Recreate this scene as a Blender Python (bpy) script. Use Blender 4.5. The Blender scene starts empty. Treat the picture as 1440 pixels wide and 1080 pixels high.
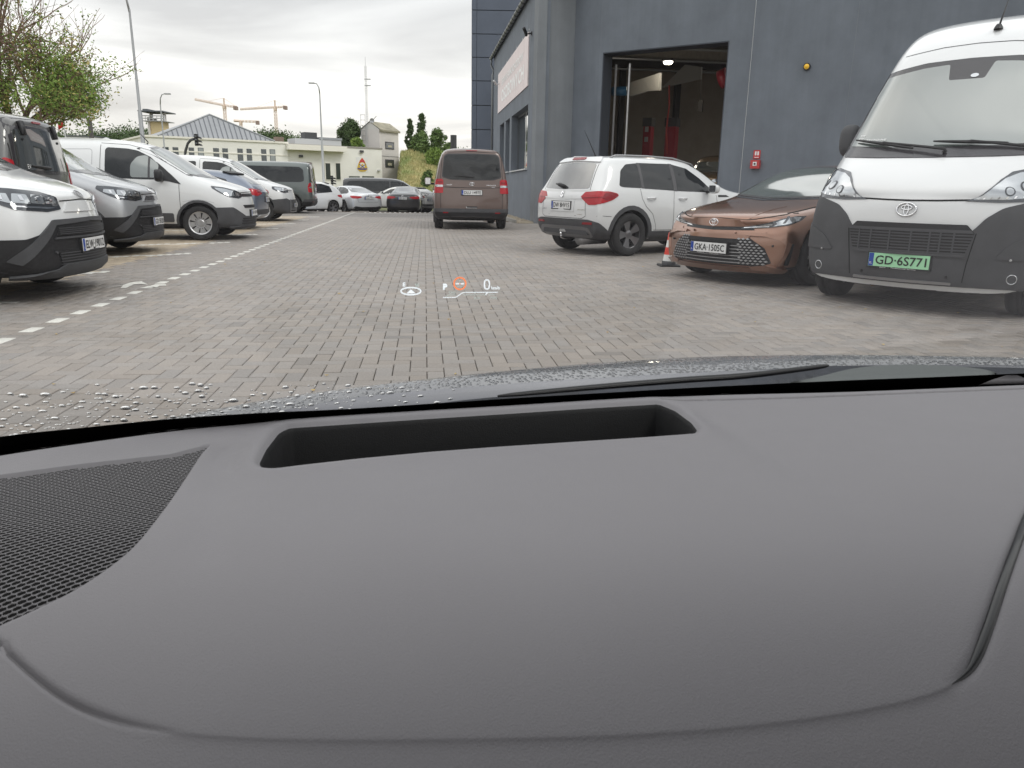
import bpy, bmesh, math, random
import numpy as np
from mathutils import Vector, Matrix, noise
from mathutils.bvhtree import BVHTree
from mathutils.geometry import delaunay_2d_cdt, intersect_point_line
R = math.radians
random.seed(7); np.random.seed(7)
SC = bpy.context.scene; COL = SC.collection

# ------------------------------------------------------------------ camera, world, sun, exposure
CAMZ, PITCH, F = 1.05, 14.67, 1050.0
cd = bpy.data.cameras.new('camera'); cam = bpy.data.objects.new('camera', cd); COL.objects.link(cam)
cam.matrix_world = Matrix.Translation((0, 0, CAMZ)) @ Matrix.Rotation(R(90 - PITCH), 4, 'X') @ Matrix.Rotation(R(1.0), 4, 'Z')
cd.sensor_width = 36; cd.lens = F / 1440 * 36; cd.clip_start = .01; cd.clip_end = 3000
cd.dof.use_dof = True; cd.dof.focus_distance = 9; cd.dof.aperture_fstop = 44
SC.camera = cam
W = bpy.data.worlds.new('World'); SC.world = W; W.use_nodes = True
nt = W.node_tree; nt.nodes.clear()
N = nt.nodes.new; LK = nt.links.new
wo = N('ShaderNodeOutputWorld'); bg = N('ShaderNodeBackground'); sky = N('ShaderNodeTexSky')
sky.sky_type = 'NISHITA'; sky.sun_disc = False; sky.sun_elevation = R(48); sky.sun_rotation = R(-62)
sky.dust_density = 3
tc = N('ShaderNodeTexCoord'); sep = N('ShaderNodeSeparateXYZ'); LK(tc.outputs['Generated'], sep.inputs[0])
# cloud deck: project the direction on a flat layer, noise in it
zc = N('ShaderNodeMath'); zc.operation = 'MAXIMUM'; zc.inputs[1].default_value = .0; LK(sep.outputs[2], zc.inputs[0])
za = N('ShaderNodeMath'); za.operation = 'ADD'; za.inputs[1].default_value = .16; LK(zc.outputs[0], za.inputs[0])
dv = N('ShaderNodeVectorMath'); dv.operation = 'DIVIDE'; LK(tc.outputs['Generated'], dv.inputs[0])
cb = N('ShaderNodeCombineXYZ'); [LK(za.outputs[0], cb.inputs[i]) for i in range(3)]; LK(cb.outputs[0], dv.inputs[1])
mp = N('ShaderNodeMapping'); mp.inputs['Scale'].default_value = (.75, 1.0, 0.15); mp.inputs['Location'].default_value = (3.1, 1.9, 0)
LK(dv.outputs[0], mp.inputs[0])
nz = N('ShaderNodeTexNoise'); nz.inputs['Scale'].default_value = .85; nz.inputs['Detail'].default_value = 7
nz.inputs['Roughness'].default_value = .5; nz.inputs['Distortion'].default_value = .5; LK(mp.outputs[0], nz.inputs['Vector'])
cr = N('ShaderNodeValToRGB'); e = cr.color_ramp.elements
e[0].position = .38; e[0].color = (.50, .503, .515, 1); e[1].position = .58; e[1].color = (1.12, 1.10, 1.08, 1)
q = e.new(.48); q.color = (.76, .76, .765, 1)
LK(nz.outputs['Fac'], cr.inputs[0])
# warm brightening of the deck toward the horizon
hr = N('ShaderNodeValToRGB'); e = hr.color_ramp.elements
e[0].position = .0; e[0].color = (1, 1, 1, 1); e[1].position = .30; e[1].color = (0, 0, 0, 1); LK(zc.outputs[0], hr.inputs[0])
hm = N('ShaderNodeMix'); hm.data_type = 'RGBA'; LK(hr.outputs[0], hm.inputs[0]); LK(cr.outputs[0], hm.inputs[6])
hm.inputs[7].default_value = (1.04, .95, .88, 1)
hmf = N('ShaderNodeMath'); hmf.operation = 'MULTIPLY'; hmf.inputs[1].default_value = .5; LK(hr.outputs[0], hmf.inputs[0]); LK(hmf.outputs[0], hm.inputs[0])
sk = N('ShaderNodeVectorMath'); sk.operation = 'SCALE'; sk.inputs['Scale'].default_value = .10; LK(sky.outputs[0], sk.inputs[0])
mx = N('ShaderNodeMix'); mx.data_type = 'RGBA'; mx.inputs[0].default_value = .90
LK(sk.outputs[0], mx.inputs[6]); LK(hm.outputs[2], mx.inputs[7])
gz = N('ShaderNodeMath'); gz.operation = 'MULTIPLY_ADD'; gz.inputs[1].default_value = 1.05; gz.inputs[2].default_value = 1.0; LK(zc.outputs[0], gz.inputs[0])
gs = N('ShaderNodeVectorMath'); gs.operation = 'SCALE'; LK(mx.outputs[2], gs.inputs[0]); LK(gz.outputs[0], gs.inputs['Scale'])
LK(gs.outputs[0], bg.inputs[0]); bg.inputs[1].default_value = .94; LK(bg.outputs[0], wo.inputs[0])
sd = bpy.data.lights.new('sun', 'SUN'); sun = bpy.data.objects.new('sun', sd); COL.objects.link(sun)
sd.energy = 1.0; sd.angle = R(16); sd.color = (1, .96, .9)
sun.rotation_euler = (R(42), 0, R(62)); sun.location = (-20, 10, 40)
SC.view_settings.view_transform = 'Standard'; SC.view_settings.look = 'None'; SC.view_settings.gamma = 1
SC.view_settings.exposure = 0.28; SC.view_settings.use_curve_mapping = False
SC.cycles.max_bounces = 8; SC.cycles.diffuse_bounces = 3; SC.cycles.glossy_bounces = 3; SC.cycles.transparent_max_bounces = 12
SC.cycles.caustics_reflective = False; SC.cycles.caustics_refractive = False; SC.cycles.use_denoising = True

# ------------------------------------------------------------------ helpers
cp, sp = math.cos(R(PITCH)), math.sin(R(PITCH))
ROLL = R(1.0)
def ray(px, py):
    a, b = (px - 720) / F, (540 - py) / F
    a, b = a * math.cos(ROLL) - b * math.sin(ROLL), a * math.sin(ROLL) + b * math.cos(ROLL)
    return Vector((a, cp + b * sp, -sp + b * cp))
def at_y(px, py, y):
    r = ray(px, py); return Vector((0, 0, CAMZ)) + r * (y / r.y)
def at_z(px, py, z=0.0):
    r = ray(px, py); return Vector((0, 0, CAMZ)) + r * ((z - CAMZ) / r.z)
def proj(p):
    v = Vector(p) - Vector((0, 0, CAMZ)); d = v.y * cp - v.z * sp; u = v.y * sp + v.z * cp
    a, b = v.x / d, u / d
    a, b = a * math.cos(ROLL) + b * math.sin(ROLL), -a * math.sin(ROLL) + b * math.cos(ROLL)
    return 720 + F * a, 540 - F * b
def azd(a): return Vector((math.sin(R(a)), math.cos(R(a)), 0))

def mat(name, col, rough=.6, metal=0, spec=.5, coat=0, noise_amt=0, noise_scale=8, bump=0, bump_scale=60, emit=0, col2=None, obj=False, ior=1.45, aniso=None):
    m = bpy.data.materials.new(name); m.use_nodes = True; t = m.node_tree; b = t.nodes['Principled BSDF']
    col = (col, col, col) if not hasattr(col, '__len__') else col
    b.inputs['Base Color'].default_value = (*col, 1); b.inputs['Roughness'].default_value = rough
    b.inputs['Metallic'].default_value = metal; b.inputs['Specular IOR Level'].default_value = spec
    b.inputs['Coat Weight'].default_value = coat; b.inputs['Coat Roughness'].default_value = .04; b.inputs['IOR'].default_value = ior
    co = t.nodes.new('ShaderNodeTexCoord')
    if noise_amt or col2:
        n = t.nodes.new('ShaderNodeTexNoise'); n.inputs['Scale'].default_value = noise_scale; n.inputs['Detail'].default_value = 6
        n.inputs['Roughness'].default_value = .62
        t.links.new(co.outputs['Object'], n.inputs['Vector'])
        r = t.nodes.new('ShaderNodeValToRGB'); r.color_ramp.elements[0].position = .32; r.color_ramp.elements[1].position = .68
        c2 = col2 or tuple(min(1, c * (1 + noise_amt)) for c in col); c1 = col if col2 else tuple(c * (1 - noise_amt) for c in col)
        r.color_ramp.elements[0].color = (*c1, 1); r.color_ramp.elements[1].color = (*c2, 1)
        t.links.new(n.outputs['Fac'], r.inputs[0]); t.links.new(r.outputs[0], b.inputs['Base Color'])
    if bump:
        n = t.nodes.new('ShaderNodeTexNoise'); n.inputs['Scale'].default_value = bump_scale; n.inputs['Detail'].default_value = 4
        t.links.new(co.outputs['Object'], n.inputs['Vector'])
        bp = t.nodes.new('ShaderNodeBump'); bp.inputs['Strength'].default_value = bump; bp.inputs['Distance'].default_value = .01
        t.links.new(n.outputs['Fac'], bp.inputs['Height']); t.links.new(bp.outputs[0], b.inputs['Normal'])
    if emit:
        b.inputs['Emission Color'].default_value = (*col, 1); b.inputs['Emission Strength'].default_value = emit
    return m
def paint(name, col, flake=0, dirt=.12, metal=0, rough=.32):
    """car paint: base, a road film low on the body and in patches, clear coat with light orange peel"""
    m = mat(name, col, rough, metal, .5, 1.0); t = m.node_tree; b = t.nodes['Principled BSDF']
    co = t.nodes.new('ShaderNodeTexCoord'); n = t.nodes.new('ShaderNodeTexNoise'); n.inputs['Scale'].default_value = 2.2; n.inputs['Detail'].default_value = 8
    t.links.new(co.outputs['Object'], n.inputs['Vector'])
    s = t.nodes.new('ShaderNodeSeparateXYZ'); t.links.new(co.outputs['Object'], s.inputs[0])
    mr = t.nodes.new('ShaderNodeMapRange'); mr.inputs[1].default_value = .2; mr.inputs[2].default_value = .85; mr.inputs[3].default_value = 1; mr.inputs[4].default_value = .18
    t.links.new(s.outputs[2], mr.inputs[0])
    mu = t.nodes.new('ShaderNodeMath'); mu.operation = 'MULTIPLY'; t.links.new(mr.outputs[0], mu.inputs[0]); t.links.new(n.outputs['Fac'], mu.inputs[1])
    m2 = t.nodes.new('ShaderNodeMath'); m2.operation = 'MULTIPLY'; m2.inputs[1].default_value = dirt * 3.5; t.links.new(mu.outputs[0], m2.inputs[0]); m2.use_clamp = True
    mx = t.nodes.new('ShaderNodeMix'); mx.data_type = 'RGBA'; mx.inputs[6].default_value = (*col, 1); mx.inputs[7].default_value = (.20, .18, .155, 1)
    t.links.new(m2.outputs[0], mx.inputs[0]); t.links.new(mx.outputs[2], b.inputs['Base Color'])
    ra = t.nodes.new('ShaderNodeMath'); ra.operation = 'MULTIPLY_ADD'; ra.inputs[1].default_value = .5; ra.inputs[2].default_value = .04
    t.links.new(m2.outputs[0], ra.inputs[0]); t.links.new(ra.outputs[0], b.inputs['Coat Roughness'])
    return m
def tagp(o, label=None, cat=None, group=None, kind=None):
    if label: o['label'] = label
    if cat: o['category'] = cat
    if group: o['group'] = group
    if kind: o['kind'] = kind
    return o
def empty(name, loc=(0, 0, 0), rz=0, **k):
    o = bpy.data.objects.new(name, None); COL.objects.link(o); o.location = loc; o.rotation_euler = (0, 0, rz); o.empty_display_size = .2
    return tagp(o, **k)
def mesh(name, vs, fs, m, parent=None, smooth=False, loc=None, rz=0):
    me = bpy.data.meshes.new(name); me.from_pydata([tuple(v) for v in vs], [], fs)
    if smooth: me.polygons.foreach_set('use_smooth', [True] * len(me.polygons))
    for x in (m if isinstance(m, (list, tuple)) else [m]): me.materials.append(x)
    return link(name, me, parent, loc, rz)
def link(name, me, parent=None, loc=None, rz=0):
    o = bpy.data.objects.new(name, me); COL.objects.link(o)
    if parent: o.parent = parent
    if loc is not None: o.location = loc
    if rz: o.rotation_euler = (0, 0, rz)
    return o
class MB:
    """collects simple solids into one mesh"""
    def __init__(s): s.v = []; s.f = []
    def add(s, vs, fs):
        n = len(s.v); s.v += [tuple(v) for v in vs]; s.f += [tuple(i + n for i in f) for f in fs]; return s
    def box(s, a, b, M=None):
        (x0, y0, z0), (x1, y1, z1) = a, b
        vs = [Vector(p) for p in ((x0,y0,z0),(x1,y0,z0),(x1,y1,z0),(x0,y1,z0),(x0,y0,z1),(x1,y0,z1),(x1,y1,z1),(x0,y1,z1))]
        if M is not None: vs = [M @ v for v in vs]
        return s.add(vs, [(3,2,1,0),(4,5,6,7),(0,1,5,4),(1,2,6,5),(2,3,7,6),(3,0,4,7)])
    def tube(s, pts, r, n=8, cap=True):
        pts = [Vector(p) for p in pts]; rs = r if hasattr(r, '__len__') else [r] * len(pts)
        rings = []; up = Vector((.13, .31, .94))
        for i, p in enumerate(pts):
            t = (pts[min(i + 1, len(pts) - 1)] - pts[max(i - 1, 0)]).normalized()
            a = t.cross(up)
            if a.length < .05: a = t.cross(Vector((1, 0, 0)))
            a.normalize(); b = t.cross(a).normalized()
            rings.append([p + (a * math.cos(k * 2 * math.pi / n) + b * math.sin(k * 2 * math.pi / n)) * rs[i] for k in range(n)])
        fs = []
        for i in range(len(pts) - 1):
            for k in range(n):
                fs.append((i * n + k, i * n + (k + 1) % n, (i + 1) * n + (k + 1) % n, (i + 1) * n + k))
        if cap: fs.append(tuple(range(n))[::-1]); fs.append(tuple((len(pts) - 1) * n + k for k in range(n)))
        return s.add([v for r_ in rings for v in r_], fs)
    def prism(s, poly, z0, z1, M=None):
        n = len(poly); vs = [Vector((x, y, z0)) for x, y in poly] + [Vector((x, y, z1)) for x, y in poly]
        if M is not None: vs = [M @ v for v in vs]
        return s.add(vs, [tuple(range(n))[::-1], tuple(range(n, 2 * n))] + [(i, (i + 1) % n, n + (i + 1) % n, n + i) for i in range(n)])
    def lathe(s, prof, n=24, M=None):
        """profile of (r, h): axis is local Z"""
        vs = [Vector((r * math.cos(k * 2 * math.pi / n), r * math.sin(k * 2 * math.pi / n), h)) for r, h in prof for k in range(n)]
        if M is not None: vs = [M @ v for v in vs]
        fs = [(i * n + k, i * n + (k + 1) % n, (i + 1) * n + (k + 1) % n, (i + 1) * n + k) for i in range(len(prof) - 1) for k in range(n)]
        return s.add(vs, fs)
    def build(s, name, m, parent=None, smooth=False, loc=None, rz=0, **k):
        return tagp(mesh(name, s.v, s.f, m, parent, smooth, loc, rz), **k)
def rnd(poly, r, n=4):
    out = []; L = len(poly)
    for i, p in enumerate(poly):
        p = Vector(p); a = Vector(poly[i - 1]); b = Vector(poly[(i + 1) % L])
        rr = r[i] if hasattr(r, '__len__') else r
        d1 = (a - p); d2 = (b - p); q = min(rr, d1.length * .45, d2.length * .45)
        if q < 1e-4: out.append(tuple(p)); continue
        s0 = p + d1.normalized() * q; s1 = p + d2.normalized() * q
        for k in range(n + 1):
            t = k / n; out.append(tuple(s0 * (1 - t) ** 2 + p * 2 * t * (1 - t) + s1 * t * t))
    return out
def inside(p, poly):
    x, y = p; c = False; j = len(poly) - 1
    for i in range(len(poly)):
        xi, yi = poly[i]; xj, yj = poly[j]
        if (yi > y) != (yj > y) and x < (xj - xi) * (y - yi) / (yj - yi + 1e-12) + xi: c = not c
        j = i
    return c
def dist_poly(P, poly, closed=True):
    """distance of each point of P (n x 2 array) to a polyline"""
    P = np.asarray(P, float); Q = np.asarray(poly, float); A = Q if closed else Q[:-1]; B = np.roll(Q, -1, 0) if closed else Q[1:]
    best = np.full(len(P), 1e9)
    for a, b in zip(A, B):
        d = b - a; t = np.clip(((P - a) @ d) / (d @ d + 1e-12), 0, 1)
        best = np.minimum(best, np.hypot(*(P - (a + t[:, None] * d)).T))
    return best
def ell(cx, cy, a, b, n=20): return [(cx + a * math.cos(2 * math.pi * k / n), cy + b * math.sin(2 * math.pi * k / n)) for k in range(n)]
_tc = {}
def text2d(s, bold=0.0):
    """triangulated outline of a string in the built-in font: (2-D verts, faces), unit box 0..w, 0..1"""
    if (s, bold) in _tc: return _tc[(s, bold)]
    c = bpy.data.curves.new('t', 'FONT'); c.body = s; c.size = 1; c.offset = bold; c.resolution_u = 3
    o = bpy.data.objects.new('t', c); COL.objects.link(o)
    me = bpy.data.meshes.new_from_object(o.evaluated_get(bpy.context.evaluated_depsgraph_get()))
    vs = np.array([v.co[:2] for v in me.vertices]); fs = [tuple(p.vertices) for p in me.polygons]
    bpy.data.objects.remove(o); bpy.data.curves.remove(c); bpy.data.meshes.remove(me)
    vs -= vs.min(0); _tc[(s, bold)] = (vs, fs); return vs, fs
def text_on(name, s, w, h, M, m, parent=None, bold=.0, t=.002):
    """string stretched to a w x h box, standing in the plane of matrix M (local x right, y up, z out), centred, thickness t"""
    vs, fs = text2d(s, bold); ext = vs.max(0); n = len(vs)
    P = [M @ Vector(((x / ext[0] - .5) * w, (y / ext[1] - .5) * h, t)) for x, y in vs]
    return mesh(name, P, fs, m, parent)

# ------------------------------------------------------------------ materials
M_ = {}
M_['white'] = paint('white_paint', (.67, .68, .69)); M_['white2'] = paint('white_paint_warm', (.72, .72, .70), dirt=.16)
M_['silver'] = paint('silver_paint', (.42, .43, .45), metal=.55, rough=.35)
M_['silverl'] = paint('pale_silver_paint', (.60, .62, .65), metal=.4, rough=.35)
M_['bronze'] = paint('bronze_paint', (.27, .145, .10), metal=.85, rough=.32, dirt=.03)
M_['brown'] = paint('brown_paint', (.125, .085, .075), metal=.35, rough=.38, dirt=.10)
M_['darkgrey'] = paint('dark_grey_paint', (.10, .10, .10), metal=.3, rough=.4, dirt=.22)
M_['greengrey'] = paint('green_grey_paint', (.085, .105, .105), metal=.3, rough=.38)
M_['bluegrey'] = paint('blue_grey_paint', (.15, .18, .24), metal=.5, rough=.38)
M_['black'] = paint('black_paint', (.012, .013, .017), rough=.3, dirt=.08)
M_['plastic'] = mat('grey_plastic', (.060, .061, .066), .62, noise_amt=.12, noise_scale=5, bump=.12, bump_scale=500)
M_['plasticd'] = mat('black_plastic', (.014, .014, .016), .5)
M_['gap'] = mat('panel_gap', (.006, .006, .006), .9)
M_['tyre'] = mat('tyre_rubber', (.022, .022, .023), .85, noise_amt=.3, noise_scale=9)
M_['rim'] = mat('silver_rim', (.50, .50, .51), .35, .7, noise_amt=.1)
M_['rimd'] = mat('dark_rim', (.21, .21, .22), .32, .75)
M_['chrome'] = mat('chrome', (.78, .78, .8), .12, 1)
M_['satin'] = mat('satin_metal', (.35, .35, .36), .4, .8)
M_['glass'] = mat('dark_window_glass', (.012, .014, .016), .05, 0, .5, 0, ior=1.5)
M_['screen'] = mat('windscreen_glass', (.10, .12, .112), .09, .15, 1., 1.0, ior=1.9)
def wavy(m, st=.12, sc=2.2):
    t = m.node_tree; b = t.nodes['Principled BSDF']; co = t.nodes.new('ShaderNodeTexCoord'); n = t.nodes.new('ShaderNodeTexNoise'); n.inputs['Scale'].default_value = sc; n.inputs['Detail'].default_value = 1
    t.links.new(co.outputs['Object'], n.inputs['Vector']); bp = t.nodes.new('ShaderNodeBump'); bp.inputs['Strength'].default_value = st; bp.inputs['Distance'].default_value = .12
    t.links.new(n.outputs['Fac'], bp.inputs['Height']); t.links.new(bp.outputs[0], b.inputs['Normal']); t.links.new(bp.outputs[0], b.inputs['Coat Normal'])
wavy(M_['glass'], .3)
M_['frit'] = mat('black_glass_border', (.035, .033, .037), .25, 0, .5, .5)
M_['lens'] = mat('lamp_lens', (.48, .50, .52), .08, .75, .8, 1.0)
M_['lensd'] = mat('dark_lamp_housing', (.06, .065, .075), .1, .5, .8, 1.0)
M_['red'] = mat('red_lamp', (.38, .010, .018), .2, 0, .5, .25)
M_['redd'] = mat('dark_red_lamp', (.22, .006, .012), .2, 0, .5, .25)
M_['redtrim'] = mat('red_plastic', (.5, .02, .02), .5)
M_['platew'] = mat('plate_white', (.70, .70, .70), .45); M_['plateg'] = mat('plate_green', (.34, .66, .40), .45)
M_['blue'] = mat('plate_blue', (.01, .05, .30), .5); M_['ink'] = mat('plate_ink', (.01, .01, .01), .5); M_['inkw'] = mat('white_ink', (.75, .75, .75), .5)
# ------------------------------------------------------------------ vehicles
class Car:
    """a vehicle: root Empty, subdivided body, projected panels. Local frame: +X forward, d = distance back from the foremost point"""
    def __init__(s, name, label, cat, loc, az, L, st, body_mat, bow=(.25, .15), nose=(.08, .03, 0, .01, .05, .09), tail=(.06, .02, 0, .0, .03, .07),
                 wheels=None, wr=.33, ww=.22, tr=.8, group=None, sub=2, scale=1.0, cut=True, cabin_bow=.0):
        s.root = empty(name, loc, R(90 - az), label=label, cat=cat, group=group); s.root.scale = (scale,) * 3
        s.L = L; s.tr = tr; s.wr = wr; s.ww = ww; s.mat = body_mat
        X = lambda d: L / 2 - d
        rows = []  # per station: list of 6 side rows (x,y,z) + top centre + bottom centre
        ns = len(st)
        for i, (d, zb, zbelt, zt, wl, wb, wt) in enumerate(st):
            r = [(wl * .86, zb), (wl, zb + .12 * (zbelt - zb)), (max(wl, wb) + .015, zb + .55 * (zbelt - zb)), (wb, zbelt),
                 (wt + .02 * (zt - zbelt), zt - .10 * (zt - zbelt) - .015), (wt * .80, zt - .006)]
            prof = nose if i == 0 else tail if i == ns - 1 else None
            sg = -1 if i == 0 else 1
            fb = bow[0] * math.exp(-d / .42); rb = bow[1] * math.exp(-(L - d) / .35)
            cbw = cabin_bow * max(0, 1 - abs(d - 1.0) / 1.1) if zt - zbelt > .2 else 0
            wm = max(wl, wb)
            pts = []
            for j, (y, z) in enumerate(r):
                off = (prof[j] * sg if prof else 0)
                k = (y / wm) ** 2 if j != 4 else 1
                x = X(d) - fb * k + rb * k + off - (cbw * k if j >= 4 else 0)
                pts.append((x, y, z))
            top = (X(d) + (prof[5] * sg if prof else 0), 0, zt + .012); bot = (X(d) + (prof[0] * sg if prof else 0), 0, zb)
            rows.append((pts, top, bot, [(X(d) + (prof[j] * sg if prof else 0), 0, r[j][1]) for j in range(6)]))
        vs = []; idx = []
        def av(p): vs.append(p); return len(vs) - 1
        for pts, top, bot, _ in rows:
            L_ = [av(p) for p in pts]; R_ = [av((p[0], -p[1], p[2])) for p in pts]; idx.append((L_, R_, av(top), av(bot)))
        fs = []
        for a, b in zip(idx, idx[1:]):
            for j in range(5):
                fs.append((a[0][j], a[0][j + 1], b[0][j + 1], b[0][j])); fs.append((a[1][j + 1], a[1][j], b[1][j], b[1][j + 1]))
            fs.append((a[0][5], a[2], b[2], b[0][5])); fs.append((a[2], a[1][5], b[1][5], b[2]))
            fs.append((a[3], a[0][0], b[0][0], b[3])); fs.append((a[1][0], a[3], b[3], b[1][0]))
        for e, (k, flip) in enumerate(((0, False), (ns - 1, True))):
            L_, R_, t, b = idx[k]; C = [b] + [av(rows[k][3][j]) for j in range(1, 5)] + [t]
            for j in range(5):
                for q in ((L_[j], C[j], C[j + 1], L_[j + 1]), (C[j], R_[j], R_[j + 1], C[j + 1])):
                    fs.append(q[::-1] if flip else q)
        me = bpy.data.meshes.new('body'); me.from_pydata(vs, [], fs)
        tmp = bpy.data.objects.new('tmp', me); COL.objects.link(tmp)
        md = tmp.modifiers.new('s', 'SUBSURF'); md.levels = md.render_levels = sub
        dg = bpy.context.evaluated_depsgraph_get(); m2 = bpy.data.meshes.new_from_object(tmp.evaluated_get(dg), depsgraph=dg)
        bm = bmesh.new(); bm.from_mesh(m2); bmesh.ops.recalc_face_normals(bm, faces=bm.faces); bm.to_mesh(m2)
        s.bvh = BVHTree.FromBMesh(bm); bm.free()
        wheels = wheels or []
        if wheels and cut:
            mb = MB()
            for d in wheels:
                for sg in (-1, 1):
                    Mx = Matrix.Translation((X(d), sg * (tr + .15 + .12), wr)) @ Matrix.Rotation(R(90), 4, 'X')
                    pr = [(wr + .062) * 1.0] * 1
                    n = 28; rr = wr + .06; c = len(mb.v)
                    mb.add([Mx @ Vector((rr * math.cos(k * 2 * math.pi / n), rr * math.sin(k * 2 * math.pi / n), h)) for h in (-.36, .36) for k in range(n)],
                           [tuple(range(n))[::-1], tuple(range(n, 2 * n))] + [(k, (k + 1) % n, n + (k + 1) % n, n + k) for k in range(n)])
            cm = bpy.data.meshes.new('c'); cm.from_pydata(mb.v, [], mb.f); co = bpy.data.objects.new('c', cm); COL.objects.link(co)
            t2 = bpy.data.objects.new('t2', m2); COL.objects.link(t2)
            bo = t2.modifiers.new('b', 'BOOLEAN'); bo.operation = 'DIFFERENCE'; bo.object = co; bo.solver = 'EXACT'
            dg = bpy.context.evaluated_depsgraph_get(); m3 = bpy.data.meshes.new_from_object(t2.evaluated_get(dg), depsgraph=dg)
            for o in (co, t2): bpy.data.objects.remove(o)
            bpy.data.meshes.remove(cm); m2 = m3
        bpy.data.objects.remove(tmp)
        m2.materials.clear(); m2.materials.append(body_mat); m2.materials.append(M_['plasticd'])
        for p in m2.polygons:
            p.use_smooth = True; p.material_index = 0
            c = p.center
            for d in wheels:
                rad = math.hypot(c.x - X(d), c.z - wr)
                if rad < wr + .075 and abs(abs(c.y) - tr) < .34:
                    n = p.normal; radial = Vector((c.x - X(d), 0, c.z - wr)).normalized()
                    if n.dot(radial) < -.5 or (abs(n.y) > .9 and rad < wr + .055 and abs(c.y) < tr - .05): p.material_index = 1; p.use_smooth = False
            if p.normal.z < -.7 and c.z < .5: p.material_index = 1
        s.body = link('body', m2, s.root); s.X = X
        for d in wheels: s.wheel_at(d)
    rimstyle = 'cover'
    dz = 0; thick_plate = False
    def cast(s, p, axis):
        a, b = p
        if s.dz and b > .6 and axis in 'BLRV': b += s.dz if b < 1.6 else s.dz * .9
        if axis == 'F': o, dr = Vector((s.L, a, b)), Vector((-1, 0, 0))
        elif axis == 'B': o, dr = Vector((-s.L, a, b)), Vector((1, 0, 0))
        elif axis == 'L': o, dr = Vector((s.X(a), 4, b)), Vector((0, -1, 0))
        elif axis == 'R': o, dr = Vector((s.X(a), -4, b)), Vector((0, 1, 0))
        elif axis in 'WV':     # unrolled round the nose (W) or the tail (V): a = arc length at radius .9
            sg = 1 if axis == 'W' else -1; th = a / .9; c = Vector((sg * (s.L / 2 - .9), 0, b)); dr = Vector((sg * math.cos(th), math.sin(th), 0)); o, dr = c + dr * 3, -dr
        else: o, dr = Vector((s.X(a), b, 6)), Vector((0, 0, -1))
        h = s.bvh.ray_cast(o, dr)
        if h[0] is None:
            g = {'W': o + dr * 2, 'V': o + dr * 2, 'F': Vector((s.L / 2, a, b)), 'B': Vector((-s.L / 2, a, b)), 'L': Vector((s.X(a), 1, b)), 'R': Vector((s.X(a), -1, b)), 'T': Vector((s.X(a), b, 1.5))}[axis]
            h = s.bvh.find_nearest(g)
        n = h[1] if h[1].dot(dr) < 0 else -h[1]
        return h[0], n
    def patch(s, name, poly, axis, m, off=.004, res=.07, parent=None, sink=.01, label=None):
        B = []
        for a, b in zip(poly, poly[1:] + poly[:1]):
            a, b = Vector(a), Vector(b); k = max(1, int((b - a).length / res))
            B += [tuple(a.lerp(b, i / k)) for i in range(k)]
        nb = len(B); xs = [p[0] for p in B]; ys = [p[1] for p in B]; I = []
        nx, ny = int((max(xs) - min(xs)) / res) + 1, int((max(ys) - min(ys)) / res) + 1
        cand = [(min(xs) + (i + .5) * res, min(ys) + (j + .5) * res) for i in range(nx) for j in range(ny)]
        cand = [c for c in cand if inside(c, B)]
        if cand:
            dd = dist_poly(cand, B); I = [c for c, q in zip(cand, dd) if q > .4 * res]
        V, E, Fc, *_ = delaunay_2d_cdt([Vector(p) for p in B + I], [], [list(range(nb))], 1, 1e-6)
        hits = [s.cast(p, axis) for p in V]
        P = [h + n * off for h, n in hits]; fs = [tuple(f) for f in Fc]
        fs = [f for f in fs if all((P[f[i]] - P[f[(i + 1) % len(f)]]).length < 5 * (V[f[i]] - V[f[(i + 1) % len(f)]]).length + .03 for i in range(len(f)))]
        # orientation
        if fs:
            f = fs[0]; nn = (P[f[1]] - P[f[0]]).cross(P[f[2]] - P[f[0]])
            if nn.dot(hits[f[0]][1]) < 0: fs = [f[::-1] for f in fs]
        cnt = {}
        for f in fs:
            for i in range(len(f)): a, b = f[i], f[(i + 1) % len(f)]; cnt[(a, b)] = 1
        bd = [(a, b) for (a, b) in cnt if (b, a) not in cnt]
        mp = {}
        for a, b in bd:
            for q in (a, b):
                if q not in mp:
                    mp[q] = len(P); P += [hits[q][0] + hits[q][1] * off, hits[q][0] - hits[q][1] * sink]
            fs.append((b, a, mp[a], mp[b]) if False else (mp[b], mp[a], mp[a] + 1, mp[b] + 1))
        o = mesh(name, P, fs, m, parent or s.root, True)
        if parent and parent is not s.root: pass
        if label: o['label'] = label
        return o
    def sym(s, name, poly, axis, m, **k):
        """on both sides: front/back panels mirror in y, side panels go on L and R"""
        if axis in 'FBWVT':
            q = [(-a, b) for a, b in poly][::-1] if axis != 'T' else [(a, -b) for a, b in poly][::-1]
            return s.patch(name, poly, axis, m, **k), s.patch(name, q, axis, m, **k)
        return s.patch(name, poly, 'L', m, **k), s.patch(name, poly, 'R', m, **k)
    def seam(s, pts, axis, w=.007, m=None, off=.0025, name='panel_gap', res=.06):
        P = []
        for a, b in zip(pts, pts[1:]):
            a, b = Vector(a), Vector(b); k = max(1, int((b - a).length / res)); P += [a.lerp(b, i / k) for i in range(k)]
        P.append(Vector(pts[-1])); V = []
        for i, p in enumerate(P):
            t = (P[min(i + 1, len(P) - 1)] - P[max(i - 1, 0)]).normalized(); n = Vector((-t.y, t.x)) * w / 2
            for q in (p + n, p - n):
                h, nn = s.cast(q, axis); V.append(h + nn * off)
        fs = [(2 * i, 2 * i + 1, 2 * i + 3, 2 * i + 2) for i in range(len(P) - 1)]
        return mesh(name, V, fs, m or M_['gap'], s.root)
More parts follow.
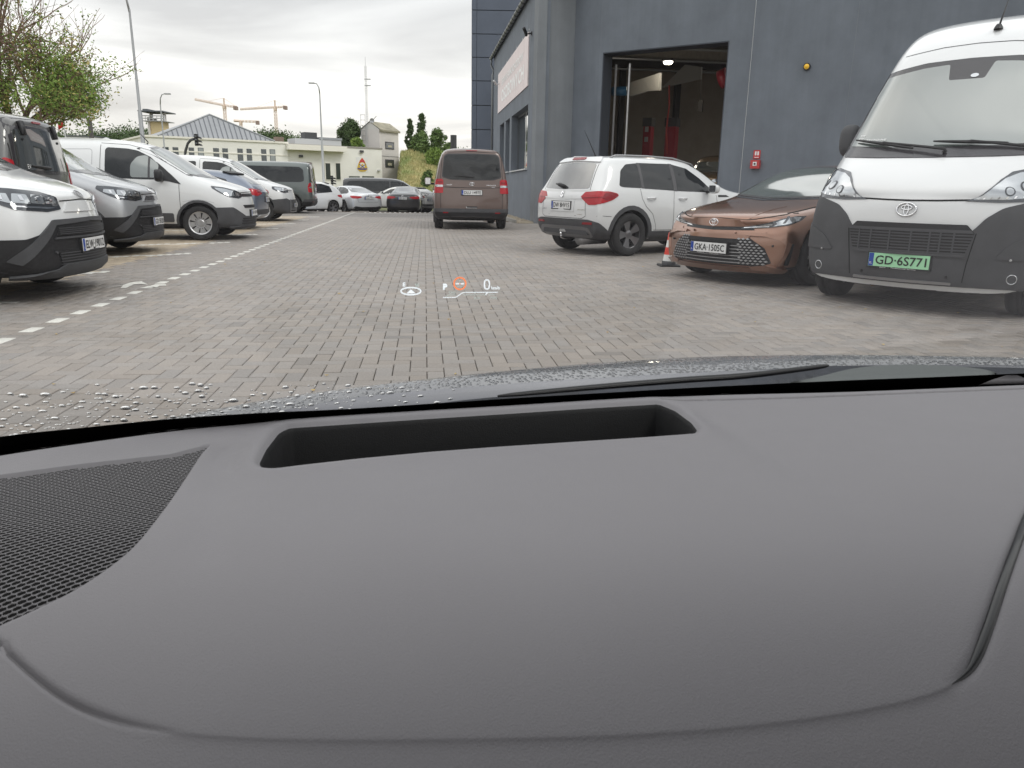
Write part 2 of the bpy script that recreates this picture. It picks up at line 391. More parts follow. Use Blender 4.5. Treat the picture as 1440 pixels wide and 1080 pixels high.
    def frame(s, p, axis, off=.0):
        """matrix at a point on the body: x right as seen from outside, y up, z outwards"""
        h, n = s.cast(p, axis); up = Vector((0, 0, 1)); up = (up - n * up.dot(n)).normalized() if axis != 'T' else Vector((-1, 0, 0))
        if axis == 'T': up = (up - n * up.dot(n)).normalized()
        x = up.cross(n).normalized()
        return Matrix.Translation(h + n * off) @ Matrix((x, up, n)).transposed().to_4x4()
    def plate(s, axis, z, txt, green=False, y=0, dealer=False, w=.52, tilt=None):
        M = s.frame((y, z), axis, .016)
        c = M.translation.copy()
        out = Vector((1 if axis == 'F' else -1, 0, 0)); x = Vector((0, 0, 1)).cross(out).normalized()
        h = max(s.cast((y + k * w / 2, z + q * .05), axis)[0].x * out.x for k in (-1, 0, 1) for q in (-1, 1)); c.x = (h + .012) * out.x + (.024 if s.thick_plate else 0) * out.x
        M = Matrix.Translation(c) @ Matrix((x, Vector((0, 0, 1)), out)).transposed().to_4x4()
        fr = MB().box((-w / 2 - .012, -.072, -.06), (w / 2 + .012, .066, -.003), M).build('plate_holder', M_['plasticd'], s.root)
        p = MB().box((-w / 2, -.057, -.003), (w / 2, .057, .003), M).build('number_plate', M_['plateg' if green else 'platew'], s.root)
        MB().box((-w / 2 + .002, -.055, .0031), (-w / 2 + .044, .055, .0042), M).build('country_band', M_['blue'], p)
        if w > .4: text_on('lettering', 'PL', .022, .02, M @ Matrix.Translation((-w / 2 + .023, -.03, .0045)), M_['inkw'], p)
        if txt: text_on('lettering', txt, w - .085, .076, M @ Matrix.Translation((.02, 0, .0045)), M_['ink'], p, bold=.012)
        if dealer:
            text_on('lettering', dealer, w * .6, .009, M @ Matrix.Translation((.0, -.0645, -.001)), M_['inkw'], p)
        return p
    def oval_badge(s, p, axis, w=.13, m=None):
        """the three interlocked ovals"""
        M = s.frame(p, axis, .006); mb = MB()
        def ring(cx, cy, a, b, r):
            mb.tube([M @ Vector((cx + a * math.cos(t * 2 * math.pi / 24), cy + b * math.sin(t * 2 * math.pi / 24), .002)) for t in range(25)], r, 6, False)
        k = w / .13
        ring(0, 0, .065 * k, .043 * k, .0052 * k); ring(0, .012 * k, .036 * k, .0145 * k, .0042 * k); ring(0, -.002 * k, .0145 * k, .037 * k, .0042 * k)
        return mb.build('badge', m or M_['chrome'], s.root, True)
    def mirror(s, d, z, y, m, size=(.12, .20, .15), cap=None):
        sx, sy, sz = size
        for sg in (1, -1):
            if y is None: continue
            bm = bmesh.new(); bmesh.ops.create_icosphere(bm, subdivisions=3, radius=.5)
            for v in bm.verts:
                q = v.co; v.co = Vector([math.copysign(abs(c * 2) ** .72 * .5, c) for c in q])
                if v.co.x < -.28: v.co.x = -.28
                v.co = Vector((v.co.x * sx * 1.3, v.co.y * sy, v.co.z * sz)) + Vector((s.X(d), sg * (y + sy / 2 + .04), z))
            me = bpy.data.meshes.new('door_mirror'); bm.to_mesh(me); bm.free(); me.polygons.foreach_set('use_smooth', [True] * len(me.polygons)); me.materials.append(m)
            o = link('door_mirror', me, s.root)
            MB().box((s.X(d) - .03, min(sg * (y - .06), sg * (y + .07)), z - sz * .45), (s.X(d) + .035, max(sg * (y - .06), sg * (y + .07)), z - sz * .2)).build('mirror_arm', M_['plasticd'], o)
            mb = MB(); mb.box((s.X(d) - sx * .37 - .004, sg * (y + sy / 2 + .04) - sy * .38, z - sz * .38), (s.X(d) - sx * .36, sg * (y + sy / 2 + .04) + sy * .38, z + sz * .38))
            mb.build('mirror_glass', M_['chrome'], o)
    def wheel_at(s, d):
        for sg in (1, -1):
            o = make_wheel(s.wr, s.ww, s.rimstyle); o.parent = s.root; o.location = (s.X(d), sg * s.tr, s.wr)
            o.rotation_euler = (0, 0, 0 if sg > 0 else math.pi)
_wc = {}
def make_wheel(r, w, style):
    """tyre mesh with a rim child; outer face toward +Y"""
    key = (r, w, style)
    if key in _wc:
        a, b, c = _wc[key]
        o = link('wheel', a); link('rim', b, o); link('brake_disc', c, o); return o
    MX = Matrix.Rotation(R(-90), 4, 'X')
    rr = r * (.66 if style != 'cover' else .635)
    h = w / 2
    prof = [(rr - .01, -h * .8), (rr + .012, -h * .92), (r - .03, -h * 1.0), (r - .008, -h * .85), (r, -h * .6), (r, -h * .22), (r - .008, -h * .2), (r - .008, -h * .15), (r, -h * .13),
            (r, h * .13), (r - .008, h * .15), (r - .008, h * .2), (r, h * .22), (r, h * .6), (r - .008, h * .85), (r - .03, h), (rr + .03, h * 1.02), (rr + .012, h * .94), (rr - .01, h * .8)]
    ty = MB().lathe(prof, 40, MX); o = ty.build('wheel', M_['tyre'], None, True)
    m = MB(); m.lathe([(rr - .012, -h * .8), (rr - .022, h * .2), (rr - .012, h * .78), (rr + .012, h * .93), (rr + .014, h * .86)], 40, MX)
    rm = M_['rimd'] if style in ('dark', 'multi') else M_['rim']
    def spoke(a, w0, w1, r0, r1, z0, z1, t=.02):
        ca, sa = math.cos(a), math.sin(a)
        vs = []
        for rad, ww, z in ((r0, w0, z0), (r1, w1, z1)):
            for sd in (-1, 1):
                for zz in (z, z - t):
                    vs.append(MX @ Vector((rad * ca - sd * ww / 2 * sa, rad * sa + sd * ww / 2 * ca, zz)))
        m.add(vs, [(0, 2, 6, 4), (1, 5, 7, 3), (0, 4, 5, 1), (2, 3, 7, 6)])
    if style == 'cover':
        m.lathe([(0.0, h * .72), (.055, h * .72), (.07, h * .60), (rr * .42, h * .60), (rr * .46, h * .74)], 30, MX)
        for k in range(16): spoke(k * math.pi / 8, .024, .046, rr * .44, rr * .98, h * .74, h * .82)
        for k in range(8): spoke(k * math.pi / 4 + math.pi / 16, .020, .12, rr * .55, rr * 1.0, h * .76, h * .83)
        m.lathe([(rr * .93, h * .8), (rr + .005, h * .92)], 40, MX)
    elif style == 'dark':
        m.lathe([(0, h * .62), (.035, h * .62), (.075, h * .5), (.08, h * .3)], 20, MX)
        for k in range(5):
            for q in (-.17, .17): spoke(k * 2 * math.pi / 5 + q, .035, .075, .05, rr * .99, h * .50, h * .82, .03)
    else:
        m.lathe([(0, h * .62), (.035, h * .62), (.07, h * .5), (.075, h * .3)], 20, MX)
        for k in range(10): spoke(k * 2 * math.pi / 10, .022, .035, .05, rr * .99, h * .5, h * .8, .03)
    ri = m.build('rim', rm, o, False)
    mb = MB().lathe([(0, h * .1), (rr * .62, h * .1), (rr * .62, -h * .1)], 24, MX).lathe([(0, -h * .3), (rr - .02, -h * .3)], 24, MX)
    di = mb.build('brake_disc', M_['plasticd'], o)
    _wc[key] = (o.data, ri.data, di.data); return o

def ring_arc(cx, cz, r0, r1, a0=-15, a1=195, n=16):
    return [(cx + r1 * math.cos(R(a0 + (a1 - a0) * k / n)), cz + r1 * math.sin(R(a0 + (a1 - a0) * k / n))) for k in range(n + 1)] + \
           [(cx + r0 * math.cos(R(a1 - (a1 - a0) * k / n)), cz + r0 * math.sin(R(a1 - (a1 - a0) * k / n))) for k in range(n + 1)]

# ---- the large white van, front right -------------------------------------------------
def van_max(P, az):
    L = 6.0; loc = Vector(P) - azd(az) * (L / 2)
    st = [(0, .22, .82, .98, .88, .90, .80), (.14, .19, .90, 1.07, .97, .96, .84), (.42, .22, 1.05, 1.25, 1.01, .985, .87), (.68, .22, 1.17, 1.40, 1.02, 1.0, .90),
          (.98, .25, 1.25, 1.82, 1.025, 1.01, .86), (1.27, .25, 1.32, 2.20, 1.025, 1.015, .80), (1.60, .25, 1.38, 2.50, 1.025, 1.015, .79), (2.15, .25, 1.4, 2.69, 1.025, 1.02, .85),
          (3.0, .25, 1.4, 2.76, 1.025, 1.02, .90), (4.8, .25, 1.4, 2.76, 1.025, 1.02, .90), (5.8, .25, 1.4, 2.75, 1.02, 1.01, .88), (6.0, .32, 1.4, 2.70, .98, .98, .82)]
    Car.rimstyle = 'cover'
    c = Car('delivery_van', 'tall white delivery van with grey bumper and green number plate, nearest on the right', 'van', loc, az, L, st, M_['white'],
            bow=(.30, .06), nose=(.12, .03, .0, .0, .03, .10), wheels=[.88, 5.0], wr=.35, ww=.23, tr=.86, sub=3, cabin_bow=.10)
    # grey lower front, wrapping to the corners
    low = [(0, .26), (1.18, .26), (1.16, .45), (1.18, .66), (1.22, .88), (1.16, .97), (1.02, .975), (.90, .955), (.74, .90), (.63, .82), (.575, .75), (.53, .70), (.0, .70)]
    full = low + [(-a, b) for a, b in low[::-1][1:-1]]
    g = c.patch('front_bumper', rnd(full, .03), 'W', M_['plastic'], off=.012, res=.045)
    c.sym('wheel_arch_trim', ring_arc(.88, .35, .40, .47, -8, 188), 'L', M_['plastic'], off=.016, res=.05)
    c.sym('wheel_arch_trim', ring_arc(5.0, .35, .40, .46, -8, 188), 'L', M_['plastic'], off=.014, res=.07)
    c.sym('side_moulding', rnd([(1.5, .42), (4.45, .42), (4.45, .66), (1.5, .66)], .03), 'L', M_['plastic'], off=.012, res=.12)
    c.sym('bumper_scoop', rnd([(1.12, .50), (.72, .50), (.80, .62), (.92, .70), (1.12, .74)], .03), 'W', M_['plastic'], off=.022, res=.05)
    gr = c.patch('grille', rnd([(-.525, .70), (-.46, .765), (.46, .765), (.525, .70), (.465, .51), (-.465, .51)], .01), 'F', M_['plasticd'], off=.015, res=.05)
    for k in range(7):
        z = .528 + k * .0245; w = .475 + k * .007
        c.patch('slat', [(-w, z), (w, z), (w, z + .010), (-w, z + .010)], 'F', M_['plastic'], off=.024, res=.08, parent=gr)
    for x in (-.42, -.31, -.14, .04, .19, .27, .37):
        c.patch('slat', [(x, .52), (x + .014, .52), (x + .014, .70), (x, .70)], 'F', M_['plastic'], off=.026, res=.05, parent=gr)
    c.patch('grille_rail', rnd([(-.515, .698), (.515, .698), (.50, .722), (-.50, .722)], .005), 'F', M_['plastic'], off=.027, res=.06, parent=gr)
    c.patch('grille_rail', rnd([(-.465, .505), (.465, .505), (.475, .526), (-.475, .526)], .005), 'F', M_['plastic'], off=.027, res=.06, parent=gr)
    c.plate('F', .445, 'GD\u00b76S771', True, y=-.03, dealer='Salon  \u2013  Professional Service')
    c.patch('bumper_strip', rnd([(-.44, .275), (.40, .275), (.40, .295), (-.44, .295)], .006), 'F', M_['satin'], off=.024, res=.06)
    c.sym('bumper_seam', [(.53, .70), (.538, .70), (.50, .45), (.485, .30), (.477, .30), (.492, .45)], 'F', M_['gap'], off=.0145, res=.05)
    # bonnet and lamps, swept back
    c.seam([(-.47, .962), (-.2, .953), (0, .95), (.2, .953), (.47, .962)], 'F', .014)
    c.sym('bonnet_gap', [(.47, .969), (.47, .955), (.55, .972), (.63, 1.03), (.72, 1.11), (.82, 1.18), (.93, 1.225), (.93, 1.24), (.81, 1.195), (.71, 1.125), (.62, 1.045), (.54, .986)], 'F', M_['gap'], off=.004, res=.04)
    hl = [(.47, .952), (.56, .982), (.64, 1.045), (.74, 1.12), (.86, 1.185), (1.05, 1.225), (1.17, 1.20), (1.16, 1.06), (1.08, .985), (.92, .958), (.72, .945)]
    c.sym('headlight', rnd(hl, .01), 'W', M_['lensd'], off=.008, res=.04)
    c.sym('lamp_lens', rnd([(.53, .966), (.60, 1.0), (.68, 1.065), (.78, 1.13), (.90, 1.175), (1.05, 1.20), (1.13, 1.17), (1.12, 1.06), (1.05, 1.0), (.92, .985), (.74, .968)], .01), 'W', M_['lens'], off=.012, res=.04)
    for (y, z, r_) in ((.775, 1.03, .034), (.885, 1.065, .040), (.995, 1.085, .030)):
        c.sym('reflector', ell(y, z, r_, r_, 14), 'W', M_['lensd'], off=.015, res=.05); c.sym('reflector', ell(y, z, r_ * .72, r_ * .72, 14), 'W', M_['lens'], off=.019, res=.05)
    for k in range(9): c.sym('lamp_fin', [(.60 + k * .05, .966 + k * .003), (.612 + k * .05, .967 + k * .003), (.620 + k * .05, .982 + k * .004), (.608 + k * .05, .981 + k * .004)], 'W', M_['chrome'], off=.016, res=.05)
    for sg in (-1, 1):
        M = c.frame((sg * .83, .345), 'F', .004)
        MB().lathe([(0, .004), (.022, .006), (.032, .0), (.035, .010), (.041, .010), (.043, -.02)], 20, M).build('fog_lamp', M_['lens'], c.root, True)
        M = c.frame((sg * .80, .50), 'F', .012); MB().lathe([(0, .014), (.010, .012), (.012, -.01)], 12, M).build('parking_sensor', M_['rim'], c.root)
        M = c.frame((sg * .36, .335), 'F', .012); MB().lathe([(0, .014), (.011, .012), (.012, -.01)], 12, M).build('parking_sensor', M_['plasticd'], c.root)
    c.oval_badge((-.03, .875), 'F', .165)
    # scuttle and windscreen
    c.patch('scuttle', rnd([(-.88, 1.33), (-.90, 1.42), (.90, 1.42), (.88, 1.33), (.5, 1.315), (0, 1.31), (-.5, 1.315)], .02), 'F', M_['frit'], off=.008, res=.06)
    ws = [(-.90, 1.37), (-.845, 1.80), (-.78, 2.13), (-.4, 2.19), (0, 2.20), (.4, 2.19), (.78, 2.13), (.845, 1.80), (.90, 1.37), (.45, 1.35), (0, 1.345), (-.45, 1.35)]
    c.patch('windscreen_border', rnd(ws, .03), 'F', M_['frit'], off=.006, res=.06)
    wi = [(-.85, 1.43), (-.80, 1.80), (-.745, 2.08), (-.4, 2.135), (-.17, 2.15), (-.13, 2.0), (.17, 2.0), (.21, 2.15), (.4, 2.135), (.745, 2.08), (.80, 1.80), (.85, 1.43), (.45, 1.405), (0, 1.40), (-.45, 1.405)]
    w = c.patch('windscreen', rnd(wi, .02), 'F', M_['screen'], off=.010, res=.05)
    c.patch('camera_window', ell(0.08, 2.03, .035, .018, 10), 'F', M_['lens'], off=.012, res=.05)
    M = c.frame((-.62, 1.475), 'F', .014); text_on('lettering', 'L TESTOWE', .24, .022, M, M_['inkw'], w)
    M = c.frame((-.77, 1.49), 'F', .014); text_on('lettering', 'TEST', .06, .02, M, M_['inkw'], w); text_on('lettering', 'VAN', .05, .02, M @ Matrix.Translation((0, .04, 0)), M_['inkw'], w)
    # wipers
    for (y0, y1, zz) in ((-.20, -.80, (1.37, 1.47)), (.55, -.05, (1.40, 1.43))):
        pts = []
        for k in range(9):
            t = k / 8; h, n = c.cast((y0 + (y1 - y0) * t, zz[0] + (zz[1] - zz[0]) * t), 'F'); pts.append(h + n * .035)
        MB().tube(pts, [.010, .013, .014, .015, .017, .015, .013, .011, .007], 6).build('wiper_blade', M_['plasticd'], c.root)
        a0, n0 = c.cast((y0 + .28, 1.345), 'F'); MB().tube([a0 + n0 * .02, a0 + n0 * .05, pts[4] + n0 * .015], [.022, .014, .010], 6).build('wiper_arm', M_['plasticd'], c.root)
    # antenna on the roof front
    h, n = c.cast((1.62, .10), 'T')
    bm = MB().lathe([(0, .05), (.02, .045), (.035, .02), (.04, 0)], 14, Matrix.Translation(h) @ Matrix.Diagonal((1.7, 1, 1, 1))).tube([h + Vector((-.01, 0, .03)), h + Vector((-.20, 0, .30))], [.010, .004], 6)
    bm.build('roof_antenna', M_['plasticd'], c.root, True)
    c.seam([(-.66, 2.29), (-.3, 2.335), (0, 2.345), (.3, 2.335), (.66, 2.29)], 'F', .006, M_['plastic'])
    # side windows and doors
    c.sym('side_window', rnd([(1.12, 1.42), (2.15, 1.42), (2.2, 2.05), (1.62, 2.05)], .06), 'L', M_['glass'], off=.005, res=.1)
    c.seam([(1.05, .5), (1.05, 1.35)], 'L'); c.seam([(1.05, .5), (1.05, 1.35)], 'R')
    c.seam([(2.3, .5), (2.3, 2.2)], 'L'); c.seam([(2.3, .5), (2.3, 2.2)], 'R')
    c.mirror(1.36, 1.52, .94, M_['plastic'], (.18, .20, .32))
    c.root.scale = (1, 1, 1.06)
    return c
def doors(c, xs, z0, z1, side='LR'):
    for ax in side:
        for d in xs: c.seam([(d, z0), (d, z1)], ax, .008)
def handle(c, d, z, m=None):
    for sg, ax in ((1, 'L'), (-1, 'R')):
        h, n = c.cast((d, z), ax)
        MB().tube([h + Vector((-.10, 0, 0)), h + n * .04 + Vector((-.06, 0, 0)), h + n * .045 + Vector((.05, 0, 0)), h + Vector((.09, 0, 0))], [.012, .014, .014, .011], 8).build('door_handle', m or c.mat, c.root, True)
def front_ref(px, py, y, az, L):
    P = at_y(px, py, y); P.z = 0; return P - azd(az) * (L / 2)
def rear_ref(px, py, y, az, L):
    P = at_y(px, py, y); P.z = 0; return P + azd(az) * (L / 2)

# ---- small delivery van, front in three trims ------------------------------------------
def van_city(loc, az, m, label, style, plate=None, name='small_van', glazed=False, rear=False, group=None, simple=False, sub=2, cutx=True, scale=1):
    L = 4.4
    st = [(0, .24, .68, .86, .74, .80, .70), (.13, .22, .78, .95, .86, .87, .77), (.48, .2, .92, 1.06, .91, .905, .79), (.92, .2, 1.02, 1.16, .92, .92, .80), (1.25, .2, 1.07, 1.40, .925, .92, .76),
          (1.65, .2, 1.09, 1.66, .925, .92, .69), (2.0, .2, 1.1, 1.78, .925, .92, .67), (2.6, .2, 1.1, 1.83, .925, .92, .67), (3.6, .2, 1.1, 1.83, .925, .92, .67), (4.1, .22, 1.1, 1.80, .92, .91, .67), (4.30, .26, 1.08, 1.74, .90, .89, .66), (4.4, .34, 1.05, 1.62, .86, .85, .62)]
    Car.rimstyle = 'cover'
    c = Car(name, label, 'van', loc, az, L, st, m, bow=(.26, .07), nose=(.06, .02, .0, .01, .05, .10), tail=(.05, .0, .0, .02, .05, .10), wheels=[.90, 3.69], wr=.325, ww=.21, tr=.80, sub=sub, group=group, cabin_bow=.08, scale=scale)
    pl, bk = M_['plastic'], M_['plasticd']
    # windscreen
    c.patch('windscreen_border', rnd([(-.80, 1.17), (-.66, 1.66), (0, 1.72), (.66, 1.66), (.80, 1.17), (0, 1.13)], .03), 'F', M_['frit'], off=.004, res=.09)
    c.patch('windscreen', rnd([(-.75, 1.20), (-.63, 1.63), (0, 1.68), (.63, 1.63), (.75, 1.20), (0, 1.165)], .03), 'F', M_['screen'], off=.008, res=.09)
    # side glazing: cab door
    win = [(1.36, 1.10), (1.50, 1.30), (1.72, 1.50), (1.95, 1.61), (2.12, 1.64), (2.46, 1.655), (2.50, 1.62), (2.50, 1.18), (2.44, 1.12), (1.9, 1.10)]
    for ax in 'LR':
        w = c.patch('side_window', rnd(win, .03), ax, M_['glass'], off=.004, res=.1)
        c.patch('mirror_triangle', rnd([(1.18, 1.02), (1.32, 1.16), (1.50, 1.32), (1.62, 1.42), (1.62, 1.10), (1.4, 1.07)], .02), ax, bk, off=.007, res=.1)
        c.patch('see_through_patch', rnd([(1.60, 1.13), (1.57, 1.37), (1.80, 1.53), (1.95, 1.50), (2.06, 1.36), (2.06, 1.13)], .05), ax, M_['screen'], off=.009, res=.08)  # paler glass patch: daylight seen through the cab put into the colour
        c.seam([(1.74, 1.12), (1.74, 1.50)], ax, .035, M_['frit'], off=.012)
    doors(c, (1.22,), .32, 1.02); doors(c, (2.58,), .32, 1.70)
    for ax in 'LR':
        c.seam([(1.22, .30), (2.58, .30)], ax, .008); c.seam([(1.50, 1.44), (1.75, 1.62), (2.1, 1.71), (2.58, 1.73)], ax, .006)
        c.seam([(.62, .70), (.90, .76), (1.18, .71)], ax, .004, M_['satin'], off=.001)
    handle(c, 2.40, 1.02, bk if glazed is False and style != 'old' else None)
    if glazed:
        c.sym('side_window', rnd([(2.68, 1.12), (3.42, 1.14), (3.42, 1.64), (2.68, 1.655)], .05), 'L', M_['glass'], off=.004, res=.12)
        c.sym('side_window', rnd([(3.52, 1.15), (4.0, 1.20), (3.98, 1.60), (3.52, 1.64)], .06), 'L', M_['glass'], off=.004, res=.12)
    else:
        for ax in 'LR':
            c.seam(rnd([(2.72, 1.16), (3.55, 1.16), (3.55, 1.60), (2.72, 1.62)], .06) + [(2.72, 1.22)], ax, .010, M_['satin'], off=.0015)
    doors(c, (3.62,), .35, 1.72)
    c.sym('side_moulding', rnd([(1.35, .34), (3.20, .34), (3.20, .50), (1.35, .50)], .03), 'L', pl if style != 'new' else pl, off=.010, res=.12)
    c.sym('wheel_arch_trim', ring_arc(.90, .325, .375, .42, -6, 186), 'L', pl, off=.008, res=.07)
    c.sym('wheel_arch_trim', ring_arc(3.69, .325, .375, .42, -6, 186), 'L', pl, off=.008, res=.08)
    c.mirror(1.52, 1.17, .93, bk, (.13, .19, .22))
    h, n = c.cast((1.98, .0), 'T'); MB().tube([h, h + Vector((.02, 0, .03)), h + Vector((-.14, 0, .22))], [.02, .012, .004], 6).build('roof_antenna', bk, c.root)
    if style == 'new':
        # white upper lip, thick lamps, dark lower front with diagonal corners
        low = [(0, .25), (1.16, .25), (1.12, .42), (1.14, .555), (.86, .56), (.72, .60), (.61, .70), (.0, .715)]
        c.patch('front_bumper', rnd(low + [(-a, b) for a, b in low[::-1][1:-1]], .02), 'W', bk, off=.010, res=.05)
        c.sym('bumper_blade', rnd([(1.0, .38), (.90, .345), (.67, .56), (.58, .665), (.0, .688), (.0, .722), (.60, .71), (.74, .60)], .008), 'W', pl, off=.022, res=.045)
        gr = c.patch('grille', rnd([(-.55, .645), (.55, .645), (.60, .575), (-.60, .575)], .01), 'W', bk, off=.018, res=.05)
        for k in range(4): c.patch('slat', [(-.56, .585 + k * .016), (.56, .585 + k * .016), (.56, .591 + k * .016), (-.56, .591 + k * .016)], 'W', pl, off=.024, res=.06, parent=gr)
        c.patch('grille_rail', rnd([(-.62, .545), (.62, .545), (.60, .562), (-.60, .562)], .004), 'W', pl, off=.026, res=.06)
        lg = c.patch('lower_grille', rnd([(-.60, .44), (.60, .44), (.55, .31), (-.55, .31)], .01), 'W', bk, off=.016, res=.05)
        for k in range(5): c.patch('slat', [(-.58, .32 + k * .024), (.58, .32 + k * .024), (.58, .328 + k * .024), (-.58, .328 + k * .024)], 'W', pl, off=.022, res=.06, parent=lg)
        c.patch('front_lip', rnd([(-1.0, .255), (-.62, .285), (-.52, .325), (.52, .325), (.62, .285), (1.0, .255), (1.0, .235), (-1.0, .235)], .01), 'W', pl, off=.034, res=.05)
        hl = [(.44, .80), (.48, .905), (.66, .95), (.90, .975), (1.14, .99), (1.16, .95), (1.02, .86), (.90, .805), (.62, .78)]
        c.sym('headlight', rnd(hl, .015), 'W', M_['lensd'], off=.007, res=.04)
        for (a, b) in ((.50, .62), (.635, .76), (.775, .90), (.915, 1.06)):
            t_ = (a - .5) * .06
            c.sym('lamp_lens', rnd([(a, .845 + t_ * .3), (a + .02, .908 + t_), (b, .916 + t_), (b + .012, .855 + t_ * .3 + (.04 if a > .9 else 0))], .010), 'W', M_['lens'], off=.012, res=.04)
            c.sym('reflector', rnd([(a + .05, .862 + t_), (a + .06, .90 + t_), (a + .085, .90 + t_), (a + .075, .862 + t_)], .005), 'W', M_['chrome'], off=.016, res=.05)
        c.sym('lamp_strip', rnd([(.50, .812), (.62, .822), (.92, .838), (.90, .826), (.62, .806)], .004), 'W', M_['chrome'], off=.013, res=.04)
        c.patch('nose_panel', rnd([(-.34, .86), (.34, .86), (.42, .775), (-.42, .775)], .012), 'W', m, off=.014, res=.05)
        c.seam([(-.44, .872), (0, .885), (.44, .872)], 'W', .010)
        if m is M_['silver']: c.patch('nose_grille', rnd([(-.33, .85), (.33, .85), (.40, .785), (-.40, .785)], .012), 'W', M_['frit'], off=.019, res=.05)
        c.oval_badge((0, .925), 'F', .13, M_['satin'] if m is not M_['silver'] else None)
        if plate:
            c.plate('F', .475, plate, y=0)
        M = c.frame((-.62, .43), 'W', .014); MB().lathe([(0, .014), (.012, .012), (.014, -.01)], 12, M).build('parking_sensor', pl, c.root)
    elif style == 'old':
        low = [(0, .25), (1.16, .25), (1.10, .42), (1.13, .61), (.86, .62), (.66, .52), (.50, .45), (.0, .44)]
        c.patch('front_bumper', rnd(low + [(-a, b) for a, b in low[::-1][1:-1]], .02), 'W', pl, off=.010, res=.05)
        for k in range(3): c.patch('slat', rnd([(-.64 + k * .02, .30 + k * .045), (.64 - k * .02, .30 + k * .045), (.66 - k * .02, .325 + k * .045), (-.66 + k * .02, .325 + k * .045)], .005), 'W', bk, off=.018, res=.05)
        c.patch('front_lip', rnd([(-.90, .24), (.90, .24), (.92, .27), (-.92, .27)], .01), 'W', pl, off=.032, res=.05)
        c.patch('grille', rnd([(-.50, .60), (.50, .60), (.55, .655), (-.55, .655)], .01), 'W', bk, off=.008, res=.05)
        c.patch('upper_grille', rnd([(-.56, .81), (.56, .81), (.52, .865), (-.52, .865)], .01), 'W', bk, off=.010, res=.05)
        c.patch('chrome_strip', rnd([(-.50, .835), (.50, .835), (.50, .842), (-.50, .842)], .002), 'W', M_['chrome'], off=.014, res=.05)
        hl = [(.54, .80), (.55, .87), (.74, .93), (.95, .975), (1.18, 1.0), (1.16, .96), (1.04, .88), (.90, .80), (.66, .775)]
        c.sym('headlight', rnd(hl, .015), 'W', M_['lensd'], off=.007, res=.04)
        c.sym('lamp_lens', rnd([(.78, .815), (.80, .91), (.95, .95), (1.12, .97), (1.10, .94), (1.0, .875), (.90, .82)], .012), 'W', M_['lens'], off=.012, res=.04)
        c.sym('reflector', rnd([(.63, .82), (.64, .87), (.75, .895), (.74, .825)], .012), 'W', M_['lens'], off=.012, res=.04)
        c.seam([(-.50, .885), (0, .90), (.50, .885)], 'F', .010)
        c.plate('F', .50, plate or 'GD 4J291', y=0)
    elif style == 'mid':
        low = [(0, .25), (1.16, .25), (1.10, .42), (1.14, .62), (.74, .66), (.60, .62), (.0, .62)]
        c.patch('front_bumper', rnd(low + [(-a, b) for a, b in low[::-1][1:-1]], .02), 'W', pl, off=.010, res=.05)
        gr = c.patch('grille', rnd([(-.50, .62), (.50, .62), (.56, .30), (-.56, .30)], .03), 'W', bk, off=.016, res=.06)
        for k in range(8): c.patch('slat', [(-.52, .33 + k * .035), (.52, .33 + k * .035), (.52, .342 + k * .035), (-.52, .342 + k * .035)], 'W', M_['satin'], off=.022, res=.08, parent=gr)
        c.sym('chrome_strip', [(.50, .64), (.515, .64), (.575, .29), (.55, .27), (.0, .27), (0, .285), (.545, .285)], 'W', M_['satin'], off=.026, res=.05)
        c.sym('headlight', rnd([(.54, .83), (.60, .94), (.86, .98), (1.12, .99), (1.12, .92), (.98, .85), (.80, .81)], .02), 'W', M_['lensd'], off=.007, res=.05)
        c.sym('lamp_lens', rnd([(.66, .86), (.68, .93), (.88, .955), (1.06, .965), (1.04, .91), (.94, .87)], .015), 'W', M_['lens'], off=.011, res=.05)
        c.seam([(-.50, .885), (0, .90), (.50, .885)], 'F', .010); c.plate('F', .46, 'GD 7K31')
    if rear:
        c.patch('tailgate_trim', rnd([(-.66, 1.62), (-.60, 1.72), (0, 1.745), (.60, 1.72), (.66, 1.62), (.72, 1.12), (-.72, 1.12)], .04), 'B', M_['frit'], off=.005, res=.08)
        w = c.patch('rear_window', rnd([(-.60, 1.60), (0, 1.64), (.60, 1.60), (.68, 1.16), (-.68, 1.16)], .04), 'B', M_['reflglass'], off=.010, res=.07)
        for y in (-.42, .42):
            M = c.frame((y, 1.66), 'B', .0)
            MB().prism(rnd([(-.05, .04), (.05, .04), (.035, -.12), (-.035, -.12)], .02), .0, .035, M).build('glass_hinge', bk, c.root, True)
            M = c.frame((y * 1.1, 1.50), 'B', .012); MB().lathe([(0, .012), (.014, .01), (.016, 0)], 10, M).build('glass_bolt', bk, c.root)
        c.patch('brake_light', rnd([(-.10, 1.695), (.10, 1.695), (.10, 1.715), (-.10, 1.715)], .005), 'B', M_['redd'], off=.012, res=.06)
        h0, n0 = c.cast((0.0, 1.19), 'B'); h1, _ = c.cast((.42, 1.21), 'B')
        MB().tube([h0 + n0 * .03, h0.lerp(h1, .5) + n0 * .04, h1 + n0 * .03], [.02, .016, .009], 6).build('rear_wiper', bk, c.root)
        c.sym('tail_lamp', rnd([(.655, .80), (.665, 1.26), (.74, 1.29), (.80, 1.24), (.84, 1.05), (.84, .80)], .02), 'V', M_['red'], off=.010, res=.05)
        c.sym('tailgate_gap', [(.735, .5), (.742, .5), (.742, 1.15), (.70, 1.60), (.62, 1.76), (.61, 1.75), (.69, 1.60), (.735, 1.15)], 'B', M_['gap'], off=.003, res=.08)
        M = c.frame((.45, 1.20), 'B', .013); text_on('lettering', 'EV', .07, .05, M, M_['inkw'], w)
    return c

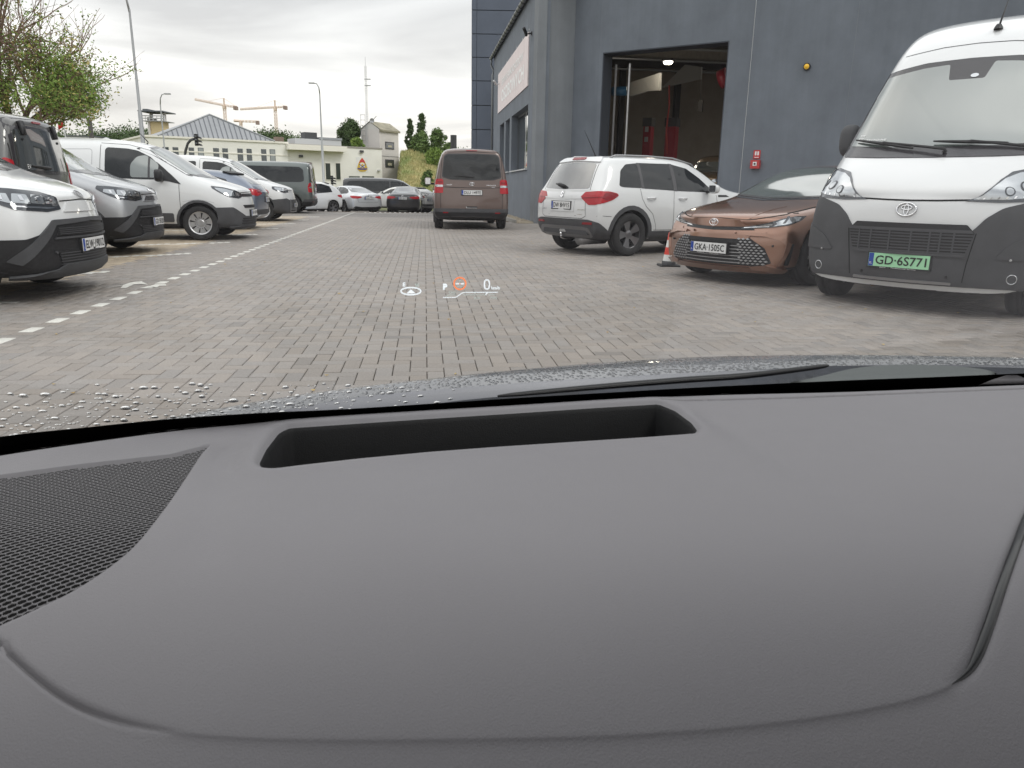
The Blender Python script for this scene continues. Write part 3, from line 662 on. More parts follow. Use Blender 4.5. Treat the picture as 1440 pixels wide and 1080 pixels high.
# ---- mid-size passenger van ------------------------------------------------------------
def van_mid(loc, az, m, label, plate, L=4.96, detail=True, name='passenger_van', grp=None, H=1.90, dz=0):
    k = H - 1.90
    st = [(0, .26, .72, .90, .78, .84, .74), (.14, .24, .80, 1.0, .90, .91, .80), (.5, .22, .95, 1.10, .94, .94, .83), (.95, .2, 1.05, 1.22, .95, .95, .84), (1.3, .2, 1.08, 1.50, .955, .95, .80), (1.7, .2, 1.1, 1.76 + k, .955, .95, .76),
          (2.1, .2, 1.1, 1.86 + k, .955, .95, .75), (2.8, .2, 1.1, 1.90 + k, .955, .95, .75), (L - .9, .2, 1.1, 1.90 + k, .955, .95, .76), (L - .35, .22, 1.1, 1.88 + k, .955, .95, .77), (L - .12, .26, 1.08, 1.84 + k, .945, .94, .77), (L, .33, 1.02, 1.72 + k, .92, .915, .75)]
    Car.rimstyle = 'cover'
    c = Car(name, label, 'van', loc, az, L, st, m, bow=(.26, .07), nose=(.06, .02, .0, .01, .05, .10), tail=(.04, .0, .0, .03, .07, .13), wheels=[.95, L - .83], wr=.34, ww=.215, tr=.83, group=grp, cabin_bow=.08)
    pl, bk = M_['plastic'], M_['plasticd']
    c.patch('windscreen', rnd([(-.78, 1.23), (-.70, 1.74), (.70, 1.74), (.78, 1.23), (0, 1.19)], .05), 'F', M_['screen'], off=.006, res=.12)
    c.sym('side_window', rnd([(1.35, 1.12), (1.75, 1.60), (2.0, 1.70), (2.45, 1.72), (2.45, 1.14)], .05), 'L', M_['glass'], off=.004, res=.14)
    c.sym('side_window', rnd([(2.53, 1.14), (2.53, 1.72), (L - .50, 1.70), (L - .36, 1.60), (L - .33, 1.20), (L - .45, 1.15)], .06), 'L', M_['glass'], off=.004, res=.14)
    doors(c, (1.25, 2.49), .32, 1.1); doors(c, (3.6,), .32, 1.12)
    c.sym('side_moulding', rnd([(1.45, .32), (L - 1.35, .32), (L - 1.35, .42), (1.45, .42)], .02), 'L', pl, off=.008, res=.14)
    handle(c, 2.3, 1.0); handle(c, 2.75, 1.0)
    c.mirror(1.55, 1.22, .96, m, (.13, .19, .22))
    # front
    c.sym('headlight', rnd([(.48, .80), (.55, .92), (.85, .97), (.93, .90), (.88, .80)], .02), 'F', M_['lens'], off=.007, res=.08)
    c.patch('grille', rnd([(-.50, .42), (.50, .42), (.56, .76), (-.56, .76)], .03), 'F', bk, off=.008, res=.09)
    # rear
    c.dz = dz
    c.patch('rear_window_border', rnd([(-.76, 1.17), (-.70, 1.70), (-.62, 1.76), (0, 1.775), (.62, 1.76), (.70, 1.70), (.76, 1.17), (.55, 1.11), (0, 1.10), (-.55, 1.11)], .05), 'B', M_['frit'], off=.005, res=.09)
    w = c.patch('rear_window', rnd([(-.73, 1.19), (-.68, 1.68), (-.60, 1.735), (0, 1.75), (.60, 1.735), (.68, 1.68), (.73, 1.19), (.53, 1.13), (0, 1.12), (-.53, 1.13)], .05), 'B', M_['glass'], off=.015, res=.08)
    c.sym('tail_lamp', rnd([(.655, .78), (.662, 1.10), (.70, 1.135), (.80, 1.12), (.845, .98), (.84, .78)], .03), 'V', M_['red'], off=.010, res=.04)
    c.sym('reversing_light', rnd([(.664, .93), (.80, .93), (.80, .985), (.664, .985)], .01), 'V', M_['lens'], off=.015, res=.04)
    c.sym('lamp_core', rnd([(.675, 1.03), (.76, 1.03), (.76, 1.07), (.675, 1.07)], .015), 'V', M_['redd'], off=.014, res=.04)
    c.patch('rear_bumper', rnd([(-.98, .34), (-.96, .53), (.96, .53), (.98, .34), (.5, .33), (-.5, .33)], .03), 'V', pl, off=.016, res=.06)
    c.patch('bumper_skirt', rnd([(-1.0, .27), (-.99, .44), (.99, .44), (1.0, .27), (.62, .27), (.50, .35), (-.50, .35), (-.62, .27)], .02), 'V', bk, off=.022, res=.06)
    c.sym('rear_reflector', rnd([(.60, .415), (.73, .415), (.73, .445), (.60, .445)], .006), 'B', M_['redd'], off=.024, res=.08)
    c.sym('tailgate_gap', [(.785, .53), (.793, .53), (.793, 1.15), (.745, 1.72), (.67, 1.80), (.66, 1.79), (.735, 1.72), (.785, 1.15)], 'B', M_['gap'], off=.003, res=.08)
    c.seam([(-.66, 1.795), (0, 1.815), (.66, 1.795)], 'B', .010)
    c.patch('brake_light', rnd([(-.14, 1.83), (.14, 1.83), (.14, 1.845), (-.14, 1.845)], .004), 'B', M_['redd'], off=.010, res=.08)
    if detail:
        c.patch('plate_recess', rnd([(-.42, .73), (-.42, .90), (.42, .90), (.42, .73), (.36, .70), (-.36, .70)], .03), 'B', m, off=-.001, res=.07)
        c.seam([(-.80, .935), (-.42, .92), (0, .918), (.42, .92), (.80, .935)], 'B', .014)
        p = c.plate('B', .80, plate)
        M = c.frame((-.30, .735), 'B', .03); 
        M2 = p.data
        c.patch('tailgate_handle', rnd([(-.14, .555), (.14, .555), (.12, .59), (-.14, .59)], .006), 'B', bk, off=.006, res=.06)
        c.patch('handle_lip', rnd([(-.13, .545), (.14, .545), (.15, .58), (.13, .58), (.12, .556), (-.13, .556)], .002), 'B', M_['rim'], off=.016, res=.06)
        c.oval_badge((0, 1.015), 'B', .13)
        M = c.frame((-.50, .985), 'B', .004); text_on('lettering', 'PROACE', .24, .028, M, M_['chrome'], c.root); text_on('lettering', 'VERSO', .09, .020, M @ Matrix.Translation((.05, -.045, 0)), M_['chrome'], c.root)
        M = c.frame((.57, .985), 'B', .004); text_on('lettering', 'TOYOTA', .14, .026, M, M_['chrome'], c.root)
        h0, n0 = c.cast((-.05, 1.18), 'B'); h1, _ = c.cast((.42, 1.21), 'B')
        MB().tube([h0 + n0 * .035, h0.lerp(h1, .5) + n0 * .045, h1 + n0 * .03], [.022, .016, .009], 6).build('rear_wiper', bk, c.root)
        M = c.frame((.63, 1.24), 'B', .011); text_on('lettering', 'A', .04, .06, M, M_['inkw'], w)
        h, n = c.cast((2.2, .0), 'T')
    elif plate: c.plate('B', .80, plate)
    c.dz = 0
    return c

# ---- compact sport utility -------------------------------------------------------------
def suv(loc, az):
    L = 4.18; m = M_['white']
    st = [(0, .26, .74, .90, .74, .80, .70), (.14, .22, .84, .99, .84, .86, .76), (.55, .2, .93, 1.06, .87, .87, .79), (1.0, .2, .97, 1.10, .875, .875, .78), (1.30, .2, .99, 1.26, .88, .875, .73), (1.62, .2, 1.0, 1.47, .88, .875, .66),
          (1.95, .2, 1.01, 1.585, .88, .875, .655), (2.4, .2, 1.02, 1.61, .88, .875, .655), (3.0, .2, 1.03, 1.61, .88, .875, .66), (3.60, .22, 1.04, 1.60, .88, .87, .665), (3.80, .24, 1.04, 1.545, .875, .865, .66), (3.97, .28, 1.03, 1.27, .865, .86, .68), (4.08, .32, 1.0, 1.08, .86, .85, .72), (4.18, .42, .95, 1.04, .80, .79, .68)]
    Car.rimstyle = 'dark'
    c = Car('sport_utility_car', 'white compact sport utility car with red tail lamps, reversed towards the workshop wall', 'car', loc, az, L, st, m,
            bow=(.22, .10), nose=(.06, .02, .0, .01, .05, .09), tail=(.10, .02, .0, .02, .05, .07), wheels=[.86, 3.36], wr=.345, ww=.215, tr=.78, sub=3)
    pl, bk, gl = M_['plastic'], M_['plasticd'], M_['glass']
    # rear glass, spoiler, lamps
    c.patch('rear_window', rnd([(-.60, 1.07), (-.50, 1.46), (0, 1.485), (.50, 1.46), (.60, 1.07), (0, 1.055)], .05), 'B', M_['rearscreen'], off=.005, res=.06)
    c.patch('roof_spoiler', rnd([(-.56, 1.475), (-.50, 1.55), (.50, 1.55), (.56, 1.475), (0, 1.50)], .03), 'B', m, off=.028, res=.06, sink=.03)
    c.patch('brake_light', rnd([(-.17, 1.512), (.17, 1.512), (.17, 1.542), (-.17, 1.542)], .008), 'B', M_['redd'], off=.036, res=.06)
    h0, n0 = c.cast((-.04, 1.085), 'B'); h1, _ = c.cast((.26, 1.125), 'B')
    MB().tube([h0 + n0 * .03, h0.lerp(h1, .5) + n0 * .05, h1 + n0 * .03], [.025, .03, .010], 8).build('rear_wiper', bk, c.root, True)
    c.sym('tail_lamp', rnd([(.47, .935), (.55, 1.015), (.74, 1.03), (.90, 1.03), (1.04, 1.0), (1.06, .965), (.96, .90), (.84, .855), (.72, .82), (.62, .815)], .015), 'V', M_['red'], off=.010, res=.04)
    c.sym('lamp_smoke', rnd([(.80, .93), (.84, 1.005), (.94, 1.015), (1.03, .99), (1.04, .965), (.95, .915), (.86, .89)], .012), 'V', M_['redd'], off=.015, res=.04)
    c.sym('lamp_bar', rnd([(.50, .928), (.80, .945), (.80, .932), (.51, .915)], .005), 'V', M_['redd'], off=.014, res=.04)
    c.seam([(-.50, .92), (0, .905), (.50, .92)], 'B', .020, m, off=.018)
    c.seam([(-.58, .90), (-.60, .64), (-.52, .60), (.52, .60), (.60, .64), (.58, .90)], 'B', .008)
    c.sym('window_gap', [(.62, 1.05), (.628, 1.05), (.535, 1.50), (.527, 1.50)], 'B', M_['gap'], off=.003, res=.07)
    c.patch('plate_recess', rnd([(-.33, .70), (-.33, .885), (.33, .885), (.33, .70)], .02), 'B', m, off=.010, res=.07)
    c.plate('B', .80, 'DW 8HV15')
    # emblem S
    M = c.frame((0, .972), 'B', .008); k = .055
    S = [(-.9, .35), (0, 1.0), (.9, .45), (.55, .22), (0, .55), (-.35, .35), (.9, -.4), (0, -1.0), (-.9, -.42), (-.55, -.2), (0, -.55), (.35, -.35)]
    MB().prism([(a * k * .85, b * k) for a, b in S], 0, .008, M).build('badge', M_['chrome'], c.root)
    M = c.frame((-.50, .735), 'B', .003); text_on('lettering', 'VITARA', .17, .022, M, M_['chrome'], c.root); M = c.frame((-.47, .66), 'B', .003); text_on('lettering', 'HYBRID', .12, .016, M, M_['chrome'], c.root)
    M = c.frame((.52, .735), 'B', .003); text_on('lettering', 'SUZUKI', .13, .016, M, M_['chrome'], c.root)
    # black lower rear and sills
    c.patch('rear_bumper', rnd([(-.96, .28), (-.92, .40), (-.78, .54), (-.62, .585), (.62, .585), (.78, .54), (.92, .40), (.96, .28)], .03), 'V', pl, off=.012, res=.05)
    c.patch('skid_plate', rnd([(-.72, .34), (-.66, .455), (-.5, .475), (.5, .475), (.66, .455), (.72, .34), (.6, .30), (-.6, .30)], .03), 'B', M_['rimd'], off=.024, res=.06)
    c.patch('skid_insert', rnd([(-.62, .345), (-.58, .42), (.58, .42), (.62, .345)], .02), 'B', pl, off=.029, res=.06)
    c.sym('rear_reflector', rnd([(.52, .51), (.74, .51), (.74, .545), (.55, .545)], .008), 'B', M_['redd'], off=.020, res=.06)
    c.patch('fog_lamp', rnd([(-.09, .37), (.09, .37), (.07, .42), (-.07, .42)], .01), 'B', M_['lens'], off=.036, res=.05)
    h, n = c.cast((0.06, .30), 'B'); bm = MB().tube([h + Vector((.12, 0, -.04)), h + Vector((-.02, 0, -.05)), h + Vector((-.075, 0, -.03)), h + Vector((-.075, 0, .02))], [.022, .02, .014, .013], 8)
    bm.lathe([(0, .03), (.018, .022), (.026, 0), (.018, -.02), (0, -.026)], 12, Matrix.Translation(h + Vector((-.075, 0, .03)))); bm.build('tow_ball', M_['chrome'], c.root, True)
    MB().tube([(-1.3, -.25, .26), (-1.85, -.25, .25)], .10, 12).build('silencer', M_['satin'], c.root, True)
    c.sym('wheel_arch_trim', ring_arc(3.36, .345, .40, .47, -12, 200), 'L', pl, off=.010, res=.05)
    c.sym('wheel_arch_trim', ring_arc(.86, .345, .40, .47, -12, 200), 'L', pl, off=.010, res=.06)
    c.sym('sill_trim', rnd([(1.25, .22), (1.30, .40), (2.92, .40), (3.0, .22)], .03), 'L', pl, off=.010, res=.08)
    # side glass
    c.sym('side_window', rnd([(1.42, 1.04), (1.72, 1.27), (2.0, 1.43), (2.34, 1.49), (2.34, 1.055)], .02), 'L', gl, off=.004, res=.08)
    c.sym('side_window', rnd([(2.40, 1.06), (2.40, 1.495), (3.08, 1.49), (3.08, 1.085)], .02), 'L', gl, off=.004, res=.08)
    c.sym('side_window', rnd([(3.13, 1.09), (3.13, 1.485), (3.38, 1.46), (3.52, 1.36), (3.60, 1.12), (3.52, 1.10)], .035), 'L', gl, off=.004, res=.07)
    c.sym('window_pillar', [(2.33, 1.05), (2.33, 1.495), (2.41, 1.50), (2.41, 1.055)], 'L', M_['frit'], off=.006, res=.09)
    c.sym('window_pillar', [(3.075, 1.085), (3.075, 1.49), (3.135, 1.49), (3.135, 1.09)], 'L', M_['frit'], off=.006, res=.09)
    for ax in 'LR':
        c.seam([(2.40, 1.05), (2.42, .9), (2.42, .45), (2.36, .41)], ax); c.seam([(1.38, 1.0), (1.36, .80), (1.36, .42)], ax)
        c.seam([(3.16, 1.08), (3.13, .92), (3.05, .80), (2.90, .68), (2.82, .50), (2.80, .42)], ax); c.seam([(1.36, .415), (2.85, .415)], ax)
        c.seam([(3.78, .64), (3.95, .65), (4.12, .64)], ax, .006)
    for d in (2.20, 2.92):
        handle(c, d, .93); 
        for ax in 'LR': c.patch('handle_cup', ell(d + .02, .935, .055, .035, 12), ax, M_['satin'] if False else m, off=.001, res=.06)
    c.sym('wing_vent', rnd([(1.05, .97), (1.33, .965), (1.33, 1.0), (1.12, 1.0)], .008), 'L', bk, off=.006, res=.06)
    c.mirror(1.60, 1.10, .86, m, (.12, .19, .155))
    for sg in (1, -1):
        pts = [c.cast((d, sg * .52), 'T')[0] + Vector((0, sg * .02, .028 if 1.7 < d < 3.5 else .0)) for d in (1.62, 1.75, 2.2, 2.8, 3.3, 3.48, 3.58)]
        MB().tube(pts, .014, 8).build('roof_rail', M_['satin'], c.root, True)
    h, n = c.cast((3.45, 0), 'T'); MB().tube([h, h + Vector((-.02, 0, .03)), h + Vector((-.26, 0, .40))], [.022, .010, .003], 6).build('roof_antenna', bk, c.root)
    c.patch('windscreen', rnd([(-.70, 1.13), (-.60, 1.50), (.60, 1.50), (.70, 1.13), (0, 1.09)], .04), 'F', M_['screen'], off=.005, res=.1)
    c.sym('headlight', rnd([(.45, .74), (.50, .84), (.80, .90), (.84, .80), (.75, .72)], .02), 'F', M_['lens'], off=.006, res=.08)
    c.patch('grille', rnd([(-.42, .68), (.42, .68), (.45, .84), (-.45, .84)], .02), 'F', bk, off=.006, res=.08)
    return c

# ---- saloon ----------------------------------------------------------------------------
SAL = [(0, .20, .56, .70, .72, .80, .68), (.14, .17, .66, .79, .85, .87, .76), (.5, .17, .74, .865, .90, .90, .79), (1.0, .17, .82, .94, .91, .905, .78), (1.38, .17, .88, .99, .915, .905, .76), (1.75, .17, .90, 1.18, .915, .9, .69), (2.15, .17, .92, 1.36, .915, .895, .62),
       (2.6, .17, .93, 1.43, .915, .89, .58), (3.2, .17, .94, 1.43, .915, .89, .565), (3.75, .17, .95, 1.31, .915, .89, .57), (4.25, .18, .95, 1.11, .905, .885, .66), (4.68, .2, .94, 1.08, .885, .865, .70), (4.90, .30, .86, 1.0, .80, .80, .66)]
def saloon(loc, az, m, label, name='saloon_car', kind='rear', plate='', scale=1, sub=2, rim='multi', grp=None):
    L = 4.90; Car.rimstyle = rim
    c = Car(name, label, 'car', loc, az, L, SAL, m, bow=(.34, .16), nose=(.07, .02, .0, .0, .05, .10), tail=(.08, .02, .0, .0, .04, .07), wheels=[.97, 3.80], wr=.335, ww=.225, tr=.80, sub=sub, scale=scale, group=grp, cabin_bow=.10)
    pl, bk, gl = M_['plastic'], M_['plasticd'], M_['glass']
    c.sym('side_window', rnd([(1.62, .97), (2.0, 1.18), (2.35, 1.31), (2.78, 1.36), (2.78, .985)], .02), 'L', gl, off=.004, res=.08)
    c.sym('side_window', rnd([(2.83, .985), (2.83, 1.36), (3.30, 1.34), (3.70, 1.25), (4.0, 1.10), (3.95, 1.04)], .03), 'L', gl, off=.004, res=.08)
    for ax in 'LR':
        c.seam([(1.55, .90), (1.50, .7), (1.50, .28)], ax); c.seam([(2.80, .98), (2.80, .35), (2.75, .28)], ax); c.seam([(3.75, 1.0), (3.62, .80), (3.38, .60), (3.33, .30)], ax)
    handle(c, 2.55, .82); handle(c, 3.45, .84)
    if kind == 'rear': c.mirror(1.72, 1.02, .90, m, (.11, .18, .12))
    c.patch('windscreen', rnd([(-.74, 1.03), (-.70, 1.12), (-.57, 1.34), (0, 1.37), (.57, 1.34), (.70, 1.12), (.74, 1.03), (0, .985)], .03), 'F', M_['screen'], off=.013, res=.045)
    if kind == 'rear':
        c.patch('rear_window', rnd([(-.62, 1.12), (-.50, 1.33), (.50, 1.33), (.62, 1.12), (0, 1.10)], .04), 'B', M_['rearscreen'], off=.005, res=.08)
        c.sym('tail_lamp', rnd([(.38, .86), (.44, .91), (.80, .94), (1.0, .93), (.98, .88), (.80, .80), (.60, .80)], .02), 'V', M_['red'], off=.010, res=.05)
        c.patch('boot_strip', rnd([(-.40, .895), (.40, .895), (.38, .915), (-.38, .915)], .006), 'B', M_['chrome'] if m is not M_['black'] else M_['rimd'], off=.008, res=.07)
        c.plate('B', .83, plate, w=.46); c.oval_badge((0, .955), 'B', .11)
        c.patch('rear_bumper', rnd([(-.88, .24), (-.72, .42), (-.4, .38), (.4, .38), (.72, .42), (.88, .24)], .03), 'B', bk, off=.010, res=.07)
        c.seam([(-.60, .78), (-.56, .60), (.56, .60), (.60, .78)], 'B', .008)
    else:
        hood_front(c, m)
    return c
def hood_front(c, m):
    pl, bk = M_['plastic'], M_['plasticd']
    c.patch('windscreen_border', rnd([(-.78, 1.02), (-.72, 1.13), (-.60, 1.36), (0, 1.395), (.60, 1.36), (.72, 1.13), (.78, 1.02), (0, .972)], .03), 'F', M_['frit'], off=.008, res=.05)
    # slot under the bonnet joining the lamps
    c.patch('upper_slot', rnd([(-.60, .635), (-.44, .63), (0, .62), (.44, .63), (.60, .635), (.56, .672), (0, .655), (-.56, .672)], .008), 'W', bk, off=.004, res=.05)
    c.patch('bonnet_nose', rnd([(-.50, .675), (0, .66), (.50, .675), (.40, .74), (0, .755), (-.40, .74)], .01), 'W', m, off=.012, res=.05)
    c.sym('bonnet_gap', [(.40, .745), (.50, .755), (.64, .785), (.78, .83), (.83, .90), (.82, .90), (.77, .838), (.63, .793), (.50, .764), (.40, .752)], 'F', M_['gap'], off=.003, res=.05)
    c.seam([(-.42, .748), (0, .762), (.42, .748)], 'F', .006)
    hl = [(.42, .645), (.58, .652), (.76, .668), (.94, .70), (1.12, .755), (1.22, .80), (1.06, .795), (.88, .765), (.74, .725), (.60, .692), (.46, .666)]
    c.sym('headlight', rnd(hl, .008), 'W', M_['lensd'], off=.009, res=.032)
    c.sym('lamp_lens', rnd([(.80, .685), (.94, .710), (1.08, .752), (1.13, .785), (1.02, .78), (.90, .755), (.82, .73), (.84, .71)], .006), 'W', M_['lens'], off=.014, res=.035)
    c.sym('lamp_strip', rnd([(.64, .688), (.75, .715), (.79, .712), (.79, .695), (.72, .688)], .004), 'W', M_['lens'], off=.013, res=.035)
    c.sym('lamp_fin', rnd([(.46, .652), (.60, .664), (.76, .676), (.76, .683), (.60, .672), (.46, .660)], .003), 'W', M_['chrome'], off=.014, res=.04)
    c.sym('lamp_fin', rnd([(.885, .715), (.915, .722), (.985, .79), (.95, .785)], .003), 'W', M_['lensd'], off=.019, res=.04)
    # big lower grille
    op = [(-.54, .55), (.54, .55), (.72, .44), (.80, .275), (.68, .232), (-.68, .232), (-.80, .275), (-.72, .44)]
    g = c.patch('lower_grille', rnd(op, .02), 'W', bk, off=.006, res=.04)
    for k in range(7):
        z = .258 + k * .038; w = .46
        c.patch('slat', [(-w, z), (w, z), (w, z + .009), (-w, z + .009)], 'W', M_['satin'] if k < 6 else bk, off=.020, res=.07, parent=g)
    for i in range(10):
        for j in range(8):
            y0 = .39 + j * .055 + (i % 2) * .0275; z0 = .262 + i * .03
            q = [(y0 - .024, z0), (y0, z0 + .011), (y0 + .024, z0), (y0, z0 - .011)]
            if not all(inside(p, op) for p in q): continue
            if y0 < .43 - .004 * i: continue
            c.sym('mesh_cell', q, 'W', M_['satin'], off=.022, res=.06, parent=g)
    c.patch('grille_brow', rnd([(-.56, .575), (.56, .575), (.52, .53), (-.52, .53)], .01), 'W', m, off=.016, res=.05)
    c.sym('cheek_blade', rnd([(.50, .60), (.74, .60), (.90, .56), (.96, .50), (.93, .36), (.87, .25), (.855, .25), (.90, .36), (.92, .48), (.86, .535), (.72, .565), (.50, .57)], .008), 'W', m, off=.030, res=.04, sink=.03)
    c.sym('cheek_intake', rnd([(.965, .50), (1.0, .50), (.97, .26), (.92, .26)], .01), 'W', bk, off=.010, res=.05)
    c.patch('front_lip', rnd([(-.98, .215), (-.60, .225), (.60, .225), (.98, .215), (.96, .19), (-.96, .19)], .01), 'W', m, off=.040, res=.05, sink=.05)
    c.sym('lip_end', rnd([(.58, .235), (.72, .25), (.96, .235), (.94, .205), (.62, .21)], .008), 'W', m, off=.052, res=.05, sink=.04)
    c.thick_plate = True; c.plate('F', .415, 'GKA\u00b71505C', y=-.0, dealer='Salon  \u2013  Serwis')
    c.oval_badge((0, .708), 'F', .118)
    for y, z in ((.30, .60), (-.30, .60), (.72, .47), (-.72, .47)):
        M = c.frame((y, z), 'F', .018); MB().lathe([(0, .006), (.011, .005), (.013, -.02)], 12, M).build('parking_sensor', M_['plasticd'] if abs(y) > .5 else m, c.root)
    c.sym('washer_cap', rnd([(.66, .605), (.735, .61), (.735, .64), (.67, .635)], .01), 'W', m, off=.007, res=.05)
    c.seam([(-.66, 1.0), (0, .965), (.66, 1.0)], 'F', .02, M_['frit'])
    for ax in 'LR': c.seam([(.55, .83), (.9, .885), (1.4, .955)], ax, .006); 
    c.sym('bonnet_crease', [(.42, .765), (.435, .765), (.52, .90), (.56, .985), (.545, .985), (.505, .90)], 'F', m, off=.006, res=.05, sink=.02)

def hatch(loc, az, m, label, name, H=1.55, plate='', L=4.3, lamp='red', scale=1, cat='car'):
    k = H - 1.5
    st = [(0, .24, .64, .80, .74, .80, .68), (.14, .2, .74, .90, .84, .86, .75), (.55, .2, .84, .99, .88, .88, .78), (1.0, .2, .92, 1.04, .89, .89, .77), (1.3, .2, .95, 1.20, .89, .89, .71), (1.7, .2, .98, 1.42 + k, .89, .885, .64), (2.2, .2, 1.0, 1.50 + k, .89, .88, .60), (2.9, .2, 1.0, 1.50 + k, .89, .88, .60),
          (L - .65, .22, 1.02, 1.42 + k, .885, .875, .60), (L - .25, .26, 1.02, 1.20 + k, .87, .86, .66), (L - .1, .3, .98, 1.04 + k, .86, .85, .70), (L, .38, .92, 1.0 + k, .80, .80, .66)]
    Car.rimstyle = 'dark'
    c = Car(name, label, cat, loc, az, L, st, m, bow=(.24, .14), wheels=[.85, L - .82], wr=.335, ww=.21, tr=.79, scale=scale, cabin_bow=.08)
    c.sym('side_window', rnd([(1.45, 1.02), (1.9, 1.32 + k), (2.35, 1.38 + k), (2.35, 1.03)], .02), 'L', M_['glass'], off=.004, res=.1)
    c.sym('side_window', rnd([(2.42, 1.03), (2.42, 1.38 + k), (3.0, 1.37 + k), (3.45, 1.26 + k), (3.5, 1.10)], .03), 'L', M_['glass'], off=.004, res=.1)
    c.patch('rear_window', rnd([(-.60, 1.08), (-.50, 1.36 + k), (.50, 1.36 + k), (.60, 1.08)], .04), 'B', M_['rearscreen'], off=.005, res=.08)
    c.patch('spoiler', rnd([(-.56, 1.37 + k), (-.52, 1.42 + k), (.52, 1.42 + k), (.56, 1.37 + k)], .02), 'B', M_['plasticd'], off=.04, res=.08, sink=.03)
    c.sym('tail_lamp', rnd([(.46, .86), (.52, .94), (.80, .97), (1.04, .96), (1.0, .88), (.84, .83), (.7, .80)], .02), 'V', M_['red'], off=.010, res=.05)
    c.sym('lamp_smoke', rnd([(.50, .87), (.54, .925), (.66, .94), (.66, .88)], .02), 'V', M_['redd'], off=.015, res=.05)
    c.patch('rear_bumper', rnd([(-.86, .26), (-.84, .48), (.84, .48), (.86, .26)], .04), 'B', M_['plastic'], off=.012, res=.08)
    c.patch('skid_plate', rnd([(-.60, .28), (-.56, .36), (.56, .36), (.60, .28)], .02), 'B', M_['rim'], off=.024, res=.08)
    c.patch('windscreen', rnd([(-.70, 1.09), (-.60, 1.38), (.60, 1.38), (.70, 1.09), (0, 1.05)], .04), 'F', M_['screen'], off=.005, res=.1)
    c.sym('headlight', rnd([(.45, .70), (.50, .80), (.84, .86), (.86, .76)], .02), 'F', M_['lens'], off=.006, res=.08)
    c.plate('B', .72, plate, w=.46); c.mirror(1.55, 1.08, .87, m, (.12, .18, .13))
    for ax in 'LR': c.seam([(2.38, 1.0), (2.38, .3)], ax); c.seam([(1.35, .95), (1.35, .3)], ax)
    return c

M_['reflglass'] = mat('tinted_reflecting_glass', (.05, .055, .055), .04, .1, 1., 1., ior=1.9)
M_['rearscreen'] = mat('rear_screen_glass', (.055, .058, .06), .06, .1, 1., 1., ior=1.65)
ROADAZ = -6.7
P = at_y(1264, 362, 6.8); P.z = 0
van_max(P, 180 + 44)
van_mid(rear_ref(663.5, 300, 19.6, ROADAZ, 4.96), ROADAZ, M_['brown'], 'brown passenger van seen from behind, driving lane beside the sign wall', 'DLU 1497E', H=2.04, dz=.13)
suv(rear_ref(786, 300, 12.8, 57, 4.18), 57)
saloon(front_ref(990, 340, 8.95, 233, 4.9), 233, M_['bronze'], 'copper bronze saloon car facing the camera beside the large white van', kind='front', plate='x', sub=3)
# the row on the left, nearest first
van_city(front_ref(145, 347, 7.3, 81, 4.4), 81, M_['white'], 'white small van with red-footed number plate, nearest in the left row', 'new', 'ELW\u00b719012', sub=3)
van_city(front_ref(232, 318, 11.8, 80, 4.4), 80, M_['silver'], 'silver small van parked between two white vans', 'new', 'GD 5R20', name='small_van')
van_city(rear_ref(82, 300, 9.4, 261, 4.4), 261, M_['darkgrey'], 'dirty dark grey small van showing its tinted tailgate window under the tree', None, name='small_van', rear=True, scale=1.0)
van_city(front_ref(364, 304, 15.3, 82, 4.4), 82, M_['white'], 'white panel van with silver wheel covers parked beyond the silver van', 'old', 'GD 4J291', name='small_van')
hatch(rear_ref(383, 290, 18.8, 262, 4.3), 262, M_['bluegrey'], 'blue grey hatchback with a red tail lamp between two white vans', 'hatchback_car', H=1.42, plate='GD 291', scale=.97)
van_city(front_ref(420, 290, 23.2, 82, 4.4), 82, M_['white'], 'white glazed van with ribbed satin grille, next to the blue grey hatchback', 'mid', name='small_van', glazed=True)
van_mid(rear_ref(446, 290, 30.0, 262, 5.3), 262, M_['greengrey'], 'green grey long van with dark side glass, tail towards the lane', 'GD 8812', L=5.3, detail=False)
hatch(rear_ref(470, 290, 40, 215, 4.3), 215, M_['white'], 'white crossover car with dark windows beside the green grey van', 'crossover_car', H=1.62, plate='GD 113')
saloon(rear_ref(520, 290, 39.5, -40, 4.9), -40, M_['silverl'], 'pale silver saloon car at the far end of the yard', plate='GKA 772')
van_mid(at_y(545, 290, 46) * 1.0, 80, M_['black'], 'long black van standing across behind the silver saloon', 'GD 90', L=5.3, detail=False, name='passenger_van')
saloon(rear_ref(566, 290, 40.5, -2, 4.9), -2, M_['black'], 'black saloon car with bright red tail lamps at the far end of the yard', plate='GD 5512')
hatch(rear_ref(606, 290, 44, -60, 4.3), -60, M_['white2'], 'white car half hidden behind the brown van', 'hatchback_car', H=1.45, plate='GD 1')
for o in [o for o in COL.objects if o.parent is None and o.get('category')]: o.location.z = -.38 if o.location.y > 36.5 else 0
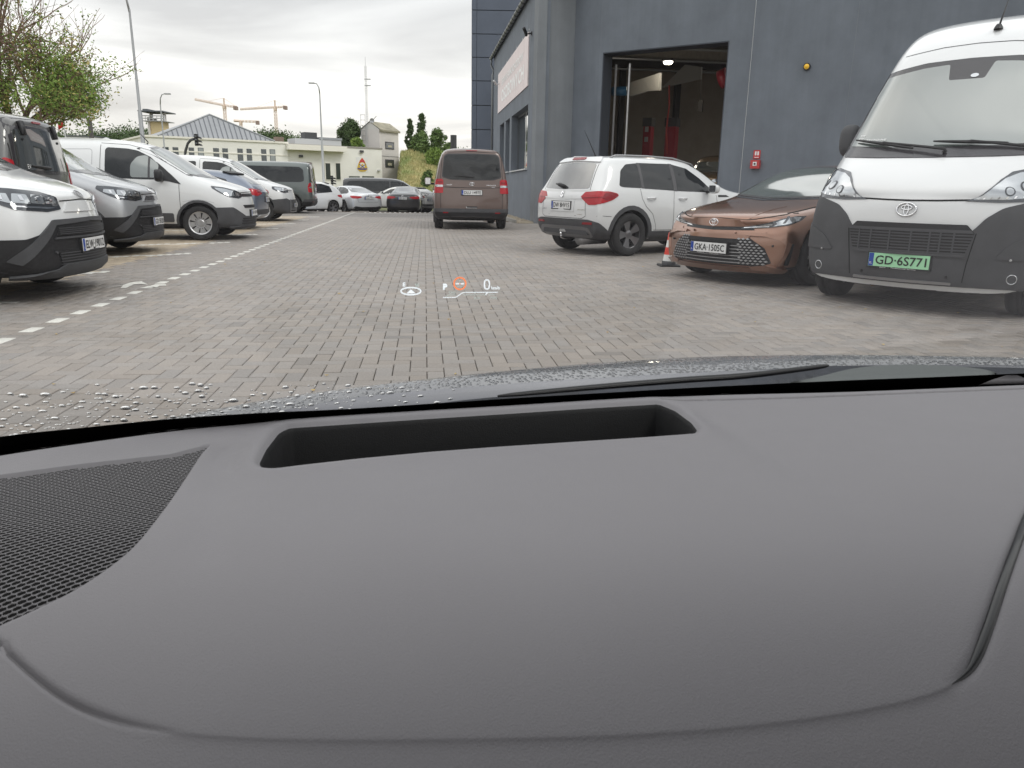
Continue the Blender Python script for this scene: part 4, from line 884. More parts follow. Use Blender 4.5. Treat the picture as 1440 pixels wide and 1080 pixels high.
# ------------------------------------------------------------------ ground
RD = azd(ROADAZ); RN = Vector((RD.y, -RD.x, 0))     # along / across the lane
def uv(p): return p[0] * RN.x + p[1] * RN.y, p[0] * RD.x + p[1] * RD.y     # (v across, u along)
def xy(v, u): return RN * v + RD * u
def pavemat(name, mode):
    m = bpy.data.materials.new(name); m.use_nodes = True; t = m.node_tree; b = t.nodes['Principled BSDF']; n_ = t.nodes.new; l = t.links.new
    if mode == 'attr': a = n_('ShaderNodeAttribute'); a.attribute_name = 'pc'; src = a.outputs['Color']
    else: a = n_('ShaderNodeObjectInfo'); src = a.outputs['Color']
    g = n_('ShaderNodeNewGeometry')
    n1 = n_('ShaderNodeTexNoise'); n1.inputs['Scale'].default_value = .55; n1.inputs['Detail'].default_value = 7; n1.inputs['Roughness'].default_value = .65; l(g.outputs['Position'], n1.inputs['Vector'])
    n2 = n_('ShaderNodeTexNoise'); n2.inputs['Scale'].default_value = 85; n2.inputs['Detail'].default_value = 5; n2.inputs['Roughness'].default_value = .7; l(g.outputs['Position'], n2.inputs['Vector'])
    r1 = n_('ShaderNodeMapRange'); r1.inputs[1].default_value = .3; r1.inputs[2].default_value = .7; r1.inputs[3].default_value = .84; r1.inputs[4].default_value = 1.10; l(n1.outputs['Fac'], r1.inputs[0])
    r2 = n_('ShaderNodeMapRange'); r2.inputs[1].default_value = .3; r2.inputs[2].default_value = .7; r2.inputs[3].default_value = .80; r2.inputs[4].default_value = 1.2; l(n2.outputs['Fac'], r2.inputs[0])
    mu = n_('ShaderNodeMath'); mu.operation = 'MULTIPLY'; l(r1.outputs[0], mu.inputs[0]); l(r2.outputs[0], mu.inputs[1])
    v = n_('ShaderNodeVectorMath'); v.operation = 'SCALE'; l(src, v.inputs[0]); l(mu.outputs[0], v.inputs['Scale']); l(v.outputs[0], b.inputs['Base Color'])
    rr = n_('ShaderNodeMapRange'); rr.inputs[3].default_value = .42; rr.inputs[4].default_value = .85; l(n1.outputs['Fac'], rr.inputs[0]); l(rr.outputs[0], b.inputs['Roughness'])
    bp = n_('ShaderNodeBump'); bp.inputs['Strength'].default_value = .35; bp.inputs['Distance'].default_value = .003; l(n2.outputs['Fac'], bp.inputs['Height']); l(bp.outputs[0], b.inputs['Normal'])
    return m
PA, PO = pavemat('paver_concrete', 'attr'), pavemat('paver_concrete_single', 'obj')
joint = mat('joint_sand', (.085, .060, .042), .95, noise_amt=.4, noise_scale=30)
def farpave():
    m = mat('paving_far', (.2, .19, .18), .7); t = m.node_tree; b = t.nodes['Principled BSDF']; n_ = t.nodes.new; l = t.links.new
    g = n_('ShaderNodeNewGeometry'); mp = n_('ShaderNodeMapping'); mp.inputs['Rotation'].default_value = (0, 0, R(-ROADAZ) * -1); l(g.outputs['Position'], mp.inputs[0])
    br = n_('ShaderNodeTexBrick'); br.inputs['Color1'].default_value = (.245, .227, .212, 1); br.inputs['Color2'].default_value = (.212, .197, .185, 1); br.inputs['Mortar'].default_value = (.10, .085, .07, 1)
    br.inputs['Scale'].default_value = 1; br.inputs['Brick Width'].default_value = .2; br.inputs['Row Height'].default_value = .1; br.inputs['Mortar Size'].default_value = .006; l(mp.outputs[0], br.inputs['Vector'])
    n1 = n_('ShaderNodeTexNoise'); n1.inputs['Scale'].default_value = .5; n1.inputs['Detail'].default_value = 7; l(g.outputs['Position'], n1.inputs['Vector'])
    r1 = n_('ShaderNodeMapRange'); r1.inputs[1].default_value = .3; r1.inputs[2].default_value = .7; r1.inputs[3].default_value = .72; r1.inputs[4].default_value = 1.15; l(n1.outputs['Fac'], r1.inputs[0])
    v = n_('ShaderNodeVectorMath'); v.operation = 'SCALE'; l(br.outputs[0], v.inputs[0]); l(r1.outputs[0], v.inputs['Scale']); l(v.outputs[0], b.inputs['Base Color'])
    return m
# base sheets
grass = mat('verge_grass', (.16, .15, .06), .95, col2=(.07, .10, .03), noise_scale=.6)
tagp(mesh('ground', [(-900, -300, -.42), (900, -300, -.42), (900, 1500, -.42), (-900, 1500, -.42)], [(0, 1, 2, 3)], grass), kind='structure')
yard = [xy(-22, -14), xy(26, -14), xy(26, 33), xy(-22, 33)]
tagp(mesh('paving_base', [(p.x, p.y, -.016) for p in yard], [(0, 1, 2, 3)], joint), kind='structure')
far = [xy(-22, 27.0), xy(26, 27.0), xy(26, 47), xy(-22, 47)]
def gz(u): return -.38 * max(0, min(1, (u - 32) / 6)) ** 1.0
yr = (27.0, 32.0, 38.0, 47.5)
tagp(mesh('yard_paving', [(xy(v, u).x, xy(v, u).y, gz(u) - .002) for u in yr for v in (-26, 26)], [(2 * k, 2 * k + 1, 2 * k + 3, 2 * k + 2) for k in range(3)], farpave()), kind='structure')
tagp(mesh('yard_paving', [(p.x, p.y, -.002) for p in [xy(-22, -14), xy(26, -14), xy(26, 1.6), xy(-22, 1.6)]], [(0, 1, 2, 3)], bpy.data.materials['paving_far']), kind='structure')
rng = random.Random(3)
BL_U = [12.05 + 2.45 * k for k in range(-4, 12)]; lsl = math.tan(R(90 - 60 + ROADAZ * 0))   # bay lines leave the lane obliquely
def bayline(v, u):
    """distance of a point left of the lane to the nearest bay line"""
    if v > -3.62: return 9
    return min(abs((u - uk) - (v + 3.6) * .60) for uk in BL_U) * .86
white = (.60, .59, .55)
VD = -29   # column of the dotted line, in cells
pav = []
for j in range(16, 271):
    for i in range(-170, 150):
        s = (i - j) % 4
        if s == 0: c = ((i + 1) * .1, (j + .5) * .1); hor = True
        elif s == 3: c = ((i + .5) * .1, (j + 1) * .1); hor = False
        else: continue
        p = xy(*c)
        if p.y < 1.9 or abs(p.x) > .72 * p.y + .9: continue
        v, u = c
        if v > 1.9 + .0 * u and u > 24.5: continue
        if not hor and i == VD: col = white
        elif v < -3.62 and bayline(v, u) < .075: col = white
        elif v < -3.95:
            k = rng.uniform(.86, 1.14); col = (.37 * k, .305 * k, .228 * k)
        else:
            k = rng.uniform(.91, 1.09); w = rng.uniform(-.006, .006); col = (.248 * k + w, .224 * k, .205 * k - w)
        d = rng.random()
        if col != white and d < .03: col = tuple(x * .86 for x in col)
        pav.append((p, hor, col, v, u))
# the 300 that show largest: in view, nearest
def vis(p):
    x, y = proj(p); return -20 < x < 1460 and y < np.interp(x, [0, 330, 480, 720, 960, 1200, 1440], [612, 575, 548, 522, 505, 500, 506])
cand = sorted([q for q in pav if q[0].length < 8 and vis(q[0])], key=lambda q: q[0].length)[:300]
cs = set(id(q) for q in cand)
def paver_geo(hor, gap=.0045, ch=.004):
    a, b = (.1, .05) if hor else (.05, .1); a -= gap / 2; b -= gap / 2
    vs = [(-a, -b, -.014), (a, -b, -.014), (a, b, -.014), (-a, b, -.014), (-a, -b, -.003), (a, -b, -.003), (a, b, -.003), (-a, b, -.003), (-a + ch, -b + ch, 0), (a - ch, -b + ch, 0), (a - ch, b - ch, 0), (-a + ch, b - ch, 0)]
    fs = [(8, 9, 10, 11)] + [(x + i, x + (i + 1) % 4, x + 4 + (i + 1) % 4, x + 4 + i) for x in (0, 4) for i in range(4)]
    return np.array(vs), np.array([f for f in fs])
GEO = {h: paver_geo(h) for h in (True, False)}
ang = R(-ROADAZ)
rest = [q for q in pav if id(q) not in cs]
Vn = np.zeros((len(rest) * 12, 3)); Fn = np.zeros((len(rest) * 9, 4), int); Cn = np.ones((len(rest) * 12, 4))
ca, sa = math.cos(ang), math.sin(ang)
for k, (p, hor, col, v, u) in enumerate(rest):
    g, f = GEO[hor]; tx, ty, tz = rng.gauss(0, .006), rng.gauss(0, .006), rng.gauss(0, .0007)
    z = g[:, 2] + (g[:, 0] * tx + g[:, 1] * ty) * (g[:, 2] > -.01) + tz
    Vn[k * 12:(k + 1) * 12] = np.c_[g[:, 0] * ca - g[:, 1] * sa + p.x, g[:, 0] * sa + g[:, 1] * ca + p.y, z]
    Fn[k * 9:(k + 1) * 9] = f + k * 12; Cn[k * 12:(k + 1) * 12, :3] = col
me = bpy.data.meshes.new('paving'); me.vertices.add(len(Vn)); me.vertices.foreach_set('co', Vn.ravel())
me.loops.add(Fn.size); me.loops.foreach_set('vertex_index', Fn.ravel().astype(np.int32)); me.polygons.add(len(Fn)); me.polygons.foreach_set('loop_start', np.arange(0, Fn.size, 4, dtype=np.int32))
me.update(); at = me.color_attributes.new('pc', 'FLOAT_COLOR', 'POINT'); at.data.foreach_set('color', Cn.ravel()); me.materials.append(PA)
pv = tagp(link('pavement', me), kind='structure')
pm = {}
for h in (True, False):
    g, f = GEO[h]; m_ = bpy.data.meshes.new('paver'); m_.from_pydata(g.tolist(), [], f.tolist()); m_.materials.append(PO); pm[h] = m_
for (p, hor, col, v, u) in cand:
    o = link('paver', pm[hor], pv, (p.x, p.y, rng.gauss(0, .0007)), ang); o.rotation_euler = (rng.gauss(0, .006), rng.gauss(0, .006), ang); o.color = (*col, 1)
# markings beyond the modelled pavers and painted ones
mk = mat('road_marking_white', white, .7, noise_amt=.2, noise_scale=20)
mb = MB()
def flat(mb, pts, z=.003): mb.add([(p[0], p[1], z) for p in pts], [tuple(range(len(pts)))])
u = 27.1
while u < 44:
    mb.add([(xy(v_, u_).x, xy(v_, u_).y, gz(u_) + .004) for v_, u_ in ((VD * .1, u), (VD * .1 + .1, u), (VD * .1 + .1, u + .24), (VD * .1, u + .24))], [(0, 1, 2, 3)]); u += .4
for uk in BL_U:
    if 23 < uk < 31: flat(mb, [xy(-3.6, uk), xy(-3.6, uk + .14), xy(-8.5, uk + .14 - 2.9), xy(-8.5, uk - 2.9)])
for pts in ([(695,172),(830,148),(880,130),(955,122),(1000,146),(955,140),(905,143),(850,168),(815,168),(830,150)], [(940,168),(1010,155),(1050,142),(1120,143),(1122,152),(1075,152),(1060,165),(1035,160),(980,169)]):
    flat(mb, [at_z(x / 4.8, 370 + y / 4.8, .004) for x, y in pts], .004)
mb.add([at_z(x, y, z) for x, y, z in ((464, 303, .006), (484, 295.5, -.36), (488, 295.5, -.36), (469, 303, .006))], [(0, 1, 2, 3)]) if False else None
for k in range(14): flat(mb, [at_z(x, y) for x, y in ((512 + k * 7, 298.7), (515 + k * 7, 298.7), (515.3 + k * 7, 299.2), (512.3 + k * 7, 299.2))], .0035)
tagp(mb.build('road_markings', mk), kind='structure')
def strip_(mb, q, h):
    """a marking on the falling part: quad given as (v, u) corners"""
    mb.add([(xy(v, u).x, xy(v, u).y, gz(u) + h) for v, u in q], [(0, 1, 2, 3)])
mb = MB(); strip_(mb, ((-8.2, 32.02), (-3.9, 32.02), (-3.9, 37.9), (-8.2, 37.9)), .006)
tagp(mb.build('blue_parking_bay', mat('blue_marking', (.18, .26, .44), .7, noise_amt=.2)), kind='structure')
mb = MB(); strip_(mb, ((-3.9, 32.02), (-3.75, 32.02), (-3.75, 37.9), (-3.9, 37.9)), .008)
tagp(mb.build('bay_edge_line', mk), kind='structure')
# fallen leaves on the paving
mb = MB()
for k in range(90):
    a, b = rng.uniform(-3.5, 5.5), rng.uniform(3.5, 16) ** 1.0
    p = xy(a, b); s_ = rng.uniform(.008, .022); r_ = rng.uniform(0, 6.28)
    mb.add([(p.x + s_ * math.cos(r_ + q) * (1.0 if i % 2 else .6), p.y + s_ * math.sin(r_ + q) * (1.0 if i % 2 else .6), .004 + .006 * (i % 2)) for i, q in enumerate((0, 1.3, 2.6, 3.9, 5.2))], [(0, 1, 2, 3, 4)])
tagp(mb.build('fallen_leaves', mat('dry_leaf', (.42, .33, .14), .8, col2=(.3, .18, .08))), kind='stuff')

# ------------------------------------------------------------------ walls of the workshop
plas = mat('blue_grey_render', (.155, .175, .205), .85, noise_amt=.10, noise_scale=1.2, bump=.5, bump_scale=150)
plas_lit = mat('grey_render_lit', (.205, .220, .238), .85, noise_amt=.08, noise_scale=1.2, bump=.5, bump_scale=150)  # paler copy of the wall render; the pier's brighter facing is painted in
reveal = mat('dark_reveal', (.045, .052, .066), .7); frame_m = mat('window_frame_grey', (.10, .11, .125), .5)
wglass = mat('window_glass', (.05, .06, .065), .03, 0, 1., 1., ior=1.7)
trim = mat('white_trim', (.55, .56, .57), .5); zinc = mat('gutter_zinc', (.19, .20, .21), .4, .6)
SD = azd(-7.1); SN = Vector((-SD.y, SD.x, 0))     # side wall runs along SD; SN points to the lane
S0 = at_y(752, 262, 24.0); S0.z = 0
def hitplane(px, py, P0, D):
    """(distance along D, height) where the sight line meets a vertical wall"""
    r = ray(px, py); n = Vector((D.y, -D.x, 0)); t = (P0.dot(n)) / r.dot(n)
    q = Vector((0, 0, CAMZ)) + r * t; return (q - P0).dot(D), q.z
def rowm(P0, D, N_): return Matrix.Translation(P0) @ Matrix((D, N_, Vector((0, 0, 1)))).transposed().to_4x4()
MS = rowm(S0, SD, SN)      # local: x along the wall (away), y out to the lane, z up
wb = empty('workshop_building', S0, label='long blue grey rendered workshop with an open gate behind the parked cars', cat='building')
LS = 13.8; HE = 7.0
def put(mb, name, m, smooth=False, **k):
    o = mb.build(name, m, None, smooth, **k); o.parent = wb; o.matrix_parent_inverse = wb.matrix_basis.inverted() if False else Matrix.Translation(-S0); return o
# window strip
wn = [(hitplane(a, 230, S0, SD)[0], hitplane(b, 230, S0, SD)[0]) for a, b in ((741, 718.5), (716, 710.3), (708.3, 702.5))]
z0, z1 = hitplane(741, 237, S0, SD)[1], hitplane(741, 147.5, S0, SD)[1]
mb = MB(); xs = [0] + [q for w in wn for q in w] + [LS]
mb.box((0, -.35, 0), (LS, 0, z0), MS); mb.box((0, -.35, z1), (LS, 0, HE), MS)
for k in range(0, len(xs), 2): mb.box((xs[k], -.35, z0), (xs[k + 1], 0, z1), MS)
put(mb, 'wall', plas)
for a, b in wn:
    f = put(MB().box((a, -.30, z0), (b, -.24, z0 + .07), MS).box((a, -.30, z1 - .07), (b, -.24, z1), MS).box((a, -.30, z0 + .07), (a + .07, -.24, z1 - .07), MS).box((b - .07, -.30, z0 + .07), (b, -.24, z1 - .07), MS), 'window_frame', frame_m)
    put(MB().box((a + .07, -.28, z0 + .07), (b - .07, -.27, z1 - .07), MS), 'window_pane', wglass)
a, b = wn[0]; mid = a + (b - a) * .45
put(MB().box((a + .30, -.24, z0 + .10), (a + .36, -.20, z1 - .1), MS).box((mid, -.24, z0 + .05), (mid + .05, -.22, z1 - .05), MS), 'window_mullion', trim)
for w in wn: put(MB().box((w[0] - .03, -.20, z0 - .035), (w[1] + .03, .06, z0 + .002), MS), 'window_sill', trim)
# gutter with brackets at the eaves, and its downpipe
g = MB()
n = 12; gp = [(.02 + .085 * (1 - math.cos(math.pi * k / 8)), HE - .02 - .085 * math.sin(math.pi * k / 8)) for k in range(9)]
for x0, x1 in ((0, LS + .35),):
    v = [MS @ Vector((x, y, z)) for x in (x0, x1) for y, z in gp + [(y, z + .004) for y, z in gp[::-1]]]; m_ = len(gp) * 2
    g.add(v, [(i, (i + 1) % m_, m_ + (i + 1) % m_, m_ + i) for i in range(m_)])
put(g, 'gutter', zinc, True)
x = .3
while x < LS:
    put(MB().tube([MS @ Vector((x, y + (.0), z - .006)) for y, z in gp], .014, 6), 'gutter_bracket', mat('b', .05, .5) if 'bkm' not in M_ else M_['bkm'], True)
    M_['bkm'] = bpy.data.materials['b']; x += .62
M_['bkm'].name = 'bracket_dark'
put(MB().tube([MS @ Vector(p) for p in ((LS + .2, .10, HE - .12), (LS + .2, .12, HE - .35), (LS + .05, .0, HE - .6), (LS + .05, .06, HE - .8), (LS + .05, .06, .1))], .05, 10), 'downpipe', zinc, True)
put(MB().box((-.2, -8, HE), (LS + .3, .0, HE + .12), MS).box((-.2, .0, HE - .015), (LS + .3, .05, HE + .12), MS), 'roof_edge', reveal)
put(MB().box((-.04, -.25, 0), (.0, .02, HE), MS), 'corner_bead', plas_lit)
put(MB().box((.62, .0, 0), (.645, .012, HE), MS), 'movement_joint', trim)
put(MB().tube([MS @ Vector((.36, .02, 2.2)), MS @ Vector((.36, .02, 6.3))], .012, 6), 'cable_conduit', trim)
# front: narrow pier, then the long facade
C1 = at_y(801, 262, 24.4); C1.z = 0; C2 = at_y(835, 262, 23.55); C2.z = 0
S0b = S0.copy()
FD = azd(124.2); FN = Vector((-.562, -.827, 0))   # facade direction (towards the right, nearer) and outward normal
HF = 9.5
def slab(A, B, z0, z1, t=.35):
    D = (B - A).normalized(); N_ = Vector((D.y, -D.x, 0)); return (A, B, D, N_)
def wallq(mb, A, B, h0, h1, t=.35):
    D = (B - A).normalized(); N_ = Vector((-D.y, D.x, 0))
    v = [A, B, B + N_ * t, A + N_ * t]; mb.add([(p.x, p.y, h) for h in (h0, h1) for p in v], [(0, 1, 5, 4), (1, 2, 6, 5), (2, 3, 7, 6), (3, 0, 4, 7), (4, 5, 6, 7), (3, 2, 1, 0)])
mb = MB(); wallq(mb, S0b, C1, 0, HF); put(mb, 'pier', plas_lit)
MF = rowm(C2, FD, FN)
mb = MB(); wallq(mb, C1 + Vector((.002, 0, 0)), C2, 0, HF); put(mb, 'wall', plas)
gl_, gt = hitplane(848, 75, C2, FD); gr_, gt2 = hitplane(1026, 56, C2, FD); GT = (gt + gt2) / 2
sx = hitplane(1050, 150, C2, FD)[0]; LF = 17
mb = MB(); mb.box((0, -.35, 0), (gl_, 0, HF), MF); mb.box((gl_, -.35, GT), (gr_, 0, HF), MF); mb.box((gr_, -.35, 0), (sx - .012, 0, HF), MF); put(mb, 'wall', plas)
mb = MB(); mb.box((sx + .012, -.35, 0), (LF, 0.004, HF), MF); put(mb, 'wall', plas)
put(MB().box((sx - .012, -.3, 0), (sx + .012, -.012, HF), MF), 'movement_joint', trim)
put(MB().box((sx + 2.5, .004, 0), (sx + 2.508, .007, HF), MF), 'plaster_seam', plas_lit)
# dark sheet reveals round the gate
put(MB().box((gl_, -.55, 0), (gl_ + .03, -.002, GT), MF).box((gl_ + .03, -.55, GT - .03), (gr_, -.002, GT), MF).box((gr_ - .03, -.55, 0), (gr_, -.002, GT - .03), MF), 'gate_reveal', reveal)
for pm_ in (plas, plas_lit):      # rain streaks and blotches down the render
    t = pm_.node_tree; b = t.nodes['Principled BSDF']; co = t.nodes.new('ShaderNodeNewGeometry'); mp = t.nodes.new('ShaderNodeMapping'); mp.inputs['Scale'].default_value = (2.2, 2.2, .16); t.links.new(co.outputs['Position'], mp.inputs[0])
    n = t.nodes.new('ShaderNodeTexNoise'); n.inputs['Scale'].default_value = 1.6; n.inputs['Detail'].default_value = 8; n.inputs['Roughness'].default_value = .65; t.links.new(mp.outputs[0], n.inputs['Vector'])
    mr = t.nodes.new('ShaderNodeMapRange'); mr.inputs[1].default_value = .3; mr.inputs[2].default_value = .7; mr.inputs[3].default_value = .92; mr.inputs[4].default_value = 1.06; t.links.new(n.outputs['Fac'], mr.inputs[0])
    src = b.inputs['Base Color'].links[0].from_socket; v = t.nodes.new('ShaderNodeVectorMath'); v.operation = 'SCALE'; t.links.new(src, v.inputs[0]); t.links.new(mr.outputs[0], v.inputs['Scale']); t.links.new(v.outputs[0], b.inputs['Base Color'])
# sign banner on the side wall
a0, t0 = hitplane(744.5, 52, S0, SD); a1, t1 = hitplane(701.5, 100, S0, SD); _, b0 = hitplane(744.5, 122, S0, SD); _, b1 = hitplane(701.5, 157, S0, SD)
zt, zb = (t0 + t1) / 2, (b0 + b1) / 2; bw, bh = a1 - a0, zt - zb
signw = mat('sign_white', (.93, .93, .93), .5)
sg = empty('wall_sign', MS @ Vector(((a0 + a1) / 2, .03, (zt + zb) / 2)), label='pale pink banner with white lettering on the side wall above the windows', cat='sign')
Msg = Matrix((-SD, Vector((0, 0, 1)), SN)).transposed().to_4x4()
sg.matrix_world = Matrix.Translation(sg.location) @ Msg
MB().box((-bw / 2, -bh / 2, -.03), (bw / 2, bh / 2, .0)).build('board', mat('pink_banner', (.76, .67, .67), .6, noise_amt=.06, noise_scale=2), sg)
text_on('lettering', 'SERWIS SAMOCHOD\u00d3W', bw * .72, bh * .20, Matrix.Translation((.2, bh * .20, 0)), signw, sg, .02, .006)
text_on('lettering', 'OSOBOWYCH', bw * .74, bh * .30, Matrix.Translation((.3, -bh * .16, 0)), signw, sg, .03, .006)
for k in range(7): MB().lathe([(0, .012), (.03, .008), (.035, 0)], 8, Matrix.Translation((-bw / 2 + bw * k / 6, bh / 2 + .06, -.02))).build('eyelet', M_['rim'], sg)
# cameras on the side wall
def wallcam(px, py, label, m, s=1):
    a, z = hitplane(px, py, S0, SD); o = empty('security_camera', MS @ Vector((a, 0, z)), label=label, cat='camera'); o.matrix_world = Matrix.Translation(MS @ Vector((a, 0, z))) @ Matrix((-SD, SN, Vector((0, 0, 1)))).transposed().to_4x4()
    MB().box((-.05, 0, -.05), (.05, .03, .05)).tube([(0, .03, 0), (0, .16, -.02)], .02, 8).build('bracket', m, o)
    MB().tube([(-.10 * s, .16, -.04), (.0, .20, .02), (.16 * s, .28, .10)], [.045, .05, .05], 10).build('housing', m, o, True); return o
wallcam(748, 47, 'dark flood lamp camera on a bracket above the banner corner', M_['plasticd'], 1.2)
wallcam(703, 118, 'white camera on a bracket at the far end of the banner', trim, 1)
# fire alarm box, notice and yellow beacon on the facade
a, z = hitplane(1064, 224, C2, FD); fa = empty('fire_alarm_box', MF @ Vector((a, .01, z)), label='small red fire alarm box with a red notice above it, on the grey facade', cat='alarm box'); fa.matrix_world = MF @ Matrix.Translation((a, .008, z))
MB().box((-.09, 0, .02), (.09, .012, .23)).build('notice', M_['redtrim'], fa)
MB().box((-.055, .012, .10), (-.01, .015, .20)).box((.01, .012, .10), (.055, .015, .20)).box((-.06, .012, .04), (.06, .015, .06)).build('notice_print', M_['inkw'], fa)
MB().box((-.12, 0, -.24), (.12, .12, -.02)).build('box', mat('alarm_red', (.45, .02, .02), .35, coat=.5), fa)
MB().box((-.05, .12, -.17), (.05, .128, -.07)).build('push_plate', M_['inkw'], fa)
MB().lathe([(0, .016), (.022, .014), (.026, 0)], 12, Matrix.Translation((0, .128, -.12)) @ Matrix.Rotation(R(-90), 4, 'X')).build('button', M_['ink'], fa)
a, z = hitplane(1135, 94, C2, FD); yb = empty('warning_beacon', (0, 0, 0), label='small round yellow beacon high on the grey facade', cat='beacon'); yb.matrix_world = MF @ Matrix.Translation((a, .008, z)) @ Matrix.Rotation(R(-90), 4, 'X')
MB().lathe([(0, .05), (.085, .05), (.09, .03), (.09, 0)], 18).build('base', M_['plasticd'], yb)
MB().lathe([(0, .10), (.04, .09), (.065, .05)], 16).build('lens', mat('amber', (.65, .38, .03), .3, emit=.25), yb, True)

# ------------------------------------------------------------------ inside the workshop
MI = Matrix.Translation(C2) @ Matrix((FD, -FN, Vector((0, 0, 1)))).transposed().to_4x4()    # x along, y inwards
beige = mat('workshop_wall_beige', (.34, .29, .23), .8, noise_amt=.1, noise_scale=1.5); ceil = mat('workshop_ceiling', (.36, .33, .29), .8, noise_amt=.12)
dk = mat('dark_interior', (.06, .055, .05), .8)
room = empty('workshop_room', MS @ Vector((6, -4, 0)), label='beige walled workshop interior seen through the open gate', cat='room')
def rp(mb, name, m, par=None, smooth=False, **k):
    o = mb.build(name, m, None, smooth, **k); p = par or room; bpy.context.view_layer.update(); o.parent = p; o.matrix_parent_inverse = p.matrix_world.inverted(); return o
hc = 6.9; XB = 13.2
Pq = [C2 - FN * .45 - FD * .1, C2 + FD * 11 - FN * .45, MS @ Vector((XB, -16, 0)), MS @ Vector((XB, -.6, 0)), MS @ Vector((.7, -.6, 0))]; Pq = [(p.x, p.y) for p in Pq]
rp(MB().prism(Pq, -.03, .012), 'floor', mat('workshop_floor', (.16, .15, .14), .5, noise_amt=.2))
rp(MB().prism(Pq, hc, hc + .2), 'ceiling', ceil)
rp(MB().box((XB, -16, 0), (XB + .2, -.6, 2.3), MS), 'dado', mat('dado_dark', (.10, .08, .065), .7)); rp(MB().box((XB, -16, 2.3), (XB + .2, -.6, hc), MS), 'rear_wall', beige)
rp(MB().box((.7, -.6, 0), (XB, -.5, hc), MS), 'side_wall', beige); rp(MB().box((-7, -16.2, 0), (XB, -16, hc), MS), 'side_wall', beige)
for k in range(5): rp(MB().box((2.0 + k * 2.4, -15.9, hc - .45), (2.16 + k * 2.4, -.6, hc), MS), 'ceiling_beam', ceil if k % 2 else dk)
for k in range(4): rp(MB().tube([MS @ Vector((3.0 + k * 2.6, -15.5, hc - .7)), MS @ Vector((3.2 + k * 2.6, -.7, hc - .62))], .05, 8), 'ceiling_pipe', M_['satin'])
for k in (-3.2, -5.9, -8.6): rp(MB().box((XB - .3, k - .25, 0), (XB, k, hc), MS), 'wall_column', dk)
# gate tracks just inside
for xx in (gl_ + .10, gl_ + .55):
    rp(MB().box((xx, .62, 0), (xx + .045, .66, GT - .25), MI), 'gate_rail', M_['rim'])
def inpt(px, py, depth):
    r = ray(px, py); n = -FN; t = (C2 + n * depth).dot(n) / r.dot(n); return MI.inverted() @ (Vector((0, 0, CAMZ)) + r * t)
def sheet(name, label, pts, depth, m, cat):
    P = [inpt(x, y, depth + dd) for x, y, dd in pts]; mb = MB(); n = len(P)
    mb.add([MI @ p for p in P] + [MI @ (p + Vector((0, .12, 0))) for p in P], [tuple(range(n))[::-1], tuple(range(n, 2 * n))] + [(i, (i + 1) % n, n + (i + 1) % n, n + i) for i in range(n)])
    return tagp(mb.build(name, m), label, cat)
pale = mat('pale_panel', (.40, .39, .37), .7)
sheet('light_panel', 'pale grey hanging panel right of the ceiling lamp inside the gate', [(931, 123, 0), (963, 91, 0), (986, 94, 0), (985, 111, 0)], 5.5, pale, 'panel')
sheet('light_panel', 'darker long hanging panel left of the ceiling lamp inside the gate', [(886, 136, 0), (886, 116, 0), (929, 102, 0), (928, 127, 0), (912, 128, 0)], 6.5, mat('dim_panel', (.30, .29, .27), .7), 'panel')
# lit ceiling lamp
p = inpt(939.5, 88, 6.0); lm = empty('ceiling_lamp', MI @ p, label='lit white ceiling lamp inside the workshop gate', cat='lamp'); lm.matrix_world = Matrix.Translation(MI @ p) @ MI.to_3x3().to_4x4()
MB().box((-.20, -.1, .04), (.20, .1, .12)).build('housing', M_['plasticd'], lm); MB().lathe([(0, -.06), (.12, -.05), (.17, 0), (.17, .04)], 16).build('diffuser', mat('lamp_glow', (1, .93, .82), .5, emit=4), lm, True)
ld = bpy.data.lights.new('lamp_light', 'POINT'); lo = bpy.data.objects.new('lamp_light', ld); COL.objects.link(lo); ld.energy = 42; ld.color = (1, .9, .75); ld.shadow_soft_size = .2; lo.location = MI @ (p + Vector((0, 0, -.25)))
# red air hose hanging from the panel
pts = [MI @ inpt(x, y, 5.3) for x, y in ((941, 120), (941, 150), (939, 165), (937, 185), (938, 200), (938, 216))]
tagp(MB().tube(pts, .028, 8).build('air_hose', mat('red_hose', (.55, .07, .05), .5, emit=0), None, True), 'orange red air hose hanging inside the open gate', 'hose')
# lift columns
for (px, dpth, lab, w_) in ((912, 6.2, 'left red lift column with a dark top', .30), (945, 5.6, 'right red lift column beside the hose', .38)):
    q = inpt(px, 186, dpth); t = empty('lift_column', MI @ Vector((q.x, q.y, 0)), label=lab, cat='car lift'); t.matrix_world = MI @ Matrix.Translation((q.x, q.y, 0))
    h = inpt(px, 166, dpth).z
    MB().box((-w_ / 2, -.15, 0), (w_ / 2, .15, h - .3)).build('post', mat('lift_red', (.33, .02, .03), .4, coat=.4) if 'lred' not in M_ else M_['lred'], t); M_['lred'] = bpy.data.materials['lift_red']
    MB().box((-w_ / 2 - .03, -.18, h - .3), (w_ / 2 + .03, .18, h)).build('head', dk, t)
    if px == 912: MB().box((-.06, -.20, h - .5), (.06, -.15, h - .32)).box((-.06, -.20, h - .85), (.06, -.15, h - .68)).build('switch_box', pale, t)
